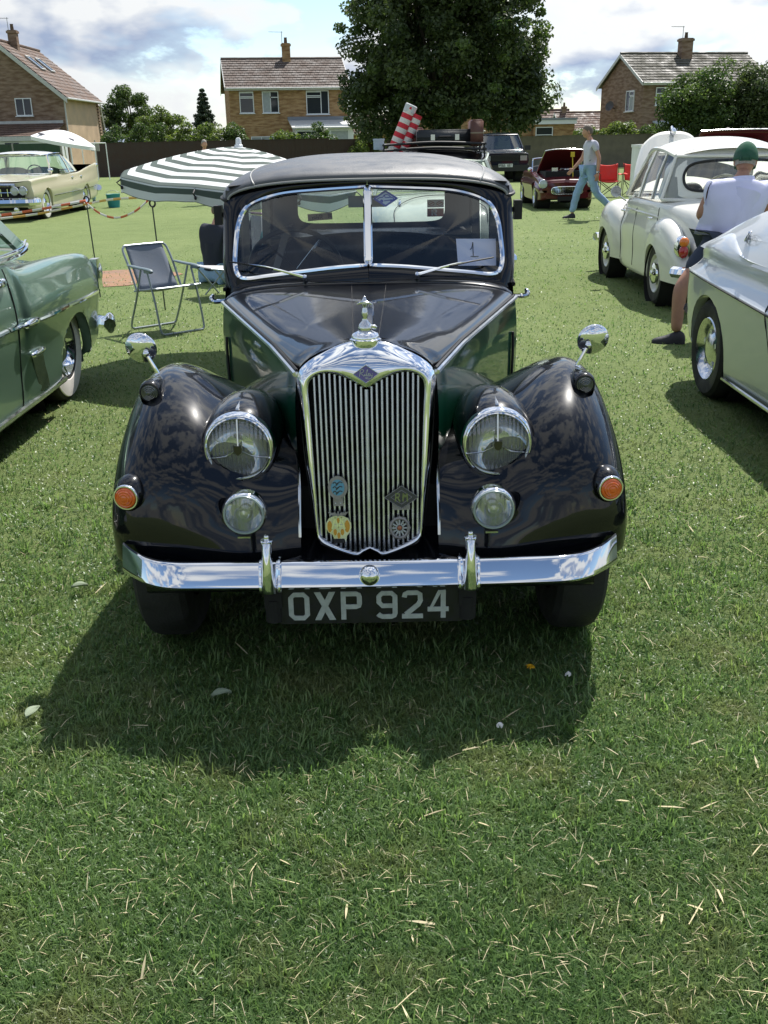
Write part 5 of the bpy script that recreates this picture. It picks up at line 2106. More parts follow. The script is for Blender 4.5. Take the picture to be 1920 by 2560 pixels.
# ================================================================== THE OTHER CARS
def snap_arches(P, arches):
    """cut round wheel openings into a side grid: returns vertices and faces kept"""
    P = P.copy()
    a, b = P.shape[:2]
    keep = np.ones((a - 1, b - 1), bool)
    for (cy, cz, r, xmin) in arches:
        dy, dz = P[..., 1] - cy, P[..., 2] - cz
        d = np.hypot(dy, dz)
        ins = (d < r) & (np.abs(P[..., 0]) > xmin)
        full = ins[:-1, :-1] & ins[1:, :-1] & ins[:-1, 1:] & ins[1:, 1:]
        keep &= ~full
        # inside corners that still belong to a kept face slide out onto the circle
        use = np.zeros((a, b), bool)
        for i0, j0 in ((0, 0), (1, 0), (0, 1), (1, 1)):
            use[i0:a - 1 + i0, j0:b - 1 + j0] |= keep
        mv = ins & use
        k = r / np.maximum(d, 1e-4)
        P[..., 1] = np.where(mv, cy + dy * k, P[..., 1])
        P[..., 2] = np.where(mv, cz + dz * k, P[..., 2])
    Fs = []
    for i in range(a - 1):
        for j in range(b - 1):
            if keep[i, j]:
                Fs.append((i * b + j, (i + 1) * b + j, (i + 1) * b + j + 1, i * b + j + 1))
    return P, Fs


def shell(name, secs, material, root, arches=(), ny=90, nz=36, caps=True, ang=42):
    C_ = np.array([[(x, y, z) for x, z in pr] for y, pr in secs])
    P = surf(C_, ny, nz)
    P2, Fs = snap_arches(P, arches)
    mb = MB()
    mb.add(P2.reshape(-1, 3), Fs)
    if caps:
        for row in (P[0], P[-1]):
            z0 = row[-1].copy()
            mb.grid(np.stack([row, row * np.array([.5, 1, 1]), row * np.array([0, 1, 1])], 0))
    # inner lip of the wheel openings
    for (cy, cz, r, xmin) in arches:
        t = np.linspace(-.15 * PI, 1.15 * PI, 40)
        ring = []
        for q in t:
            yy, z_ = cy + r * math.cos(q), max(.18, cz + r * math.sin(q))
            dd = np.abs(P[..., 1] - yy) + np.abs(P[..., 2] - z_)
            i, j = np.unravel_index(np.argmin(dd + (np.abs(P[..., 0]) < xmin) * 9), dd.shape)
            ring.append((P[i, j, 0] - .004, yy, z_))
        ring = np.array(ring)
        mb.grid(np.stack([ring, ring - np.array([.06, 0, 0])], 0))
    mm = MB()
    for src in (mb, mirror_x(mb)):
        o = mm.n
        for V in src.v:
            mm.v.append(V)
        mm.f += [tuple(i + o for i in q) for q in src.f]
        mm.n += src.n
    ob = mm.build(name, material, root, ang=ang, weld=1e-3)
    # dark wheel wells behind the openings
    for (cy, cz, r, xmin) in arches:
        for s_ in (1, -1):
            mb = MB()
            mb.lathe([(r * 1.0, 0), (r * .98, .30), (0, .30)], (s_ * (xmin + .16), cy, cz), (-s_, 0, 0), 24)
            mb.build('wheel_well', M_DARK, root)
    return P


def greenhouse(root, st, roof_mat, pillar_mat, crown=.06, bow_f=.2, bow_r=.15, pill=(), gl=None, rail=.012, trim=None, over=.0, roofn=24):
    gl = gl or M_GLASS
    st = np.array(st, float)
    b, r = st[:, :3], st[:, 3:]                       # each row is (x, y, z)
    nb = 6 * (len(st) - 1) + 1
    B_, R_ = cr(b, nb), cr(r, nb)
    mb = MB()
    mb.grid(np.stack([B_, (B_ + R_) / 2 + np.array([.012, 0, 0]), R_], 0))
    pair(mb, 'side_window', gl, root)
    for (i, bow, nm) in ((0, -bow_f, 'windscreen'), (-1, bow_r, 'rear_screen')):
        u = np.linspace(-1, 1, 21)
        rows = []
        for f in np.linspace(0, 1, 6):
            q = b[i] * (1 - f) + r[i] * f
            rows.append([(q[0] * k, q[1] + bow * (1 - k * k), q[2]) for k in u])
        mb = MB()
        mb.grid(np.array(rows))
        mb.build(nm, gl, root)
        mb = MB()
        mb.tube(np.array(rows[0]), rail, 6)
        mb.tube(np.array(rows[-1]), rail, 6)
        for j in (0, -1):
            mb.tube(np.array([q[j] for q in rows]), rail * 1.15, 6)
        mb.build(nm + '_surround', trim or pillar_mat, root)
    # roof skin: spans the roof line with a crown and bowed ends
    u = np.linspace(-1, 1, 33)
    P = []
    m = len(R_)
    for k, q in enumerate(R_):
        f = k / (m - 1)
        bw = -bow_f * (1 - f) ** 6 + bow_r * f ** 6
        sh = crown * (1 - .35 * abs(2 * f - 1) ** 3)
        P.append([(q[0] * math.copysign(abs(math.sin(v * PI / 2)), v), q[1] + bw * (1 - math.sin(v * PI / 2) ** 2), q[2] + sh * (1 - abs(math.sin(v * PI / 2)) ** 2.6)) for v in u])
    mb = MB()
    mb.grid(cr(np.array(P), 40))
    mb.build('roof', roof_mat, root)
    mb = MB()
    mb.tube(R_ + np.array([.004, 0, 0]), rail * 1.3, 6)
    pair(mb, 'roof_rail', trim or pillar_mat, root)
    for (f, wd) in pill:
        k = f * (len(st) - 1)
        i = int(min(math.floor(k), len(st) - 2))
        q = k - i
        p0 = cr(b, 201)[int(round(f * 200))]
        p1 = cr(r, 201)[int(round(f * 200))]
        mb = MB()
        d = np.array([0, wd / 2, 0])
        mid = (p0 + p1) / 2 + np.array([.016, 0, 0])
        A_ = np.array([p0, mid, p1]) + np.array([.006, 0, 0])
        mb.grid(np.stack([A_ - d, A_ + d, A_ + d - np.array([.03, 0, 0]), A_ - d - np.array([.03, 0, 0])], 0), cu=True)
        pair(mb, 'window_pillar', pillar_mat, root, smooth=False)


def strip(root, name, pts, r, material, mirror=True, n=30, flat=None):
    mb = MB()
    mb.tube(cr(np.array(pts, float), n), r, 7, flat=flat)
    return pair(mb, name, material, root) if mirror else mb.build(name, material, root)


def on_side(P, y, z, out=.004):
    """point on a lofted side at given y, z"""
    d = np.abs(P[..., 1] - y) * 1.0 + np.abs(P[..., 2] - z)
    j = np.argmin(d + (P[..., 0] < .3) * 5)
    q = P.reshape(-1, 3)[j]
    return np.array([q[0] + out, y, z])


def seats(root, xs_, y0, z0, w_, material, h_=.5, back=.16):
    for x_ in xs_:
        mb = MB()
        mb.grid(cr(np.array([[(x_ - w_ / 2 + w_ * k, y0 + a, z0 + c_ - .05 * (2 * k - 1) ** 4) for k in np.linspace(0, 1, 9)] for a, c_ in ((0, 0), (.05, h_ * .5), (back * .8, h_ * .92), (back, h_), (back + .09, h_ - .03), (back + .12, h_ * .5), (back + .1, 0))]), 20))
        mb.build('seat', material, root)


def simple_wheel(root, x, y, r, wd, side, rim, hub, wall=None, wall_r=None, dish=True):
    return wheel(root, MB, x, y, r, wd, side, rim, hub, wall, wall_r)


# ------------------------------------------------------------------ green 1950s saloon on the left
M_SAGE = car_paint('sage_metallic_paint', (.17, .27, .205), .55, .30)
GC = thing('green_saloon', 'pale metallic green 1950s saloon with whitewall tyres, cut off by the left edge', 'car', (-2.87, 2.3, 0))
gs = []


def prof(sill, w1, wz, wmax, belt_x, belt_z, dx, dz, cz):
    return [(w1 - .06, sill - .03), (w1, sill), (w1 + .02, (sill + wz) / 2), (wmax, wz), (wmax - .008, wz + (belt_z - wz) * .45), (belt_x, belt_z), (dx, dz), (dx * .5, (dz + cz) / 2 + .005), (0, cz)]


gs += [(0.02, prof(.38, .70, .55, .74, .66, .72, .5, .78, .80)),
       (.12, prof(.30, .82, .55, .86, .78, .80, .55, .86, .90)),
       (.6, prof(.24, .87, .60, .92, .84, .88, .55, .93, .99)),
       (1.5, prof(.21, .88, .62, .925, .85, .93, .55, .97, 1.03)),
       (2.3, prof(.20, .885, .64, .925, .87, .985, .80, 1.005, 1.01)),
       (2.86, prof(.20, .885, .64, .922, .87, .99, .80, 1.005, 1.01)),
       (2.98, prof(.20, .885, .64, .924, .872, .985, .78, 1.0, 1.01)),
       (3.06, prof(.20, .885, .64, .926, .874, .975, .77, .985, 1.005)), (3.14, prof(.20, .895, .66, .952, .898, .93, .74, .95, 1.0)),
       (3.35, prof(.205, .905, .68, .965, .898, .915, .70, .925, .995)),
       (3.8, prof(.22, .90, .68, .960, .880, .915, .66, .905, .99)),
       (4.2, prof(.24, .90, .66, .945, .870, .905, .62, .875, .955)),
       (4.5, prof(.28, .88, .64, .930, .850, .885, .60, .830, .89)),
       (4.68, prof(.30, .86, .62, .905, .825, .850, .58, .77, .80)),
       (4.76, prof(.33, .83, .60, .865, .785, .79, .55, .68, .70)),
       (4.79, prof(.36, .78, .58, .800, .72, .70, .50, .60, .62))]
GP_ = shell('body', gs, M_SAGE, GC, [(4.02, .20, .365, .6), (1.10, .26, .38, .6)], ny=150, nz=44)
greenhouse(GC, [(.84, 1.55, 1.0, .68, 1.95, 1.42), (.86, 2.2, 1.0, .70, 2.3, 1.46), (.87, 2.85, 1.0, .69, 2.75, 1.445), (.82, 3.58, 1.0, .62, 3.15, 1.38)], M_SAGE, M_SAGE, .11, .25, .22,
           ((.0, .07), (.46, .05), (.98, .16)), trim=M_CHROME)
strip(GC, 'belt_moulding', [(.868, 1.5, .985), (.876, 2.2, .99), (.878, 2.9, .992), (.866, 3.35, 1.0), (.80, 3.66, 1.02), (.70, 3.80, 1.03)], .012, M_CHROME)
strip(GC, 'belt_moulding', [(.868, 1.5, 1.012), (.876, 2.2, 1.016), (.878, 2.9, 1.018), (.860, 3.38, 1.026), (.79, 3.68, 1.045)], .007, M_CHROME)
strip(GC, 'side_moulding', [on_side(GP_, y_, z_) for y_, z_ in ((.9, .68), (1.6, .675), (2.3, .665), (2.82, .66))], .013, M_CHROME)
strip(GC, 'side_moulding', [on_side(GP_, y_, z_) for y_, z_ in ((2.84, .66), (3.0, .655), (3.4, .650), (3.75, .645))], .014, M_CHROME)
strip(GC, 'side_moulding', [on_side(GP_, y_, z_) for y_, z_ in ((3.77, .645), (4.2, .63), (4.55, .625))], .012, M_CHROME)
mb = MB()
mb.ell(on_side(GP_, 3.12, .655, .008), (.022, .13, .026))
pair(mb, 'moulding_spear', M_CHROME, GC)
mb = MB()
mb.ell(on_side(GP_, 3.22, .475, .004), (.022, .12, .022))
pair(mb, 'guard_cap', M_CHROME, GC)
mb = MB()
gq = [[on_side(GP_, y_ + dy, z_, .006) for z_ in np.linspace(.46, .24, 8)] for y_, dy in ((3.14, .0), (3.19, .0), (3.24, 0), (3.29, .0))]
gq = np.array(gq)
for j in range(8):
    gq[:, j, 1] += .02 * j * .7
mb.grid(gq)
pair(mb, 'stone_guard', M_CHROME2, GC)
mb = MB()
mb.tube(cr([on_side(GP_, 2.985, z_, .001) for z_ in np.linspace(.22, .96, 12)], 30), .004, 5)
pair(mb, 'door_gap', M_DARK, GC)
mb = MB()
mb.tube(cr([on_side(GP_, 2.62, .90, .02), on_side(GP_, 2.70, .905, .045), on_side(GP_, 2.80, .905, .045), on_side(GP_, 2.90, .90, .02)], 12), .016, 8)
mb.ell(on_side(GP_, 2.9, .90, .012), (.02, .03, .024))
pair(mb, 'door_handle', M_CHROME, GC)
strip(GC, 'sill_moulding', [(.89, .6, .215), (.895, 2.3, .205), (.905, 3.7, .21)], .018, M_CHROME2)
mb = MB()
mb.box((.895, 4.685, .73), (.05, .10, .20))
mb.ell((.888, 4.72, .74), (.045, .05, .085))
pair(mb, 'tail_lamp', M_CHROME, GC)
mb = MB()
mb.ell((.888, 4.755, .745), (.03, .03, .06))
pair(mb, 'tail_lens', M_REDLENS, GC)
strip(GC, 'rear_bumper', [(0, 4.98, .36), (.5, 4.96, .36), (.76, 4.92, .36), (.88, 4.86, .36), (.93, 4.76, .36)], .045, M_CHROME)
mb = MB()
mb.ell((.915, 4.83, .36), (.040, .075, .075))
pair(mb, 'bumper_guard', M_CHROME, GC)
strip(GC, 'front_bumper', [(0, -.14, .42), (.5, -.10, .42), (.85, 0, .42), (.93, .2, .42)], .07, M_CHROME)
for y_ in (1.10, 4.02):
    for s_ in (1, -1):
        wq = simple_wheel(GC, s_ * .755, y_, .345, .16, s_, .185, M_CHROME, M_WHITEWALL, (.205, .318))
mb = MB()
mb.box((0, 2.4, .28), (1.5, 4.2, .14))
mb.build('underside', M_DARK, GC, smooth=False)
seats(GC, (0,), 2.5, .55, 1.3, mat('pale_grey_cloth', (.38, .37, .34), .8), .55)
seats(GC, (0,), 3.3, .55, 1.3, MATS['pale_grey_cloth'], .50)

# ------------------------------------------------------------------ silver sports estate on the right
M_SILVER = car_paint('silver_metallic_paint', (.60, .63, .655), .35, .34)
M_SILVER2 = car_paint('pale_green_silver_paint', (.46, .53, .50), .5, .30)
SVC = thing('silver_coupe', 'silver fastback coupe with alloy wheels, cut off by the right edge', 'car', (2.875, 2.75, 0))


def sprof(sill, wl, zc, wm, sx, sz, dx, dz, cz):
    return [(wl - .10, sill - .02), (wl - .03, sill), (wl, sill + (zc - sill) * .5), (wm, zc - .006), (wm + .001, zc + .006), (sx + .012, (zc + sz) / 2), (sx, sz), (dx, dz), (dx * .5, (dz * .4 + cz * .6)), (0, cz)]


ss = [(0, sprof(.36, .66, .56, .70, .62, .64, .5, .66, .67)), (.15, sprof(.26, .76, .58, .80, .72, .69, .55, .72, .73)), (.7, sprof(.20, .82, .60, .855, .78, .755, .6, .79, .80)), (1.4, sprof(.19, .84, .63, .870, .80, .82, .62, .85, .87)),
      (1.9, sprof(.19, .845, .655, .872, .80, .85, .76, .87, .88)), (2.5, sprof(.19, .85, .68, .874, .80, .87, .76, .885, .89)), (2.95, sprof(.195, .855, .70, .876, .81, .885, .76, .90, .90)), (3.3, sprof(.21, .86, .715, .875, .815, .91, .70, 1.00, 1.03)),
      (3.55, sprof(.24, .86, .725, .868, .80, .915, .66, .99, 1.02)), (3.78, sprof(.30, .84, .73, .845, .76, .885, .62, .92, .94)), (3.92, sprof(.36, .80, .725, .80, .71, .82, .58, .83, .84)), (4.0, sprof(.42, .72, .70, .73, .65, .76, .52, .77, .77))]
SP_ = shell('body', ss, M_SILVER, SVC, [(3.33, .30, .335, .6), (.78, .30, .33, .6)], ny=140, nz=44)
greenhouse(SVC, [(.76, 1.20, .845, .58, 1.80, 1.15), (.80, 1.75, .855, .60, 2.05, 1.19), (.805, 2.2, .865, .61, 2.45, 1.205), (.80, 2.50, .875, .60, 2.80, 1.195)], M_SILVER, M_SILVER, .05, .25, .05,
           ((.0, .05), (.60, .06)), trim=M_CHROME)
# broad sail panel behind the side window, running down into the tail
mb = MB()
P = []
for f in np.linspace(0, 1, 12):
    top = np.array([.60 + .12 * f ** 2, 2.78 + 1.02 * f, 1.197 - .03 * f - .255 * f ** 1.7])
    bot = np.array([.812 - .03 * f ** 3, 2.42 + 1.40 * f, .875 + .015 * f])
    bul = (1 - f) ** .5
    P.append([bot + np.array([.0, 0, -.012]), bot * .6 + top * .4 + np.array([.024, 0, .01]) * bul, bot * .25 + top * .75 + np.array([.018, 0, .006]) * bul, top])
mb.grid(np.array(P))
pair(mb, 'sail_panel', M_SILVER, SVC)
mb = MB()
P = []
for f in np.linspace(0, 1, 12):
    P.append([(x_ * (.60 + .12 * f ** 2), 2.78 + 1.02 * f + .06 * (1 - x_ ** 2), 1.197 - .03 * f - .255 * f ** 1.7 + .035 * (1 - x_ ** 2)) for x_ in np.linspace(-1, 1, 13)])
mb.grid(np.array(P))
mb.build('rear_hatch', M_SILVER, SVC)
# chrome window frame with its rounded rear lower corner
strip(SVC, 'window_frame', [(.612, 2.76, 1.190), (.66, 2.70, 1.12), (.735, 2.60, 1.0), (.80, 2.49, .905), (.816, 2.30, .878), (.815, 1.9, .868), (.79, 1.4, .858)], .017, M_CHROME)
strip(SVC, 'body_crease', [on_side(SP_, y_, z_, .001) for y_, z_ in ((.2, .585), (1.4, .632), (2.5, .682), (3.3, .717), (3.75, .73))], .0055, M_TRIM)
mb = MB()
mb.tube(cr([on_side(SP_, 2.44 - .02 * k, z_, .0) for k, z_ in enumerate(np.linspace(.88, .22, 12))], 26), .004, 5)
pair(mb, 'door_gap', M_DARK, SVC)
mb = MB()
c_ = on_side(SP_, 2.30, .762, .004)
mb.box(c_, (.014, .13, .075), roty(.12))
o1, o2 = pair(mb, 'door_handle', M_CHROME, SVC, smooth=False)
mb = MB()
mb.box(c_ + np.array([.005, .025, 0]), (.014, .06, .06), roty(.12))
pair(mb, 'handle_recess', M_TRIM, SVC, smooth=False)
mb = MB()
e_c = np.array([.752, 3.02, 1.00])
for a in np.linspace(0, 2 * PI, 24, endpoint=False):
    pass
q = np.linspace(0, 2 * PI, 28, endpoint=False)
ue, ve, ne = np.array([-.25, .75, -.25]), np.array([-.42, -.02, .66]), np.array([.85, .1, .45])
ue /= np.linalg.norm(ue)
ve -= ue * (ve @ ue)
ve /= np.linalg.norm(ve)
ne = np.cross(ue, ve)
ne = ne if ne[0] > 0 else -ne
mb.tube(np.array([e_c + ne * .018 + ue * .055 * math.cos(a) + ve * .032 * math.sin(a) for a in q]), .0045, 6, closed=True)
mb.tube([e_c + ne * .018 - ue * .10, e_c + ne * .018 + ue * .10], .006, 6)
mb.tube(cr([e_c + ne * .018 - ue * .03 - ve * .02, e_c + ne * .018 + ve * .02, e_c + ne * .018 + ue * .03 - ve * .02], 8), .005, 6)
pair(mb, 'pillar_emblem', M_CHROME, SVC)
for y_ in (.78, 3.33):
    for s_ in (1, -1):
        o_ = wheel(SVC, MB, s_ * .755, y_, .305, .185, s_, .195, M_CHROME2)
        mb = MB()
        for a in np.linspace(0, 2 * PI, 5, endpoint=False):
            R_ = rotx(a)
            mb.box(np.array([s_ * .812, y_, .305]) + R_ @ np.array([0, 0, .075]), (.02, .03, .09), R_)
        mb.lathe([(.03, 0), (.03, .012), (0, .016)], (s_ * .818, y_, .305), (s_, 0, 0), 16)
        mb.build('wheel_spokes', M_SILVER, o_, smooth=False)
mb = MB()
mb.box((0, 2.0, .27), (1.45, 3.5, .14))
mb.build('underside', M_DARK, SVC, smooth=False)
seats(SVC, (-.36, .36), 1.95, .45, .48, mat('dark_seat_cloth', (.045, .042, .040), .85), .60, .22)
seats(SVC, (-.34, .34), 2.65, .45, .48, MATS['dark_seat_cloth'], .48, .2)
strip(SVC, 'front_bumper', [(0, -.06, .45), (.5, -.03, .45), (.76, .06, .45), (.85, .25, .45)], .045, M_CHROME)
strip(SVC, 'rear_bumper', [(0, 4.06, .47), (.45, 4.05, .47), (.70, 4.0, .47), (.80, 3.88, .47)], .04, M_CHROME)
strip(SVC, 'sill_moulding', [(.838, .95, .195), (.842, 2.0, .190), (.845, 2.98, .195)], .012, M_CHROME2)

# ------------------------------------------------------------------ cream-white small saloon seen from behind
M_CREAMW = car_paint('old_white_paint', (.74, .73, .67))
MC = thing('white_saloon', 'rounded old white saloon seen from behind with its bonnet raised', 'car', (3.42, 12.70, 0), PI)
# local y: nose at 0, tail at 3.75


def mprof(sill, wl, wz, wm, sx, sz, dx, dz, cz):
    return [(wl - .06, sill - .02), (wl, sill), (wl + .005, (sill + wz) / 2), (wm, wz), (sx + .02, (wz + sz) / 2 + .01), (sx, sz), (dx, dz), (dx * .5, (dz * .35 + cz * .65)), (0, cz)]


ms = [(.02, mprof(.34, .40, .55, .44, .40, .66, .3, .72, .74)), (.2, mprof(.30, .50, .58, .54, .48, .74, .36, .82, .86)), (.7, mprof(.26, .58, .60, .60, .53, .80, .40, .88, .92)), (1.25, mprof(.24, .68, .62, .70, .64, .88, .52, .93, .97)), (1.7, mprof(.23, .72, .62, .735, .69, .93, .62, .95, .96)),
      (2.3, mprof(.23, .725, .62, .74, .70, .94, .62, .95, .96)), (2.75, mprof(.24, .70, .62, .715, .67, .92, .60, .95, 1.0)), (3.05, mprof(.27, .62, .60, .66, .62, .87, .54, .94, 1.02)), (3.35, mprof(.30, .54, .58, .60, .56, .80, .47, .90, .965)), (3.58, mprof(.33, .50, .56, .56, .50, .70, .40, .79, .84)), (3.72, mprof(.36, .46, .52, .50, .44, .60, .34, .66, .69)), (3.76, mprof(.40, .40, .50, .44, .38, .54, .28, .57, .58))]
MP_ = shell('body', ms, M_CREAMW, MC, ny=130, nz=40)


def bulge_wing(root, y0, y1, xin, xout, ztop, zbot, arch, material, name, peak=.45, tail_close=True):
    """separate rounded wing over a wheel"""
    us = np.linspace(0, 1, 34)
    P = []
    for u in us:
        h = math.sin(PI * min(1, max(0, (u ** (math.log(.5) / math.log(peak)))))) ** .62
        y_ = y0 + (y1 - y0) * u
        zt = zbot + (ztop - zbot) * h
        xo = xin + (xout - xin) * (h ** .7)
        row = [(xin, y_, zt + .015), (xin + (xo - xin) * .45, y_, zt + .012 * h), (xin + (xo - xin) * .80, y_, zt - .035 * h), (xo, y_, zbot + (zt - zbot) * .72), (xo + .006 * h, y_, zbot + (zt - zbot) * .40), (xo - .01, y_, zbot)]
        P.append(row)
    G = surf(np.array(P), 60, 26)
    G2, Fs = snap_arches(G, [arch])
    mb = MB()
    mb.add(G2.reshape(-1, 3), Fs)
    (cy, cz, r, xm) = arch
    ring = []
    for q in np.linspace(-.1 * PI, 1.1 * PI, 36):
        yy, z_ = cy + r * math.cos(q), max(zbot, cz + r * math.sin(q))
        dd = np.abs(G[..., 1] - yy) + np.abs(G[..., 2] - z_) + (G[..., 0] < xm) * 9
        j = np.argmin(dd)
        ring.append((G.reshape(-1, 3)[j][0] - .003, yy, z_))
    ring = np.array(ring)
    mb.grid(np.stack([ring, ring - np.array([.05, 0, 0])], 0))
    pair(mb, name, material, root, ang=50, weld=1e-3)
    for s_ in (1, -1):
        mb = MB()
        mb.lathe([(r * .99, 0), (r * .98, .22), (0, .22)], (s_ * (xout - .03), cy, cz), (-s_, 0, 0), 24)
        mb.build('wheel_well', M_DARK, root)
    return G


MWf = bulge_wing(MC, .10, 1.55, .50, .775, .86, .26, (.72, .26, .315, .6), M_CREAMW, 'front_wing', .42)
MWr = bulge_wing(MC, 2.32, 3.66, .60, .770, .81, .27, (2.88, .26, .315, .6), M_CREAMW, 'rear_wing', .46)
greenhouse(MC, [(.66, 1.32, .96, .54, 1.72, 1.38), (.69, 1.8, .965, .57, 2.0, 1.43), (.695, 2.3, .965, .57, 2.35, 1.425), (.66, 2.72, .975, .52, 2.62, 1.37)], M_CREAMW, M_CREAMW, .11, .18, .30,
           ((.0, .06), (.45, .06), (.78, .03)), trim=M_CREAMW, rail=.016)
# solid rear quarters and the tail round the back window
mb = MB()
wi_ = cr(np.array([(0, 1.065), (.26, 1.06), (.42, 1.07), (.475, 1.12), (.475, 1.21), (.42, 1.29), (.28, 1.325), (0, 1.335)]), 40)
wo2 = cr(np.array([(0, 1.015), (.34, 1.0), (.58, .955), (.655, 1.0), (.62, 1.15), (.565, 1.30), (.40, 1.43), (0, 1.475)]), 40)


def tail_y(x, z):
    return 2.60 + .45 * (1 - (abs(x) / .68) ** 2.2) - .62 * max(0, (z - 1.0)) ** 1.15 + (0 if abs(x) < .6 else 0)


O_ = np.array([(x, tail_y(x, z) + .0, z) for x, z in wo2])
I_ = np.array([(x, tail_y(x, z) + .02, z) for x, z in wi_])
Q_ = np.array([((a[0] + b[0]) / 2, tail_y((a[0] + b[0]) / 2, (a[2] + b[2]) / 2) + .022, (a[2] + b[2]) / 2) for a, b in zip(O_, I_)])
mb.grid(np.stack([O_ * np.array([1.0, 1, 1]) - np.array([0, .06, 0]), O_, Q_, I_], 0))
pair(mb, 'tail_surround', M_CREAMW, MC, ang=60)
L_ = np.vstack([I_, (I_ * np.array([-1, 1, 1]))[::-1][1:-1]])
mb = MB()
mb.tube(L_ + np.array([0, .006, 0]), .014, 7, closed=True)
mb.build('window_rubber', M_TRIM, MC)
mb = MB()
mb.fan(L_)
mb.build('rear_window', M_GLASS, MC)
# window frame arch on the doors, waist line, boot seam, lamps, bumper
strip(MC, 'waist_moulding', [on_side(MP_, y_, z_, .006) for y_, z_ in ((1.1, .80), (1.6, .83), (2.2, .83), (2.75, .815))], .010, M_CREAMW)
for y_, z0_ in ((1.32, .28), (2.02, .28), (2.74, .62)):
    strip(MC, 'door_gap', [on_side(MP_, y_ + .0 * k, z_, .001) for k, z_ in enumerate(np.linspace(z0_, .95, 8))], .004, M_TRIM)
for y_ in (1.42, 2.60):
    mb = MB()
    c_ = on_side(MP_, y_, .80, .015)
    mb.tube(cr([c_ + np.array([0, -.07, 0]), c_ + np.array([.025, -.04, 0]), c_ + np.array([.025, .03, 0]), c_ + np.array([0, .05, 0])], 8), .010, 7)
    pair(mb, 'door_handle', M_CHROME, MC)
bs = []
for a in np.linspace(-.06 * PI, 1.06 * PI, 30):
    x_, z_ = .40 * math.cos(a), .52 + .39 * math.sin(a)
    d = np.abs(np.abs(MP_[..., 0]) - abs(x_)) + np.abs(MP_[..., 2] - z_) + (MP_[..., 1] < 3.0) * 9
    q_ = MP_.reshape(-1, 3)[np.argmin(d)]
    bs.append((x_, q_[1] + .004, z_))
mb = MB()
mb.tube(cr(np.array(bs)[::3], 40), .004, 5)
mb.build('boot_seam', M_TRIM, MC)
mb = MB()
mb.tube(cr([(0, 3.30, .985), (0, 3.36, .995), (0, 3.44, .955)], 8), .016, 8)
mb.build('boot_handle', M_CHROME, MC)
mb = MB()
mb.tube(cr([(.17, 3.32, .985), (.16, 3.35, 1.01), (.15, 3.44, .955), (.145, 3.5, .90)], 10), .013, 8)
mb.build('boot_hinge', M_CHROME, MC)
for s_ in (1, -1):
    base = np.array([s_ * .655, 3.52, .60])
    mb = MB()
    P = []
    for t_, k in ((-.06, 1.0), (.02, 1.0), (.035, .92), (.035, .0)):
        P.append([base + np.array([.062 * k * math.cos(a) * (1), t_, (.105 * k) * math.sin(a) * (1.0 if math.sin(a) > 0 else .95)]) for a in np.linspace(0, 2 * PI, 28, endpoint=False)])
    mb.grid(np.array(P), cv=True)
    o_ = mb.build('tail_lamp', M_CHROME, MC)
    mb = MB()
    mb.ell(base + np.array([0, .035, .052]), (.045, .035, .045), 10, 16)
    mb.build('amber_lens', M_AMBER, o_)
    mb = MB()
    mb.ell(base + np.array([0, .035, -.035]), (.045, .035, .058), 10, 16)
    mb.build('red_lens', M_REDLENS, o_)
mb = MB()
mb.lathe([(.045, 0), (.046, .01), (.035, .02), (.018, .024), (0, .025)], (.50, 3.50, .64), (.45, 1, .2), 20)
mb.build('fuel_cap', M_CHROME, MC)
strip(MC, 'rear_bumper', [(0, 3.80, .40), (.45, 3.78, .40), (.68, 3.72, .40), (.755, 3.62, .40)], .05, M_CHROME, flat=1.0)
strip(MC, 'front_bumper', [(0, -.08, .40), (.5, -.04, .40), (.72, .06, .40)], .05, M_CHROME)
M_HUB = mat('hub_white', (.62, .60, .52), .35, coat=.5)
for y_ in (.72, 2.88):
    for s_ in (1, -1):
        o_ = wheel(MC, MB, s_ * .655, y_, .295, .135, s_, .185, M_HUB)
        mb = MB()
        mb.lathe([(.105, -.004), (.10, .014), (.07, .03), (.03, .036), (.025, .044), (0, .046)], (s_ * .718, y_, .295), (s_, 0, 0), 24)
        mb.build('hub_cap', M_CHROME, o_)
mb = MB()
mb.box((0, 1.9, .30), (1.15, 3.0, .12))
mb.build('underside', M_DARK, MC, smooth=False)
# raised bonnet: the rounded lid stands up in front of the screen
mb = MB()
P = []
for f in np.linspace(0, 1, 18):
    yy, z_ = 1.16 - .62 * f - .04 * math.sin(f * PI), .98 + .62 * f + .02 * math.sin(f * PI)
    w_ = .52 - .20 * f ** 1.6
    drop = .20 * (1 - .25 * f)
    P.append([(w_ * math.copysign(abs(math.sin(v)) ** .8, v), yy + .05 * math.sin(v) ** 2 - .28 * abs(math.sin(v)) ** 5 * .35, z_ - drop * abs(math.sin(v)) ** 2.6) for v in np.linspace(-PI / 2, PI / 2, 31)])
mb.grid(np.array(P))
mb.build('raised_bonnet', M_CREAMW, MC, thick=.02, ang=60)
mb = MB()
mb.ell((0, .60, 1.60), (.022, .09, .045))
mb.tube([(0, .58, 1.60), (0, .52, 1.66)], [.02, .012], 7)
mb.build('bonnet_ornament', M_CHROME, MC)
mb = MB()
c_ = np.array([.78, 1.30, .99])
mb.lathe([(0, .05), (.03, .045), (.055, .02), (.06, 0), (.058, -.006), (0, -.006)], c_, (0, -1, 0), 24)
mb.tube([c_ + np.array([0, -.03, -.02]), c_ + np.array([-.12, .0, -.10])], .008, 6)
pair(mb, 'door_mirror', M_CHROME2, MC)
seats(MC, (-.32, .32), 1.95, .42, .46, MATS['dark_seat_cloth'], .42, .2)
q = np.linspace(0, 2 * PI, 30, endpoint=False)
R_ = rotx(math.radians(-28))
mb = MB()
cst = np.array([-.28, 1.62, .98])
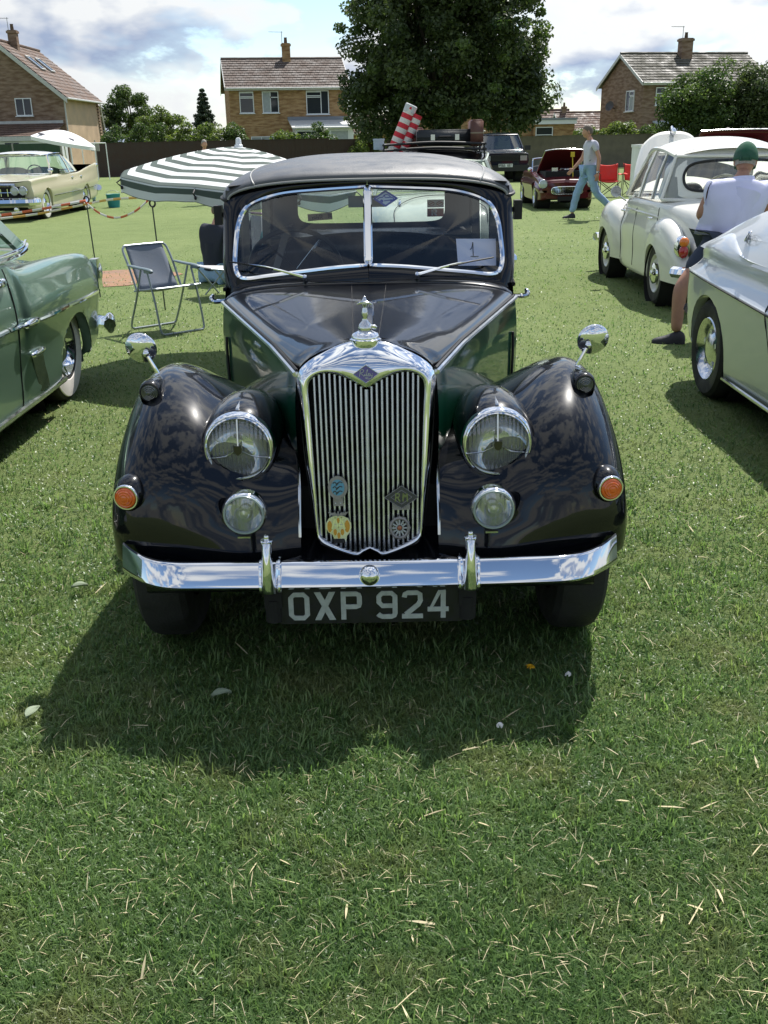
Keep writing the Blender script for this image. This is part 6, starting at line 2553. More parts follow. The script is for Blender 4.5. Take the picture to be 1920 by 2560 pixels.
mb.tube(np.array([cst + R_ @ np.array([.20 * math.cos(a), 0, .20 * math.sin(a)]) for a in q]), .012, 7, closed=True)
mb.build('steering_wheel', mat('cream_plastic', (.45, .42, .33), .4), MC)
mb = MB()
mb.box((0, 1.40, .92), (1.15, .18, .10))
mb.ell((0, 1.48, .98), (.13, .06, .10))
mb.build('dashboard', M_TRIM, MC)

# ------------------------------------------------------------------ pale car with a loaded roof rack, behind the black saloon
M_PALE = car_paint('pale_green_paint', (.50, .56, .48))
PC = thing('pale_saloon', 'pale green old saloon with a loaded roof rack parked behind the black saloon', 'car', (.62, 14.1, 0), PI)
ps = [(.02, mprof(.34, .55, .55, .60, .54, .68, .4, .74, .76)), (.3, mprof(.26, .70, .58, .74, .66, .80, .48, .87, .90)), (1.3, mprof(.23, .76, .62, .80, .74, .88, .58, .93, .96)), (2.0, mprof(.22, .78, .62, .81, .76, .93, .68, .95, .97)), (2.9, mprof(.22, .78, .62, .80, .75, .92, .66, .97, 1.02)),
      (3.5, mprof(.26, .72, .60, .76, .70, .87, .58, .96, 1.03)), (3.9, mprof(.30, .62, .58, .68, .62, .78, .50, .88, .93)), (4.15, mprof(.34, .54, .54, .58, .52, .64, .42, .72, .75)), (4.22, mprof(.38, .46, .50, .50, .44, .56, .34, .60, .61))]
PP_ = shell('body', ps, M_PALE, PC, [(.85, .28, .33, .5), (3.35, .28, .33, .5)], ny=90, nz=34)
greenhouse(PC, [(.72, 1.4, .97, .56, 1.85, 1.37), (.75, 2.0, .97, .60, 2.1, 1.41), (.75, 2.6, .97, .60, 2.55, 1.405), (.66, 3.2, 1.0, .54, 2.9, 1.34)], M_BLACK, M_PALE, .05, .2, .25, ((.0, .06), (.5, .06), (.95, .2)))
mb = MB()
mb.tube(cr([(.40, 3.62, .98), (.40, 3.70, .99), (.40, 3.78, .94)], 8), .014, 7)
mb.build('boot_handle', M_CHROME, PC)
mb = MB()
mb.tube(cr([(-.46, 4.06, .80), (-.44, 3.85, .93), (-.2, 3.6, 1.02), (.2, 3.6, 1.02), (.44, 3.85, .93), (.46, 4.06, .80)], 30), .004, 5)
mb.build('boot_seam', M_TRIM, PC)
strip(PC, 'rear_bumper', [(0, 4.28, .45), (.5, 4.25, .45), (.72, 4.15, .45)], .045, M_CHROME)
for y_ in (.85, 3.35):
    for s_ in (1, -1):
        wheel(PC, MB, s_ * .68, y_, .31, .14, s_, .19, M_CHROME2)
RKT = thing('roof_rack', 'black tubular roof rack on the pale saloon, behind the black roof', 'rack', (.62, 11.8, 1.46))
for k, (y_, z_) in enumerate(((-.45, .0), (-.15, .0), (.15, 0), (.45, 0), (.75, .0))):
    mb = MB()
    mb.tube(cr([(-.50, y_, z_), (0, y_, z_ + .015), (.50, y_, z_)], 8), .010, 6)
    mb.build('cross_bar', M_CHROME2 if k == 0 else M_TRIM, RKT)
mb = MB()
for z_ in (.0, .055):
    lp = [(-.54, -.48, z_), (-.50, -.52, z_ + .002), (0, -.54, z_ + .022), (.50, -.52, z_ + .002), (.54, -.48, z_), (.55, .15, z_), (.54, .78, z_), (0, .84, z_ + .01), (-.54, .78, z_), (-.55, .15, z_)]
    mb.tube(cr(np.array(lp), 60, True), .013, 7, closed=True)
for x_, y_ in ((-.54, -.45), (.54, -.45), (-.55, .2), (.55, .2), (-.54, .75), (.54, .75)):
    mb.tube([(x_, y_, .06), (x_ * 1.02, y_, -.10)], .011, 6)
mb.build('rack_rail', M_TRIM, RKT)


def suitcase(name, label, loc, rz, w_, d_, h_, material, edge):
    t = thing(name, label, 'suitcase', loc, rz, 'suitcases on the roof rack')
    bm = bmesh.new()
    bmesh.ops.create_cube(bm, size=1)
    bmesh.ops.scale(bm, vec=(w_, d_, h_), verts=bm.verts)
    bmesh.ops.translate(bm, vec=(0, 0, h_ / 2), verts=bm.verts)
    bmesh.ops.bevel(bm, geom=list(bm.edges), offset=.016, segments=3, affect='EDGES')
    me = bpy.data.meshes.new('case')
    bm.to_mesh(me)
    bm.free()
    me.shade_smooth()
    me.materials.append(material)
    o = bpy.data.objects.new('case', me)
    COL.objects.link(o)
    o.parent = t
    mb = MB()
    for z_ in (h_ * .5 - .004, h_ * .5 + .004):
        mb.box((0, 0, z_), (w_ + .006, d_ + .006, .003))
    mb.build('case_seam', edge, t, smooth=False)
    for x_ in (-w_ * .22, w_ * .22):
        mb = MB()
        mb.box((x_, -d_ / 2 - .004, h_ * .52), (.045, .012, .06))
        mb.box((x_, -d_ / 2 - .010, h_ * .57), (.028, .01, .022))
        mb.build('clasp', M_CHROME2, t, smooth=False)
    mb = MB()
    mb.tube(cr([(-.07, -d_ / 2 - .004, h_ * .55), (-.06, -d_ / 2 - .03, h_ * .56), (.06, -d_ / 2 - .03, h_ * .56), (.07, -d_ / 2 - .004, h_ * .55)], 10), .008, 6)
    mb.build('handle', edge, t)
    return t


suitcase('suitcase', 'long black suitcase with two metal clasps lying on the roof rack', (.74, 11.6, 1.50), 0, .60, .40, .165, mat('black_case', (.02, .024, .028), .45, var=.2, bump=.2), M_DARK)
M_CASEBR = mat('brown_case', (.11, .045, .032), .6, var=.3, vscale=9, bump=.2)
sc_ = suitcase('suitcase', 'worn brown suitcase standing on end at the right of the black one', (1.085, 11.55, 1.49), PI / 2, .46, .135, .27, M_CASEBR, mat('pale_case_edge', (.42, .37, .26), .6))
mb = MB()
mb.prism([(-.018, .06), (.018, .06), (.022, .10), (.02, .19), (-.02, .19), (-.022, .1)], (.232, 0, 0), (0, 1, 0), (0, 0, 1), .004, (1, 0, 0))
mb.build('label', mat('case_label', (.50, .30, .11), .6, var=.4, vscale=40), sc_, smooth=False)
suitcase('suitcase', 'dark red brown case half hidden behind the striped windbreak rolls', (.40, 12.2, 1.49), .2, .26, .2, .21, mat('red_brown_case', (.10, .035, .025), .6, var=.3), M_DARK)


def striped_mat(name, c1, c2, scale, axis):
    m, nt, b = base_mat(name)
    nd, lk = nt.nodes, nt.links
    t = nd.new('ShaderNodeTexCoord')
    sp = nd.new('ShaderNodeSeparateXYZ')
    lk.new(t.outputs['Object'], sp.inputs[0])
    v = mth(nd, lk, 'MULTIPLY', sp.outputs[axis], scale)
    fr_ = mth(nd, lk, 'FRACT', v)
    lk.new(ramp(nd, lk, fr_, [(0, c1), (.5, c2)], 'CONSTANT'), b.inputs['Base Color'])
    setp(b, rough=.8, spec=.2)
    n = nd.new('ShaderNodeTexNoise')
    n.inputs['Scale'].default_value = 60
    lk.new(t.outputs['Object'], n.inputs['Vector'])
    bp = nd.new('ShaderNodeBump')
    bp.inputs['Strength'].default_value = .2
    bp.inputs['Distance'].default_value = .004
    lk.new(n.outputs[0], bp.inputs['Height'])
    lk.new(bp.outputs[0], b.inputs['Normal'])
    return m


M_REDWHITE = striped_mat('red_white_stripe', (.60, .045, .06), (.70, .66, .60), 9.6, 2)
WB = thing('windbreak', 'two rolls of red and white striped windbreak leaning up from the roof rack', 'windbreak', (.19, 11.55, 1.40))
TL = np.array([.205, .0, .42])
for k, (dx, ln, r0, tp) in enumerate(((-.035, .56, .064, True), (.075, .46, .050, False))):
    mb = MB()
    q = np.linspace(0, 2 * PI, 22, endpoint=False)
    P = [[(r0 * (1 + .05 * math.sin(3 * a + k)) * math.cos(a) * (1 - .1 * (f == 0)), r0 * (1 + .05 * math.sin(3 * a + k)) * math.sin(a), ln * f) for a in q] for f in np.linspace(0, 1, 12)]
    for f in (.8, .55, .3):
        P.append([(r0 * f * math.cos(a), r0 * f * math.sin(a), ln - .012 * (f < .5)) for a in q])
    mb.grid(np.array(P), cv=True)
    o = mb.build('cloth_roll', M_REDWHITE, WB, ang=50)
    o.location = (dx, 0, .0)
    o.rotation_euler = (0, math.radians(24), 0)
    if tp:
        mb = MB()
        mb.lathe([(r0 * 1.03, ln - .07), (r0 * 1.05, ln + .004), (r0 * .9, ln + .012), (r0 * .4, ln + .004), (0, ln)], (0, 0, 0), (0, 0, 1), 22)
        o2 = mb.build('roll_end', mat('pale_canvas', (.55, .56, .58), .8), WB)
        o2.location = (dx, 0, 0)
        o2.rotation_euler = (0, math.radians(24), 0)
t = thing('cool_box', 'small pale blue box at the left end of the roof rack', 'box', (.02, 11.75, 1.47))
mb = MB()
mb.box((.0, 0, .05), (.12, .12, .10))
mb.box((0, 0, .105), (.13, .13, .02))
mb.build('box_body', mat('pale_blue', (.42, .52, .62), .5), t, smooth=False)

# ------------------------------------------------------------------ cream finned saloon far left
M_IVORY = car_paint('ivory_paint', (.56, .52, .37))
M_ROOFS = car_paint('silver_white_roof_paint', (.66, .67, .68))
IC = thing('finned_saloon', 'long cream 1950s saloon with tail fins and whitewall tyres, far left', 'car', (-8.68, 23.0, 0))


def iprof(sill, wl, wz, wm, sx, sz, dx, dz, cz):
    return [(wl - .08, sill - .02), (wl, sill), (wl + .02, sill + (wz - sill) * .45), (wm, wz), (sx + .03, wz + (sz - wz) * .6), (sx, sz), (dx, dz), (dx * .5, (dz * .4 + cz * .6)), (0, cz)]


is_ = [(0, iprof(.34, .90, .55, .98, .92, .86, .6, .84, .83)), (.08, iprof(.30, .94, .58, 1.01, .95, .90, .62, .88, .88)), (.7, iprof(.26, .96, .62, 1.02, .96, .93, .6, .93, .96)), (1.6, iprof(.24, .96, .64, 1.02, .96, .95, .62, .97, 1.0)), (2.2, iprof(.23, .965, .66, 1.02, .95, .955, .9, .97, .98)),
       (3.4, iprof(.23, .965, .68, 1.02, .95, .955, .9, .965, .98)), (3.9, iprof(.24, .965, .70, 1.02, .955, .975, .85, .955, .99)), (4.5, iprof(.26, .965, .70, 1.02, .965, 1.06, .82, .95, .97)), (5.1, iprof(.29, .95, .70, 1.01, .965, 1.13, .80, .93, .93)), (5.5, iprof(.33, .93, .68, .985, .955, 1.16, .80, .86, .85)), (5.66, iprof(.38, .88, .64, .94, .92, 1.12, .74, .72, .72))]
IP_ = shell('body', is_, M_IVORY, IC, [(1.0, .30, .40, .7), (4.28, .28, .38, .7)], ny=130, nz=40)
greenhouse(IC, [(.88, 1.75, .98, .70, 2.25, 1.40), (.92, 2.35, .975, .74, 2.5, 1.425), (.925, 3.1, .975, .74, 3.05, 1.425), (.86, 3.95, 1.0, .68, 3.55, 1.37)], M_ROOFS, M_IVORY, .07, .30, .25, ((.0, .06), (.70, .05), (.97, .22)), trim=M_CHROME, rail=.018, gl=glass_mat('green_tint_glass', (.62, .78, .72), .05, 1.0))
strip(IC, 'front_bumper', [(0, -.16, .44), (.6, -.13, .44), (.95, -.03, .44), (1.02, .18, .44)], .085, M_CHROME)
strip(IC, 'rear_bumper', [(0, 5.78, .46), (.6, 5.76, .46), (.92, 5.68, .48), (1.0, 5.45, .52)], .08, M_CHROME)
strip(IC, 'side_moulding', [on_side(IP_, y_, z_, .004) for y_, z_ in ((1.45, .50), (2.5, .515), (3.8, .53), (5.2, .58))], .012, M_CHROME)
strip(IC, 'sill_moulding', [on_side(IP_, y_, z_, .003) for y_, z_ in ((1.45, .27), (2.5, .26), (3.85, .265))], .03, M_CHROME2)
mb = MB()
mb.box((0, -.012, .64), (1.62, .03, .24))
mb.build('grille_recess', M_DARK, IC, smooth=False)
for x_ in np.linspace(-.45, .45, 7):
    mb = MB()
    mb.box((x_, -.045, .64), (.018, .03, .16))
    mb.build('grille_tooth', M_CHROME, IC, smooth=False)
strip(IC, 'grille_bar', [(-.55, -.04, .64), (0, -.06, .64), (.55, -.04, .64)], .014, M_CHROME, mirror=False)
strip(IC, 'bonnet_trim', [(-.62, -.02, .80), (0, -.05, .81), (.62, -.02, .80)], .03, M_CHROME2, mirror=False)
for s_ in (1, -1):
    for x_ in (.60, .79):
        mb = MB()
        mb.lathe([(.098, -.02), (.10, .02), (.088, .035), (.078, .02)], (s_ * x_, -.03, .67), (0, -1, 0), 22)
        o_ = mb.build('headlamp', M_CHROME, IC)
        mb = MB()
        mb.lathe([(.08, .02), (.05, .03), (0, .034)], (s_ * x_, -.03, .67), (0, -1, 0), 20)
        mb.build('lens', mat('imp_lens_%d%d' % (s_ > 0, x_ > .7), (.45, .48, .48), .1, coat=1), o_)
mb = MB()
mb.lathe([(.06, 0), (.05, .03), (0, .035)], (.62, -.12, .28), (0, -1, 0), 16)
pair(mb, 'fog_lamp', M_CHROME2, IC)
mb = MB()
mb.ell((.90, 1.72, 1.06), (.07, .05, .055))
mb.tube([(.90, 1.74, 1.02), (.90, 1.78, .95)], .012, 6)
pair(mb, 'door_mirror', M_CHROME, IC)
for y_ in (3.15, 3.9):
    mb = MB()
    mb.ell(on_side(IP_, y_, .86, .012), (.02, .07, .03))
    pair(mb, 'door_handle', M_CHROME, IC)
mb = MB()
mb.ell((.955, 5.60, 1.10), (.04, .10, .05))
pair(mb, 'tail_lamp', M_CHROME, IC)
for y_ in (1.0, 4.28):
    for s_ in (1, -1):
        simple_wheel(IC, s_ * .86, y_, .36, .18, s_, .20, M_CHROME, M_WHITEWALL, (.235, .325))
mb = MB()
mb.box((0, 2.8, .30), (1.7, 4.8, .14))
mb.build('underside', M_DARK, IC, smooth=False)
seats(IC, (-.4, .4), 2.7, .6, .68, mat('cream_hide', (.50, .47, .38), .6), .52, .16)
q = np.linspace(0, 2 * PI, 26, endpoint=False)
mb = MB()
mb.tube(np.array([np.array([.42, 2.15, 1.0]) + rotx(.45) @ np.array([.20 * math.cos(a), 0, .20 * math.sin(a)]) for a in q]), .014, 6, closed=True)
mb.build('steering_wheel', MATS['cream_plastic'], IC)

# ------------------------------------------------------------------ maroon open sports car with raised bonnet
M_MAROON = car_paint('maroon_paint', (.085, .010, .014))
SG = thing('sports_car', 'small maroon open sports car with its bonnet propped up behind the walking man', 'car', (4.40, 23.95, 0))
sg = [(0, mprof(.26, .50, .42, .58, .52, .52, .40, .58, .60)), (.12, mprof(.22, .60, .44, .66, .60, .60, .46, .66, .68)), (.6, mprof(.19, .64, .50, .70, .62, .70, .46, .73, .76)), (1.2, mprof(.18, .65, .52, .695, .63, .75, .50, .78, .80)), (1.75, mprof(.18, .65, .52, .69, .62, .78, .58, .79, .79)),
      (2.4, mprof(.19, .65, .52, .69, .62, .77, .58, .78, .78)), (2.9, mprof(.21, .64, .52, .69, .61, .77, .52, .79, .81)), (3.3, mprof(.25, .60, .50, .64, .56, .69, .46, .72, .74)), (3.45, mprof(.30, .52, .48, .57, .50, .60, .40, .62, .63))]
SGP = shell('body', sg, M_MAROON, SG, [(.66, .27, .315, .45), (2.78, .27, .31, .45)], ny=90, nz=34)
mb = MB()
mb.box((0, .80, .70), (.92, .95, .26))
mb.build('engine_bay', M_DARK, SG, smooth=False)
mb = MB()
mb.box((-.22, .55, .86), (.14, .12, .10))
mb.tube([(.0, .5, .86), (.25, .55, .87)], .03, 8)
mb.box((.1, .75, .87), (.30, .05, .04))
mb.build('engine_parts', M_CHROME2, SG, smooth=False)
mb = MB()
P = []
for f in np.linspace(0, 1, 12):
    y_, z_ = 1.32 - .82 * f, .82 + .50 * f + .02 * math.sin(PI * f)
    P.append([((.52 - .06 * f) * u, y_, z_ - .05 * abs(u) ** 3 * (1 - .3 * f)) for u in np.linspace(-1, 1, 17)])
mb.grid(np.array(P))
mb.build('raised_bonnet', M_MAROON, SG, thick=.018)
mb = MB()
mb.tube(np.array(P[-1]), .012, 6)
mb.tube([q_[0] for q_ in P], .010, 6)
mb.tube([q_[-1] for q_ in P], .010, 6)
mb.build('bonnet_edge', M_CHROME2, SG)
for s_ in (1, -1):
    mb = MB()
    mb.lathe([(.10, -.12), (.105, -.02), (.105, .01), (.092, .03), (.085, .02)], (s_ * .555, .02, .565), (0, -1, 0), 26)
    o_ = mb.build('headlamp', M_CHROME, SG)
    mb = MB()
    mb.lathe([(.088, .02), (.05, .04), (0, .046)], (s_ * .555, .02, .565), (0, -1, 0), 22)
    mb.build('lens', mat('sports_lens_%d' % (s_ > 0), (.42, .48, .46), .12, coat=1), o_)
    mb = MB()
    mb.box((s_ * .55, .02, .40), (.16, .04, .05))
    mb.build('side_lamp', mat('lamp_pale_%d' % (s_ > 0), (.30, .22, .17), .3), SG, smooth=False)
mb = MB()
q = np.linspace(0, 2 * PI, 40, endpoint=False)
sq = lambda v, e: math.copysign(abs(v) ** e, v)
mb.tube(np.array([(.36 * sq(math.cos(a), .45), -.03, .415 + .085 * sq(math.sin(a), .55)) for a in q]), .012, 7, closed=True)
mb.build('grille_surround', M_CHROME, SG)
for k in range(5):
    mb = MB()
    mb.box((0, -.02, .355 + .03 * k), (.68, .012, .006))
    mb.build('grille_bar', M_CHROME, SG, smooth=False)
for k in range(17):
    mb = MB()
    mb.box((-.32 + .04 * k, -.022, .415), (.006, .012, .15))
    mb.build('grille_bar', M_CHROME, SG, smooth=False)
mb = MB()
mb.box((0, -.005, .415), (.70, .01, .165))
mb.build('grille_backing', M_DARK, SG, smooth=False)
mb = MB()
mb.tube(cr([(-.60, 1.52, .80), (-.57, 1.66, 1.06), (-.50, 1.68, 1.10), (0, 1.64, 1.125), (.50, 1.68, 1.10), (.57, 1.66, 1.06), (.60, 1.52, .80)], 50), .015, 7)
mb.build('windscreen_frame', M_CHROME, SG)
mb = MB()
mb.add([(-.58, 1.53, .81), (.58, 1.53, .81), (.54, 1.66, 1.08), (-.54, 1.66, 1.08)], [(0, 1, 2, 3)])
mb.build('windscreen', M_GLASS, SG, smooth=False)
mb = MB()
mb.ell((-.66, 1.45, .86), (.06, .03, .05))
mb.build('wing_mirror', M_CHROME, SG)
mb = MB()
mb.tube([(.18, .28, .66), (.16, .40, 1.25)], .012, 6)
mb.box((.16, .36, 1.20), (.09, .05, .11))
mb.build('bonnet_prop', mat('yellow_tool', (.55, .40, .02), .5), SG, smooth=False)
for y_ in (.66, 2.78):
    for s_ in (1, -1):
        simple_wheel(SG, s_ * .60, y_, .28, .14, s_, .175, M_CHROME2)
mb = MB()
mb.box((0, -.035, .24), (.44, .012, .10))
o_ = mb.build('number_plate', M_DARK, SG, smooth=False)
mb = MB()
mb.box((0, 1.9, .24), (1.05, 2.8, .12))
mb.build('underside', M_DARK, SG, smooth=False)
seats(SG, (-.28, .28), 2.1, .42, .44, MATS['dark_seat_cloth'], .5, .2)

# ------------------------------------------------------------------ dark blue four wheel drive
M_NAVYP = car_paint('navy_paint', (.008, .014, .026))
RV = thing('off_roader', 'tall dark blue off roader facing the camera beside the maroon sports car', 'car', (4.92, 40.0, 0))
rv = [(0, mprof(.45, .80, .75, .88, .84, 1.00, .7, 1.03, 1.04)), (.1, mprof(.36, .86, .75, .92, .88, 1.04, .72, 1.08, 1.09)), (1.2, mprof(.34, .88, .78, .94, .90, 1.12, .74, 1.16, 1.18)), (1.5, mprof(.34, .88, .80, .94, .90, 1.14, .86, 1.16, 1.17)), (4.4, mprof(.36, .88, .80, .94, .90, 1.14, .86, 1.16, 1.17)), (4.65, mprof(.42, .84, .78, .90, .86, 1.12, .8, 1.14, 1.15))]
RVP = shell('body', rv, M_NAVYP, RV, [(.85, .36, .44, .6), (3.6, .36, .44, .6)], ny=70, nz=30)
greenhouse(RV, [(.86, 1.25, 1.15, .70, 1.85, 1.72), (.88, 2.4, 1.15, .73, 2.4, 1.76), (.88, 3.4, 1.15, .73, 3.4, 1.765), (.86, 4.6, 1.15, .70, 4.4, 1.73)], M_NAVYP, M_NAVYP, .05, .12, .05, ((0, .10), (.4, .08), (.7, .08), (.98, .15)), rail=.03, gl=glass_mat('pale_tint_glass', (.60, .72, .70), .06, 1.2))
for k in range(5):
    mb = MB()
    mb.box((0, -.02, .80 + .045 * k), (1.05, .03, .022))
    mb.build('grille_bar', M_TRIM, RV, smooth=False)
mb = MB()
mb.box((0, -.005, .89), (1.1, .02, .24))
mb.build('grille_backing', M_DARK, RV, smooth=False)
for s_ in (1, -1):
    mb = MB()
    mb.box((s_ * .70, -.02, .88), (.26, .04, .18))
    mb.build('headlamp', mat('rr_lamp_%d' % (s_ > 0), (.25, .28, .30), .1, coat=1), RV, smooth=False)
    mb = MB()
    mb.box((s_ * 1.05, 1.45, 1.24), (.22, .12, .17))
    mb.build('door_mirror', M_TRIM, RV, smooth=False)
mb = MB()
mb.box((0, -.06, .52), (1.8, .14, .22))
mb.build('front_bumper', M_TRIM, RV, smooth=False)
mb = MB()
mb.box((0, -.145, .62), (.54, .012, .12))
RP = mb.build('number_plate', mat('white_plate', (.66, .68, .68), .5), RV, smooth=False)
SEG = {'R': [[(0, 0), (0, 2)], [(0, 2), (1, 2), (1, 1), (0, 1)], [(.4, 1), (1, 0)]], '9': [[(1, 1), (0, 1), (0, 2), (1, 2), (1, 0), (0, 0)]], '6': [[(1, 2), (0, 2), (0, 0), (1, 0), (1, 1), (0, 1)]], 'X': [[(0, 0), (1, 2)], [(0, 2), (1, 0)]],
       'B': [[(0, 0), (0, 2), (.9, 2), (.9, 1.1), (0, 1)], [(.9, 1), (1, .9), (1, 0), (0, 0)]], 'T': [[(0, 2), (1, 2)], [(.5, 2), (.5, 0)]]}


def seg_text(txt, mb, o, ux, uz, s, wd, t, nrm, adv=1.55):
    x = 0
    for ch in txt:
        if ch != ' ':
            for st_ in SEG[ch]:
                for a_, b_ in zip(st_[:-1], st_[1:]):
                    mb.stroke(np.array([(x + a_[0], a_[1]), (x + b_[0], b_[1])]) * s, wd, o, ux, uz, t, nrm)
        x += adv


mb = MB()
seg_text('R966 XBT', mb, (-.245, -.152, .580), (1, 0, 0), (0, 0, 1), .040, .014, .004, (0, -1, 0))
mb.build('plate_characters', M_INK, RP, smooth=False)
for y_ in (.85, 3.6):
    for s_ in (1, -1):
        simple_wheel(RV, s_ * .80, y_, .37, .24, s_, .22, M_CHROME2)

# ------------------------------------------------------------------ dark red car with raised bonnet behind the white saloon, and a navy one at the edge
RB_ = thing('red_saloon', 'dark red saloon with its bonnet raised, behind the white saloon roof', 'car', (6.15, 17.2, 0))
rr_ = [(0, mprof(.30, .66, .55, .74, .68, .74, .5, .78, .80)), (.2, mprof(.24, .76, .58, .80, .74, .84, .54, .88, .90)), (1.4, mprof(.22, .78, .62, .82, .76, .92, .6, .95, .97)), (3.0, mprof(.22, .78, .62, .82, .76, .92, .64, .95, .97)), (4.2, mprof(.26, .72, .60, .76, .70, .88, .56, .92, .93)), (4.4, mprof(.32, .62, .56, .66, .60, .74, .48, .76, .76))]
shell('body', rr_, M_MAROON, RB_, [(.8, .29, .33, .5), (3.4, .29, .33, .5)], ny=60, nz=28)
greenhouse(RB_, [(.72, 1.4, .96, .56, 1.9, 1.33), (.75, 2.1, .96, .60, 2.2, 1.37), (.75, 2.8, .96, .60, 2.75, 1.365), (.68, 3.5, .97, .54, 3.15, 1.32)], M_MAROON, M_MAROON, .05, .2, .2, ((0, .06), (.5, .05), (.96, .15)))
mb = MB()
P = [[(.72 * u, 1.3 - .95 * f, .98 + .66 * f - .02 * abs(u) ** 3) for u in np.linspace(-1, 1, 15)] for f in np.linspace(0, 1, 8)]
mb.grid(np.array(P))
mb.build('raised_bonnet', M_MAROON, RB_, thick=.02)
mb = MB()
mb.tube(np.array(P[-1]), .012, 6)
mb.build('bonnet_edge', M_CHROME2, RB_)
for y_ in (.8, 3.4):
    for s_ in (1, -1):
        simple_wheel(RB_, s_ * .70, y_, .31, .16, s_, .18, M_CHROME2)

# ================================================================== PEOPLE
M_SKIN = mat('skin', (.50, .27, .185), .55, var=.12, vscale=14, spec=.35)
M_SKIN_TAN = mat('tanned_skin', (.36, .19, .13), .55, var=.15, vscale=14, spec=.35)
M_HAIR_GREY = mat('grey_hair', (.30, .28, .25), .75, var=.3, vscale=60, bump=.6, bscale=140)
M_HAIR_BROWN = mat('grey_brown_hair', (.14, .11, .085), .7, var=.35, vscale=60, bump=.6, bscale=140)
M_SHOE = mat('black_shoe', (.012, .013, .018), .6, bump=.2)

BASE = dict(pelvis=(0, .0, .95), spine=(0, .005, 1.12), chest=(0, .0, 1.32), neck=(0, .015, 1.475), head=(0, -.005, 1.58),
            shL=(.185, .01, 1.415), elL=(.225, .03, 1.13), wrL=(.235, -.02, .89), shR=(-.185, .01, 1.415), elR=(-.225, .03, 1.13), wrR=(-.235, -.02, .89),
            hipL=(.09, 0, .91), knL=(.10, -.015, .50), anL=(.10, .025, .085), hipR=(-.09, 0, .91), knR=(-.10, -.015, .50), anR=(-.10, .025, .085))
RAD = dict(pelvis=(.145, .105), spine=(.135, .10), chest=(.15, .11), neck=(.056, .058), head=(.05, .05), sh=(.062, .062), el=(.042, .042), wr=(.029, .029), hip=(.092, .095), kn=(.058, .06), an=(.038, .040))
EDG = [('pelvis', 'spine'), ('spine', 'chest'), ('chest', 'neck'), ('neck', 'head'), ('chest', 'shL'), ('shL', 'elL'), ('elL', 'wrL'), ('chest', 'shR'), ('shR', 'elR'), ('elR', 'wrR'),
       ('pelvis', 'hipL'), ('hipL', 'knL'), ('knL', 'anL'), ('pelvis', 'hipR'), ('hipR', 'knR'), ('knR', 'anR')]


def skin_mesh(verts, edges, radii, root=0, sub=2):
    me = bpy.data.meshes.new('tmp')
    me.from_pydata([tuple(v) for v in verts], edges, [])
    ob = bpy.data.objects.new('tmp', me)
    COL.objects.link(ob)
    md = ob.modifiers.new('skin', 'SKIN')
    md.use_smooth_shade = True
    for i, r in enumerate(radii):
        sv = me.skin_vertices[0].data[i]
        sv.radius = r
        sv.use_root = i == root
    s = ob.modifiers.new('sub', 'SUBSURF')
    s.levels = s.render_levels = sub
    dg = bpy.context.evaluated_depsgraph_get()
    out = bpy.data.meshes.new_from_object(ob.evaluated_get(dg))
    bpy.data.objects.remove(ob, do_unlink=True)
    bpy.data.meshes.remove(me)
    return out


def mesh_arrays(me):
    V = np.zeros(len(me.vertices) * 3)
    me.vertices.foreach_get('co', V)
    return V.reshape(-1, 3), [tuple(p.vertices) for p in me.polygons]


def skin_part(J, names_edges, name, material, parent, scale=1.0, add=0.0, extra=None, cut=None, rad=None, wrinkle=0.0, root='pelvis'):
    names = []
    for a, b in names_edges:
        for n in (a, b):
            if n not in names:
                names.append(n)
    if root in names:
        names.remove(root)
        names.insert(0, root)
    V = [np.array(J[n], float) for n in names]
    rr = dict(RAD)
    rr.update(rad or {})
    R_ = []
    for n in names:
        k = n if n in rr else n[:-1]
        R_.append(tuple(x * scale + add for x in rr[k]))
    E = [(names.index(a), names.index(b)) for a, b in names_edges]
    me = skin_mesh(V, E, R_)
    P, Fs = mesh_arrays(me)
    bpy.data.meshes.remove(me)
    if wrinkle:
        r = np.random.default_rng(3)
        ph = r.uniform(0, 6, 6)
        P = P + wrinkle * np.stack([np.sin(P[:, 2] * 41 + P[:, 0] * 23 + ph[0]), np.sin(P[:, 2] * 37 + P[:, 0] * 19 + ph[1]), .4 * np.sin(P[:, 0] * 45 + ph[2])], 1)
    mb = MB()
    mb.add(P, Fs)
    if extra:
        extra(mb)
    return mb.build(name, material, parent, ang=60)


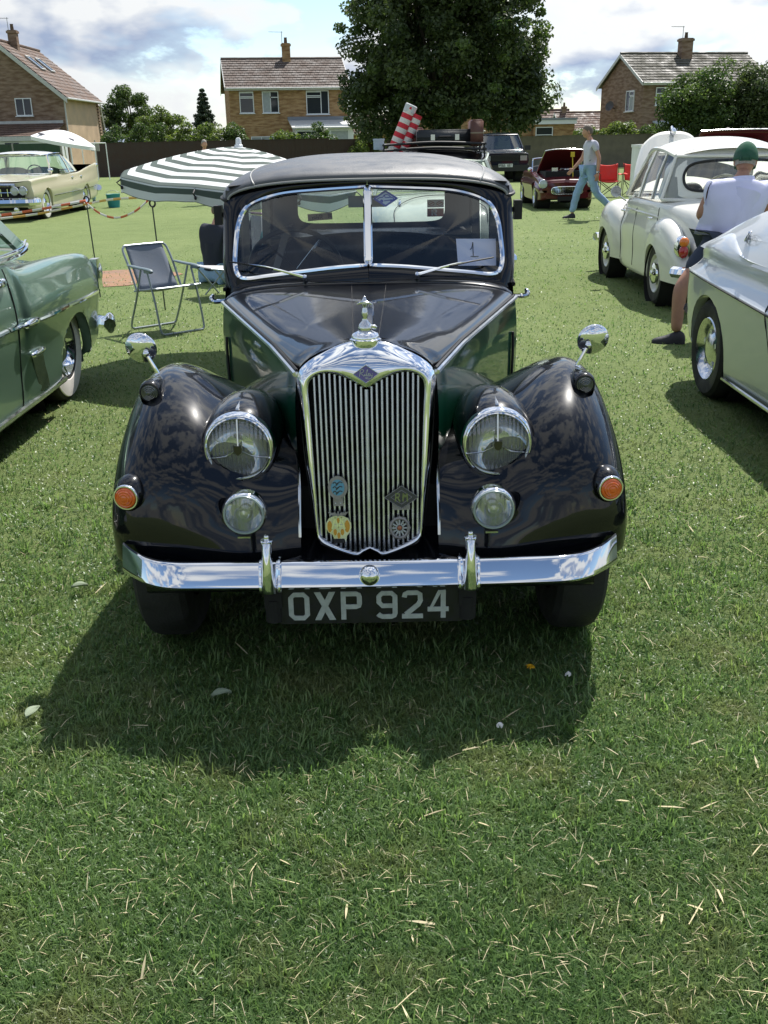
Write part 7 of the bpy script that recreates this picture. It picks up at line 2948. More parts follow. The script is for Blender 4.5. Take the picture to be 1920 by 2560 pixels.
def head_mesh(mb, c, R, s=1.0):
    """egg-shaped skull with brow, nose, lips, chin and ears; face towards local -y"""
    nu, nv = 26, 32
    th_ = np.linspace(0, PI, nu)
    ph = np.linspace(0, 2 * PI, nv, endpoint=False)
    T, Ph = np.meshgrid(th_, ph, indexing='ij')
    x, y, z = np.sin(T) * np.cos(Ph), np.sin(T) * np.sin(Ph), np.cos(T)
    X = x * .074 * (1 - .22 * np.clip(-z, 0, 1) ** 1.3)
    Y = y * .094 - .012 * np.clip(-z, 0, 1)
    Z = z * .118
    face = np.exp(-(x / .22) ** 2) * (y < 0)
    Y -= face * (.020 * np.exp(-((z + .12) / .16) ** 2) + .010 * np.exp(-((z + .62) / .12) ** 2) - .010 * np.exp(-((z + .42) / .08) ** 2))
    eye = (np.exp(-((np.abs(x) - .38) / .16) ** 2) * np.exp(-((z - .08) / .10) ** 2)) * (y < 0)
    Y += eye * .010
    Y -= np.exp(-((z - .24) / .09) ** 2) * (y < 0) * .006 * np.exp(-(x / .6) ** 2)
    P = np.stack([X, Y, Z], -1) * s
    mb.grid(P @ np.array(R).T + np.array(c), cv=True)
    for sx in (1, -1):
        q = np.linspace(0, 2 * PI, 12, endpoint=False)
        e = np.array([[(sx * (.072 + o), .012 + .018 * k * math.cos(a) - .006 * math.sin(a), -.008 + .030 * k * math.sin(a)) for a in q] for k, o in ((1.0, .0), (1.05, .012), (.75, .016), (.3, .010), (0.02, .008))]) * s
        mb.grid(e @ np.array(R).T + np.array(c), cv=True)


def hand_mesh(mb, w, d, thumb, s=1.0, curl=.5):
    """palm with five fingers; d: direction of the hand, thumb: side the thumb leaves from"""
    d = np.array(d, float) / np.linalg.norm(d)
    t = np.array(thumb, float)
    t = t - d * (t @ d)
    t /= np.linalg.norm(t)
    n = np.cross(d, t)
    w = np.array(w, float)
    Rm = np.stack([t, n, d], 1)
    mb.ell(w + d * .045 * s, (.040 * s, .017 * s, .052 * s), 8, 12, Rm)
    for k, L in enumerate((.070, .078, .073, .058)):
        b = w + d * .085 * s + t * (.027 - .018 * k) * s
        p1 = b + (d * math.cos(curl * .5) + n * math.sin(curl * .5)) * L * .45 * s
        p2 = p1 + (d * math.cos(curl * 1.3) + n * math.sin(curl * 1.3)) * L * .33 * s
        p3 = p2 + (d * math.cos(curl * 2.0) + n * math.sin(curl * 2.0)) * L * .25 * s
        mb.tube([b - d * .01, p1, p2, p3], [.0095 * s, .0088 * s, .008 * s, .006 * s], 7)
    b = w + d * .022 * s + t * .030 * s
    p1 = b + (d * .7 + t * .6) * .032 * s
    p2 = p1 + (d * .9 + t * .25 + n * .2) * .030 * s
    mb.tube([b - t * .012, p1, p2], [.012 * s, .0105 * s, .008 * s], 7)


def shoe(parent, a, toe_dir, material, s=1.0, pitch=0.0):
    a = np.array(a, float)
    d = np.array([toe_dir[0], toe_dir[1], 0.0])
    d /= np.linalg.norm(d)
    n = np.array([-d[1], d[0], 0])
    up_ = np.array([0, 0, 1.0])
    if pitch:
        d2 = d * math.cos(pitch) - up_ * math.sin(pitch)
        up_ = up_ * math.cos(pitch) + d * math.sin(pitch)
        d = d2
    base = a - up_ * .085 * s
    secs = [(-.075, .026, .050), (-.06, .036, .085), (-.02, .040, .105), (.03, .042, .085), (.08, .047, .062), (.13, .045, .048), (.165, .034, .036), (.185, .012, .020)]
    P = []
    for u, w_, h_ in secs:
        ring = []
        for q in np.linspace(0, 2 * PI, 18, endpoint=False):
            cc, s_ = math.cos(q), math.sin(q)
            ring.append(base + (d * u + n * w_ * cc + up_ * ((h_ * max(s_, 0) ** .8) if s_ > 0 else .0)) * s)
        P.append(ring)
    mb = MB()
    P = cr(np.array(P), 18)
    mb.grid(P, cv=True)
    mb.fan(P[0])
    mb.fan(P[-1])
    return mb.build('shoe', material, parent)


def lerp(J, a, b, f):
    return tuple(np.array(J[a]) * (1 - f) + np.array(J[b]) * f)


def person(label, loc, rz, J=None, scale=1.0, headR=None, skin=None, shirt=None, sleeve=.55, trousers=None, tlen=1.0, hair=None, shoes=None, toes=None, hands=True, rad=None, group=None, s_add=.014, wr=.0025, hair_kind='short', pitch=(0, 0)):
    JJ = dict(BASE)
    JJ.update(J or {})
    JJ = {k: tuple(np.array(v) * scale) for k, v in JJ.items()}
    t = thing('person', label, 'person', loc, rz, group)
    skin = skin or M_SKIN
    R_ = np.eye(3) if headR is None else np.array(headR)
    hd = np.array(JJ['head'])
    hc = hd + R_ @ np.array([0, -.012, .052]) * scale

    def ex(mb):
        head_mesh(mb, hc, R_, scale)
        if hands:
            for sd in 'LR':
                w_, e_ = np.array(JJ['wr' + sd]), np.array(JJ['el' + sd])
                d = (w_ - e_) / np.linalg.norm(w_ - e_)
                hand_mesh(mb, w_, d, (0, -1, .1) if abs(d[1]) < .8 else (0, 0, 1), scale)
    rr = {k: tuple(x * scale for x in v) for k, v in RAD.items()}
    rr.update(rad or {})
    rb = dict(rr)
    for k, q in (('pelvis', .80), ('spine', .80), ('chest', .74), ('sh', .74), ('hip', .85), ('kn', .88 if tlen >= 1 else 1)):
        rb[k] = (rr[k][0] * q, rr[k][1] * q)
    if sleeve > 1:
        rb['el'] = (rr['el'][0] * .8, rr['el'][1] * .8)
    body = skin_part(JJ, EDG, 'body', skin, t, extra=ex, rad=rb)
    if shirt:
        K = dict(JJ)
        E = [('pelvis', 'spine'), ('spine', 'chest')]
        for sd in 'LR':
            K['cuff' + sd] = lerp(JJ, 'sh' + sd, 'el' + sd, min(1, sleeve)) if sleeve <= 1 else lerp(JJ, 'el' + sd, 'wr' + sd, sleeve - 1)
            if sleeve > 1:
                E += [('chest', 'sh' + sd), ('sh' + sd, 'el' + sd), ('el' + sd, 'cuff' + sd)]
            else:
                E += [('chest', 'sh' + sd), ('sh' + sd, 'cuff' + sd)]
        K['collar'] = lerp(JJ, 'chest', 'neck', .80)
        E += [('chest', 'collar')]
        r2 = {k: (v[0] + s_add, v[1] + s_add) for k, v in rr.items()}
        r2['cuff'] = (.060 * scale, .060 * scale) if sleeve <= 1 else (.044 * scale, .044 * scale)
        r2['collar'] = (.082 * scale, .078 * scale)
        r2['pelvis'] = (rr['pelvis'][0] + s_add + .006, rr['pelvis'][1] + s_add + .012)
        skin_part(K, E, 'shirt', shirt, t, rad=r2, wrinkle=wr, root='spine')
    if trousers:
        K = dict(JJ)
        E = []
        for sd in 'LR':
            if tlen >= 1:
                K['hem' + sd] = tuple(np.array(lerp(JJ, 'kn' + sd, 'an' + sd, .98)))
                E += [('pelvis', 'hip' + sd), ('hip' + sd, 'kn' + sd), ('kn' + sd, 'hem' + sd)]
            else:
                K['hem' + sd] = lerp(JJ, 'hip' + sd, 'kn' + sd, tlen)
                E += [('pelvis', 'hip' + sd), ('hip' + sd, 'hem' + sd)]
        r2 = {k: (v[0] + .012, v[1] + .012) for k, v in rr.items()}
        r2['hem'] = (.066 * scale, .068 * scale) if tlen >= 1 else (.098 * scale, .098 * scale)
        r2['kn'] = (.078 * scale, .080 * scale)
        skin_part(K, E, 'trousers', trousers, t, rad=r2, wrinkle=wr, root='pelvis')
    if hair:
        mb = MB()
        nu, nv = 16, 32
        P = []
        for a_ in np.linspace(0, 1, nu):
            row = []
            for ph in np.linspace(0, 2 * PI, nv, endpoint=False):
                front = -math.sin(ph)                  # +1 at the face
                lim = 1.95 - .95 * max(0, front) ** .5 if hair_kind == 'short' else (2.25 - 1.3 * max(0, front) ** .4 if hair_kind == 'long' else 2.0 - .55 * max(0, front) ** .5)
                lo = 0.0 if hair_kind != 'bald' else .95 - .5 * max(0, -front)
                th__ = lo + (lim - lo) * a_
                k = 1.10 - .04 * a_ ** 3 + .012 * math.sin(7 * ph + 9 * a_)
                row.append((math.sin(th__) * math.cos(ph) * .074 * k, math.sin(th__) * math.sin(ph) * .094 * k + .004, math.cos(th__) * .118 * k))
            P.append(row)
        P = np.array(P) * scale
        mb.grid(P @ R_.T + hc, cv=True)
        mb.build('hair', hair, t, thick=.006)
    for i, sd in enumerate('LR'):
        td = (toes or {}).get(sd, (0, -1))
        if shoes:
            shoe(t, JJ['an' + sd], td, shoes, scale, pitch[i])
    return t, JJ, hc, R_


# ---- man in a green cap with his back to the camera
M_POLO = mat('pale_lilac_polo', (.60, .61, .80), .8, var=.04, bump=.25, bscale=200)
M_CAP = mat('green_cap', (.012, .075, .040), .75, var=.15, bump=.3, bscale=160)
JC = dict(pelvis=(-.055, .02, .80), spine=(-.085, .0, .96), chest=(-.125, -.035, 1.095), neck=(-.165, -.075, 1.240), head=(-.185, -.12, 1.315),
          shL=(.085, -.015, 1.16), elL=(.155, -.03, .945), wrL=(.02, -.22, .98), shR=(-.320, -.03, 1.15), elR=(-.39, -.10, .93), wrR=(-.28, -.31, .93),
          hipL=(.035, .03, .75), knL=(.325, .16, .42), anL=(.345, .22, .085), hipR=(-.14, .02, .76), knR=(-.10, .0, .42), anR=(-.10, .05, .085))
# he faces away: local -y points at the white saloon
Rh = rotz(-.35) @ rotx(.30)
CM, JCM, hc, Rc = person('person in green cap and pale lilac polo shirt standing with back to the camera', (2.70, 8.02, 0), PI, JC, 1.0, Rh, M_SKIN_TAN, M_POLO, .60, mat('navy_shorts', (.02, .03, .055), .8), .75, M_HAIR_GREY,
                        M_SHOE, {'L': (.9, -.25), 'R': (0, -1)}, rad=dict(pelvis=(.185, .150), spine=(.180, .145), chest=(.185, .13), kn=(.062, .064), an=(.042, .044), sh=(.072, .072), el=(.050, .050)), s_add=.016, wr=.004)
mb = MB()
P = []
for a_ in np.linspace(0, 1, 14):
    row = []
    for ph in np.linspace(0, 2 * PI, 36, endpoint=False):
        front = -math.sin(ph)
        th__ = a_ * (1.62 - .12 * front)
        k = 1.22
        row.append((math.sin(th__) * math.cos(ph) * .076 * k, math.sin(th__) * math.sin(ph) * .093 * k + .004, math.cos(th__) * .114 * k + .004))
    P.append(row)
P = np.array(P)
mb.grid(P @ Rc.T + hc, cv=True)
capo = mb.build('cap', M_CAP, CM, thick=.004)
mb = MB()
vis = []
for u in np.linspace(-1, 1, 15):
    a_ = u * 1.05
    vis.append([np.array([math.sin(a_) * .088, -math.cos(a_) * .112, -.004]), np.array([math.sin(a_) * .098, -math.cos(a_) * .150 - .01, -.016]), np.array([math.sin(a_) * .090, -math.cos(a_) * .185 - .012, -.034 - .01 * abs(u)])])
mb.grid(np.array(vis) @ Rc.T + hc + Rc @ np.array([0, 0, .012]))
mb.build('cap_peak', M_CAP, capo, thick=.004)
mb = MB()
mb.ell(hc + Rc @ np.array([0, 0, .142]), (.009, .009, .006), 6, 10)
mb.build('cap_button', M_CAP, capo)
mb = MB()      # gap of hair over the strap at the back of the cap
mb.tube(np.array([hc + Rc @ np.array([.036 * math.cos(a), .110 + .004 * math.sin(a), -.022 + .040 * math.sin(a)]) for a in np.linspace(0, PI, 16)]), .006, 6)
mb.tube(np.array([hc + Rc @ np.array([x_, .113 - abs(x_) * .25, -.024]) for x_ in np.linspace(-.045, .045, 7)]), .006, 6)
mb.build('cap_strap', M_CAP, capo)
mb = MB()
mb.ell(hc + Rc @ np.array([0, .104, -.006]), (.032, .012, .024), 8, 14, Rc)
mb.build('hair_tuft', M_HAIR_GREY, CM)
mb = MB()
nk, ch_ = np.array(JCM['neck']), np.array(JCM['chest'])
ax_ = (nk - ch_) / np.linalg.norm(nk - ch_)
P = []
for k, (r_, h_) in enumerate(((.098, -.040), (.090, -.010), (.083, .014), (.080, .018), (.082, -.010))):
    P.append([nk + ax_ * (h_ - .012) + np.array([math.cos(a) * r_, math.sin(a) * r_ * .95 + .004, .012 * math.sin(a)]) for a in np.linspace(0, 2 * PI, 30, endpoint=False)])
mb.grid(np.array(P), cv=True)
mb.build('collar', M_POLO, CM)

# ---- man walking to the left in jeans
M_JEAN = mat('pale_blue_jeans', (.26, .40, .58), .85, var=.15, vscale=7, bump=.3, bscale=150)
M_TEE = mat('pale_grey_tee', (.50, .50, .58), .85, var=.05)
JWk = dict(pelvis=(.0, .0, .955), spine=(0, -.015, 1.12), chest=(0, -.005, 1.33), neck=(0, -.025, 1.49), head=(0, -.065, 1.585), shL=(.185, .03, 1.42), elL=(.225, .13, 1.14), wrL=(.23, .11, .87), shR=(-.185, -.03, 1.42), elR=(-.225, -.11, 1.14), wrR=(-.20, -.29, .95),
           hipL=(.09, .0, .92), knL=(.09, .12, .50), anL=(.09, .46, .20), hipR=(-.09, -.02, .92), knR=(-.095, -.21, .51), anR=(-.095, -.30, .09))
# local -y is the way he walks (to the left of the picture)
WM, JWM, hcw, Rw = person('person walking left in pale blue jeans and a grey T-shirt with a dark printed mark', (4.30, 21.0, 0), -PI / 2, JWk, 1.02, rotx(.12), M_SKIN, M_TEE, .55, M_JEAN, 1.0, M_HAIR_BROWN, M_SHOE, {'L': (0, -1), 'R': (0, -1)}, pitch=(.95, 0), wr=.004, rad=dict(spine=(.14, .115), pelvis=(.15, .12)))
mb = MB()
mk = []
for a in np.linspace(-.3 * PI, 1.5 * PI, 16):
    mk.append((.140 + .002, -.035 + .032 * math.cos(a), 1.235 + .032 * math.sin(a)))
mk2 = [(.143, -.004, 1.225), (.146, .0, 1.18), (.150, -.02, 1.14), (.148, -.055, 1.115)]
mb.tube(np.array(mk), .007, 5)
mb.tube(cr(np.array(mk2), 10), .007, 5)
mb.build('shirt_print', M_INK, WM)
mb = MB()
w_, e_ = np.array(JWM['wrL']), np.array(JWM['elL'])
mb.lathe([(.034, -.012), (.037, 0), (.034, .012)], w_ * .93 + e_ * .07, w_ - e_, 14)
mb.build('wristwatch', M_CHROME2, WM)

# ---- person sitting on the grass by the saloon
M_NAVYJ = mat('navy_jumper', (.014, .018, .032), .9, bump=.3, bscale=120)
JS = dict(pelvis=(0, .0, .13), spine=(0, -.01, .30), chest=(0, -.05, .50), neck=(0, -.09, .66), head=(0, -.13, .755), shL=(.175, -.05, .60), elL=(.22, -.16, .34), wrL=(.18, -.34, .28), shR=(-.175, -.05, .60), elR=(-.22, -.16, .34), wrR=(-.16, -.34, .28),
          hipL=(.10, -.04, .12), knL=(.24, -.42, .36), anL=(.14, -.70, .085), hipR=(-.10, -.04, .12), knR=(-.24, -.42, .36), anR=(-.14, -.70, .085))
person('balding person in navy jumper and jeans sitting on the grass beside the black saloon', (-1.97, 12.0, 0), math.radians(140), JS, 1.04, rotz(.5) @ rotx(.1), M_SKIN, M_NAVYJ, 1.9, M_JEAN, 1.0, M_HAIR_BROWN, M_SHOE, {'L': (0, -1), 'R': (0, -1)}, hair_kind='bald')
JT = {k: (v[0], v[1], v[2] + .20) for k, v in JS.items()}
JT.update(knL=(.13, -.40, .42), anL=(.12, -.46, .09), knR=(-.13, -.40, .42), anR=(-.12, -.46, .09))
person('balding person sitting under the striped parasol, seen through the saloon windows', (-.80, 8.9, 0), math.radians(200), JT, 1.0, None, M_SKIN, mat('teal_top', (.10, .30, .34), .85), .6, M_JEAN, 1.0, M_HAIR_GREY, M_SHOE, hair_kind='bald')
person('grey haired person standing far off behind the striped parasol, only the head showing', (-4.72, 28.6, 0), .4, None, .965, None, M_SKIN, mat('white_shirt', (.6, .6, .6), .85), .6, mat('dark_trousers', (.03, .03, .04), .85), 1.0, M_HAIR_GREY, M_SHOE)
person('grey haired person standing far off behind the raised dark red bonnet', (7.55, 22.6, 0), .2, None, .97, None, M_SKIN, MATS['dark_trousers'], .6, MATS['dark_trousers'], 1.0, M_HAIR_GREY, M_SHOE)
JU = {k: (v[0], v[1], v[2] + .36) for k, v in JS.items()}
JU.update(knL=(.13, -.42, .50), anL=(.12, -.46, .09), knR=(-.13, -.42, .50), anR=(-.12, -.46, .09))
person('long haired person in a purple and white patterned top sitting beyond the cream finned saloon', (-9.45, 31.0, 0), 2.6, JU, 1.0, rotz(.8), M_SKIN, mat('purple_print', (.36, .26, .42), .85, var=.7, vscale=18), .5, mat('white_jeans', (.5, .5, .52), .85), 1.0, mat('brown_hair', (.12, .06, .035), .7), M_SHOE, hair_kind='long')
HT, JHT, hch, Rhh = person('person in a straw hat sitting low behind the tail fin of the cream saloon', (-8.75, 30.0, 0), 2.9, JS, 1.0, None, M_SKIN, mat('cream_shirt', (.5, .45, .36), .85), .6, M_JEAN, 1.0, M_HAIR_GREY, M_SHOE)
mb = MB()
mb.lathe([(.19, .030), (.14, .022), (.098, .030), (.094, .09), (.075, .125), (.0, .128)], hch + np.array([0, 0, .02]), (0, .1, 1), 26)
mb.build('straw_hat', mat('straw_hat', (.50, .42, .28), .85, bump=.3), HT, thick=.005)

# ================================================================== THINGS ON THE GRASS


def stripe_attr_mat(name, c1, c2, n):
    m, nt, b = base_mat(name)
    nd, lk = nt.nodes, nt.links
    at = nd.new('ShaderNodeAttribute')
    at.attribute_name = 'ring'
    f = mth(nd, lk, 'FRACT', mth(nd, lk, 'MULTIPLY', at.outputs['Fac'], n))
    c = ramp(nd, lk, f, [(0, c1), (.52, c2)], 'CONSTANT')
    lk.new(c, b.inputs['Base Color'])
    setp(b, rough=.8, spec=.2)
    out = nd.get('Material Output')
    tl = nd.new('ShaderNodeBsdfTranslucent')
    lk.new(c, tl.inputs[0])
    mx = nd.new('ShaderNodeMixShader')
    mx.inputs[0].default_value = .22
    lk.new(b.outputs[0], mx.inputs[1])
    lk.new(tl.outputs[0], mx.inputs[2])
    lk.new(mx.outputs[0], out.inputs[0])
    return m


M_PARA = stripe_attr_mat('parasol_stripe', (.80, .82, .82), (.115, .145, .130), 8.0)
PA = thing('striped_parasol', 'grey green and white striped parasol with hanging valance behind the black saloon', 'parasol', (-1.02, 7.72, 0))
TILT = rotx(.030) @ roty(.085)
APEX = 1.535
PA0 = PI / 8 + .20
n_a, n_r = 64, 60
V, A_, F_ = [], [], []
RR = .905
for i in range(n_r + 1):
    f = i / n_r
    for j in range(n_a):
        a = 2 * PI * j / n_a + PA0
        k = (a - PA0) / (PI / 4)
        u = abs(k - round(k)) * 2               # 0 on a rib, 1 mid panel
        octr = math.cos(PI / 8) / math.cos((k - math.floor(k)) * PI / 4 - PI / 8)
        r_ = RR * f * (octr * .75 + .25 * 1.0)
        z_ = -.235 * f ** 1.45 - .030 * f * u * (1 - f * .4)
        V.append((r_ * math.cos(a), r_ * math.sin(a), z_))
        A_.append(min(.9999, f * 1.0))
for i in range(1, 9):                         # valance
    f = i / 8
    for j in range(n_a):
        a = 2 * PI * j / n_a + PA0
        k = (a - PA0) / (PI / 4)
        u = abs(k - round(k)) * 2
        octr = math.cos(PI / 8) / math.cos((k - math.floor(k)) * PI / 4 - PI / 8)
        r_ = RR * (octr * .75 + .25) * (1 + .010 * math.sin(a * 11) * f - .015 * f)
        V.append((r_ * math.cos(a), r_ * math.sin(a), -.235 - .030 * u * .6 - (.115 + .012 * math.sin(a * 7)) * f * (.80 + .20 * u ** .5)))
        A_.append((8.52 + .99 * f) / 8.0 if f < .93 else (8 + 1.6) / 8.0)
nr2 = n_r + 8
for i in range(nr2):
    for j in range(n_a):
        j2 = (j + 1) % n_a
        F_.append((i * n_a + j, (i + 1) * n_a + j, (i + 1) * n_a + j2, i * n_a + j2))
V = np.array(V) @ TILT.T + np.array([0, 0, APEX])
ob = fast_mesh('canopy', V, np.array(F_), M_PARA, {'ring': A_})
ob.parent = PA
ob.data.shade_smooth()
mb = MB()
mb.tube([(.04, 0, 0), (.02, 0, APEX * .6), (0, 0, APEX)], .018, 8)
mb.build('pole', M_WHITEP, PA)
mb = MB()
mb.lathe([(.030, -.02), (.030, .012), (.022, .018), (.019, .05), (.014, .062), (0, .065)], (0, 0, APEX), (0, 0, 1), 16)
mb.build('finial', M_WHITEP, PA)
for j in range(8):
    a = 2 * PI * j / 8 + PA0
    e = np.array([RR * math.cos(a), RR * math.sin(a), -.245]) @ TILT.T + np.array([0, 0, APEX])
    mb = MB()
    m_ = np.array([RR * .5 * math.cos(a), RR * .5 * math.sin(a), -.10]) @ TILT.T + np.array([0, 0, APEX])
    mb.tube(cr([np.array([0, 0, APEX - .02]), m_, e, e + np.array([0, 0, -.05])], 10), .005, 5)
    mb.ell(e + np.array([0, 0, -.055]), (.010, .010, .014), 6, 8)
    mb.build('rib', M_TRIM, PA)

# ---- pigtail stakes and barrier tape
M_STAKE = mat('dark_green_stake', (.02, .035, .025), .5)
for x_, y_, lab in ((-3.12, 11.0, 'thin dark stake with a looped top holding the barrier tape'), (-2.20, 10.0, 'thin dark stake standing behind the grey folding chair')):
    t = thing('fence_stake', lab, 'stake', (x_, y_, 0), 0, 'barrier stakes')
    mb = MB()
    mb.tube([(.03, 0, -.02), (0, 0, 1.0)], .007, 6)
    mb.build('rod', M_STAKE, t)
    mb = MB()
    mb.tube(np.array([(.028 * math.sin(a) + .0, .004 * a, 1.03 - .032 * math.cos(a)) for a in np.linspace(0, 2 * PI * 1.1, 20)]), .009, 6)
    mb.build('loop', M_TRIM, t)
M_TAPE = striped_mat('barrier_tape', (.72, .70, .66), (.62, .16, .08), 5.5, 0)
M_TAPE2 = striped_mat('barrier_tape_yellow', (.74, .70, .60), (.66, .40, .12), 4.6, 0)
for nm, lab, pts, m_, w_ in (('barrier_tape', 'red and white barrier tape stretched from the left edge to the looped stake', [(-4.9, 10.2, .80), (-4.05, 10.55, .895), (-3.6, 10.8, .945), (-3.12, 10.98, 1.02)], M_TAPE, .026),
                             ('barrier_tape', 'yellow and white barrier tape hanging just below the red one', [(-4.9, 10.18, .775), (-4.05, 10.52, .865), (-3.6, 10.78, .905), (-3.12, 10.97, .985), (-2.75, 10.6, 1.045), (-2.22, 10.0, 1.09)], M_TAPE2, .024),
                             ('barrier_tape', 'slack loop of red and white barrier tape between stake and parasol', [(-3.12, 10.97, 1.0), (-2.9, 10.7, .90), (-2.68, 10.5, .87), (-2.45, 10.3, .94), (-2.22, 9.99, 1.07)], M_TAPE, .022)):
    t = thing(nm, lab, 'tape', (0, 0, 0), 0, 'barrier tapes')
    p = cr(np.array(pts), 50)
    tw = np.linspace(0, 5, 50)
    a_ = np.stack([.12 * np.sin(tw), .25 * np.sin(tw * 1.3 + 1), np.ones(50)], 1)
    a_ /= np.linalg.norm(a_, axis=1)[:, None]
    mb = MB()
    mb.grid(np.stack([p - a_ * w_ / 2, p + a_ * w_ / 2], 0))
    mb.build('tape', m_, t, thick=.0015)

# ---- grey folding chair
M_TUBE = mat('grey_tube', (.24, .28, .31), .35, .3)
M_CLOTH = mat('blue_grey_cloth', (.145, .17, .215), .85, var=.08, bump=.3, bscale=150)
M_ARM = mat('grey_plastic_arm', (.15, .20, .225), .5)
FCH = thing('folding_chair', 'empty blue grey folding chair with tube frame standing on the lawn', 'folding chair', (-1.905, 8.855, 0), math.radians(42.5))


def rounded(pts, n=40):
    return cr(np.array(pts, float), n)


mb = MB()
mb.tube(rounded([(-.22, -.10, .545), (-.22, -.18, .30), (-.22, -.235, .06), (-.20, -.248, .016), (-.16, -.25, .012), (.16, -.25, .012), (.20, -.248, .016), (.22, -.235, .06), (.22, -.18, .30), (.22, -.10, .545)], 50), .0095, 8)
mb.build('front_leg', M_TUBE, FCH)
mb = MB()
mb.tube(rounded([(-.235, -.02, .545), (-.235, .11, .28), (-.235, .235, .06), (-.215, .248, .016), (-.17, .25, .012), (.17, .25, .012), (.215, .248, .016), (.235, .235, .06), (.235, .11, .28), (.235, -.02, .545)], 50), .0095, 8)
mb.build('rear_leg', M_TUBE, FCH)
mb = MB()
mb.tube(rounded([(-.225, .10, .36), (-.225, .20, .56), (-.222, .28, .685), (-.20, .30, .722), (-.16, .305, .73), (.16, .305, .73), (.20, .30, .722), (.222, .28, .685), (.225, .20, .56), (.225, .10, .36)], 50), .010, 8)
mb.build('back_frame', M_TUBE, FCH)
mb = MB()
mb.tube(rounded([(-.215, .16, .35), (-.215, -.18, .40), (-.19, -.215, .402), (.19, -.215, .402), (.215, -.18, .40), (.215, .16, .35)], 40), .009, 8)
mb.build('seat_frame', M_TUBE, FCH)
mb = MB()
mb.grid(np.array([[(x_, y_, z_ - .018 * (1 - (x_ / .2) ** 2) * (0 if k in (0, 5) else 1)) for x_ in np.linspace(-.205, .205, 11)] for k, (y_, z_) in enumerate([(-.215, .405), (-.14, .400), (-.06, .385), (.02, .368), (.09, .355), (.15, .35)])]))
mb.build('seat', M_CLOTH, FCH, thick=.004)
mb = MB()
mb.grid(np.array([[(x_ * (1 - .06 * k / 8), y_ + .020 * (1 - (x_ / .2) ** 2) * math.sin(PI * k / 8), z_) for x_ in np.linspace(-.195, .195, 11)] for k, (y_, z_) in enumerate([(.10 + .205 * f, .36 + .368 * f) for f in np.linspace(0, 1, 9)])]))
mb.build('back', M_CLOTH, FCH, thick=.004)
for s_ in (-1, 1):
    mb = MB()
    mb.grid(cr(np.array([[(s_ * .235 + .022 * math.cos(a) * k, y_, z_ + .012 * math.sin(a) * k) for a in np.linspace(0, 2 * PI, 10, endpoint=False)] for y_, z_, k in ((.20, .575, .5), (.14, .572, .9), (.0, .565, 1), (-.12, .562, 1.05), (-.19, .555, 1.0), (-.21, .545, .5))]), 16), cv=True)
    mb.box((s_ * .235, -.14, .545), (.026, .10, .026))
    mb.build('armrest', M_ARM, FCH)
# ---- low pale beach chair by the saloon, seen from the side
BCH = thing('beach_chair', 'low folding chair with a pale back panel beside the seated person', 'folding chair', (-1.70, 10.9, 0), math.radians(-55))
mb = MB()
mb.grid(np.array([[(x_, .18 + .30 * f + .05 * math.sin(PI * f), .30 + .52 * f) for x_ in np.linspace(-.22, .22, 7)] for f in np.linspace(0, 1, 9)]))
mb.build('back', mat('pale_cloth', (.46, .45, .45), .85), BCH, thick=.006)
mb = MB()
mb.grid(np.array([[(x_, -.25 + .43 * f, .33 - .04 * f) for x_ in np.linspace(-.22, .22, 5)] for f in np.linspace(0, 1, 5)]))
mb.build('seat', MATS['pale_cloth'], BCH, thick=.006)
for s_ in (-1, 1):
    mb = MB()
    mb.tube(rounded([(s_ * .235, -.25, .33), (s_ * .235, .18, .29), (s_ * .235, .34, .56), (s_ * .235, .50, .84)], 20), .010, 6)
    mb.tube([(s_ * .235, -.22, .33), (s_ * .235, .05, .0)], .009, 6)
    mb.tube([(s_ * .235, .20, .31), (s_ * .235, -.12, .0)], .009, 6)
    mb.build('side_frame', M_TUBE, BCH)
mb = MB()
mb.tube([(-.235, .50, .84), (.235, .50, .84)], .013, 6)
mb.build('top_edge', mat('patterned_edge', (.25, .15, .22), .8, var=.8, vscale=60), BCH)


# ---- red camping chairs, water bottle, bucket
M_REDCL = mat('red_cloth', (.60, .035, .025), .8, var=.08, bump=.2)


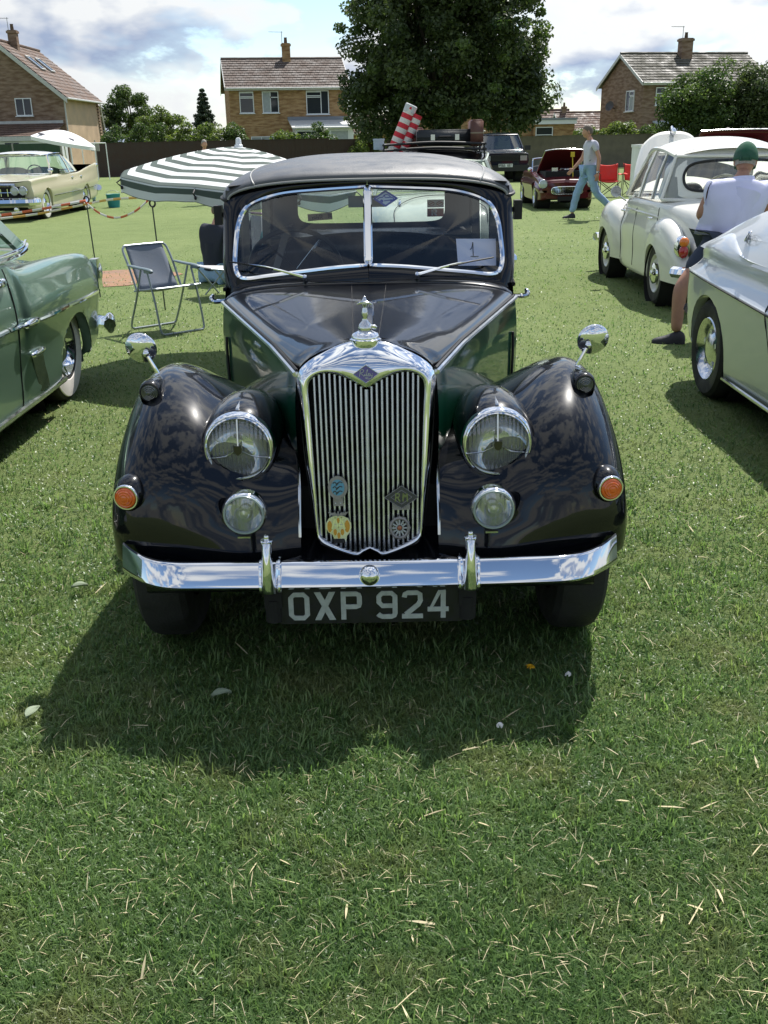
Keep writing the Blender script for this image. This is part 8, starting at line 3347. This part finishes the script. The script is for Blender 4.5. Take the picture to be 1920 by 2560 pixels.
def camp_chair(label, loc, rz, holder=True):
    t = thing('camping_chair', label, 'camping chair', loc, rz, 'red camping chairs')
    mb = MB()
    mb.grid(np.array([[(x_ * (1 + .06 * f), .20 + .10 * f + .03 * (1 - (x_ / .26) ** 2), .42 + .46 * f - .05 * (1 - (x_ / .26) ** 2) * (f > .9)) for x_ in np.linspace(-.26, .26, 11)] for f in np.linspace(0, 1, 8)]))
    mb.build('back', M_REDCL, t, thick=.006)
    mb = MB()
    mb.grid(np.array([[(x_, -.22 + .42 * f, .43 - .05 * (1 - (x_ / .26) ** 2) * math.sin(PI * min(1, f * .9 + .1))) for x_ in np.linspace(-.26, .26, 9)] for f in np.linspace(0, 1, 6)]))
    mb.build('seat', M_REDCL, t, thick=.006)
    for s_ in (-1, 1):
        mb = MB()
        mb.grid(np.array([[(s_ * .31 + x_, -.22 + .42 * f, .62 - .03 * math.sin(PI * f)) for x_ in (-.045, 0, .045)] for f in np.linspace(0, 1, 5)]))
        mb.build('armrest', M_REDCL, t, thick=.006)
    for a_, b_ in (((-.28, -.22, .0), (-.30, -.22, .62)), ((.28, -.22, 0), (.30, -.22, .62)), ((-.28, .24, 0), (-.29, .22, .88)), ((.28, .24, 0), (.29, .22, .88)), ((-.28, -.22, .02), (.27, -.21, .42)), ((.28, -.22, .02), (-.27, -.21, .42)),
                   ((-.28, .24, .02), (.27, .22, .42)), ((.28, .24, .02), (-.27, .22, .42)), ((-.28, -.22, .02), (-.27, .22, .42)), ((.28, -.22, .02), (.27, .22, .42))):
        mb = MB()
        mb.tube([a_, b_], .010, 6)
        mb.build('frame_tube', M_TRIM, t)
    if holder:
        mb = MB()
        mb.box((-.42, -.20, .60), (.12, .08, .26), roty(.3))
        mb.build('cup_holder', M_TRIM, t, smooth=False)
    return t


camp_chair('red camping chair with black crossed legs standing empty on the grass', (6.40, 28.5, 0), 0)
camp_chair('second red camping chair, half hidden behind the white saloon', (7.25, 28.9, 0), .3, False)
t = thing('water_bottle', 'clear plastic water bottle standing beside the red camping chair', 'bottle', (6.05, 28.2, 0))
mb = MB()
mb.lathe([(.05, 0), (.052, .03), (.052, .20), (.03, .26), (.018, .28)], n=14)
mb.build('bottle_body', mat('clear_plastic', (.55, .62, .66), .15, spec=.6), t)
mb = MB()
mb.lathe([(.02, .28), (.02, .31), (0, .31)], n=12)
mb.build('bottle_cap', mat('blue_cap', (.05, .12, .35), .4), t)
t = thing('bucket', 'teal plastic bucket on the grass behind the cream finned saloon', 'bucket', (-7.25, 28.2, 0))
mb = MB()
mb.lathe([(.0, 0), (.15, 0), (.19, .34), (.20, .35), (.18, .34), (.145, .02)], n=24)
mb.build('bucket_body', mat('teal_plastic', (.02, .24, .26), .45), t)
mb = MB()
mb.tube(np.array([(.19 * math.cos(a), .0, .34 + .10 * math.sin(a)) for a in np.linspace(0, PI, 14)]), .006, 5)
mb.build('bucket_handle', M_CHROME2, t)

# ---- white parasol far left
WP = thing('white_parasol', 'tilted white parasol with a dark underside beyond the cream finned saloon', 'parasol', (-13.45, 45, 0))
TL2 = roty(.19)
mb = MB()
P = []
for f in np.linspace(0.02, 1, 12):
    P.append([np.array([1.33 * f * math.cos(a), 1.2 * f * math.sin(a), .44 * (1 - f ** 1.8)]) @ TL2.T + np.array([0, 0, 1.82]) for a in np.linspace(0, 2 * PI, 32, endpoint=False)])
P.append([q + np.array([0, 0, -.14]) for q in P[-1]])
mb.grid(np.array(P), cv=True)
mb.build('canopy', mat('white_canvas', (.80, .80, .80), .8), WP)
mb = MB()
mb.grid(np.array([[np.array([1.30 * f * math.cos(a), 1.17 * f * math.sin(a), .40 * (1 - f ** 1.8) - .05]) @ TL2.T + np.array([0, 0, 1.80]) for a in np.linspace(0, 2 * PI, 32, endpoint=False)] for f in (.02, .3, .6, .8, 1)]), cv=True)
mb.build('lining', mat('dark_lining', (.05, .045, .045), .9), WP)
for a0 in (-.75, .55):
    mb = MB()
    c0 = np.array([1.33 * .75 * math.sin(a0), -1.2 * .62, .44 * (1 - .84 ** 1.8) + .04]) @ TL2.T + np.array([0, 0, 1.83])
    mb.ell(c0, (.17, .05, .05), 6, 12, TL2)
    mb.build('printed_mark', mat('grey_print_%d' % (a0 > 0), (.28, .25, .28), .8), WP)
mb = MB()
mb.tube([(.1, 0, 0), (0, 0, 2.2)], .025, 6)
mb.build('pole', M_WHITEP, WP)

# ---- white box trailer beyond the white saloon
TR = thing('trailer', 'plain white box trailer standing beyond the white saloon', 'trailer', (4.36, 15.0, 0))
mb = MB()
mb.box((0, .25, .88), (1.15, .5, 1.06))
mb.build('box_body', mat('white_panel', (.74, .75, .74), .35, var=.04), TR, smooth=False)
mb = MB()
mb.box((0, .25, 1.43), (1.17, .52, .04))
mb.build('lid', MATS['white_panel'], TR, smooth=False)
for s_ in (1, -1):
    simple_wheel(TR, s_ * .42, .25, .26, .14, s_, .16, M_CHROME2)
# ---- navy gazebo wall at the right edge
t = thing('display_board', 'navy blue upright board at the far right edge beyond the white saloon', 'board', (6.75, 16.2, 0))
mb = MB()
mb.box((.4, 0, .80), (1.1, .05, 1.5))
mb.build('panel', mat('navy_board', (.012, .018, .045), .7), t, smooth=False)
mb = MB()
mb.box((-.15, .03, .5), (.05, .05, 1.0))
mb.build('support', M_CHROME2, t, smooth=False)

# ---- flowers and leaves close to the camera
t = thing('dandelion_flower', 'yellow dandelion flower in the shade in front of the number plate', 'flower', (.442, 2.66, 0))
mb = MB()
r_ = random.Random(4)
for k in range(46):
    a, rr_ = r_.uniform(0, 6.28), r_.uniform(.006, .017)
    b = np.array([0, 0, .030])
    e = b + np.array([rr_ * math.cos(a), rr_ * math.sin(a), .006 - .01 * rr_ / .017])
    n_ = np.array([-math.sin(a), math.cos(a), 0]) * .0016
    mb.add([b - n_, b + n_, e + n_, e - n_], [(0, 1, 2, 3)])
mb.build('petals', mat('dandelion_yellow', (.75, .42, .01), .6), t, ang=0)
mb = MB()
mb.tube([(0, 0, 0), (.002, 0, .03)], .0015, 5)
mb.build('stem', mat('flower_stem', (.10, .18, .05), .6), t)
for x_, y_, lab in ((.548, 2.60, 'small white clover flower at the shadow edge right of the dandelion'), (.31, 2.33, 'small white clover flower at the front edge of the car shadow')):
    t = thing('clover_flower', lab, 'flower', (x_, y_, 0), 0, 'white clover flowers')
    mb = MB()
    for k in range(26):
        d = np.array([r_.gauss(0, 1), r_.gauss(0, 1), abs(r_.gauss(0, 1))])
        d /= np.linalg.norm(d)
        mb.ell(np.array([0, 0, .030]) + d * .0075, (.0028, .0028, .004), 4, 6)
    mb.build('petals', mat('clover_white', (.72, .70, .66), .7) if 'clover_white' not in MATS else MATS['clover_white'], t)
    mb = MB()
    mb.tube([(0, 0, 0), (0, 0, .028)], .0012, 5)
    mb.build('stem', MATS['flower_stem'], t)
for x_, y_, a_, lab in ((-.49, 2.52, .3, 'pale broad leaf lying in the shade left of the number plate'), (-1.02, 2.44, 1.2, 'pale broad leaf at the left tip of the car shadow'), (-1.13, 3.30, .2, 'grey green ragged leaf on the sunny grass left of the black saloon')):
    t = thing('fallen_leaf', lab, 'leaf', (x_, y_, .028), a_, 'fallen leaves on the lawn')
    mb = MB()
    P = []
    for u in np.linspace(0, 1, 9):
        w_ = .016 * math.sin(PI * u ** .8) + .001
        P.append([(-.03 + .06 * u, w_ * k, .010 * abs(k) + .008 * math.sin(3 * u)) for k in (-1, -.5, 0, .5, 1)])
    mb.grid(np.array(P))
    mb.build('blade', mat('pale_leaf', (.22, .27, .18), .7) if 'pale_leaf' not in MATS else MATS['pale_leaf'], t, thick=.001)
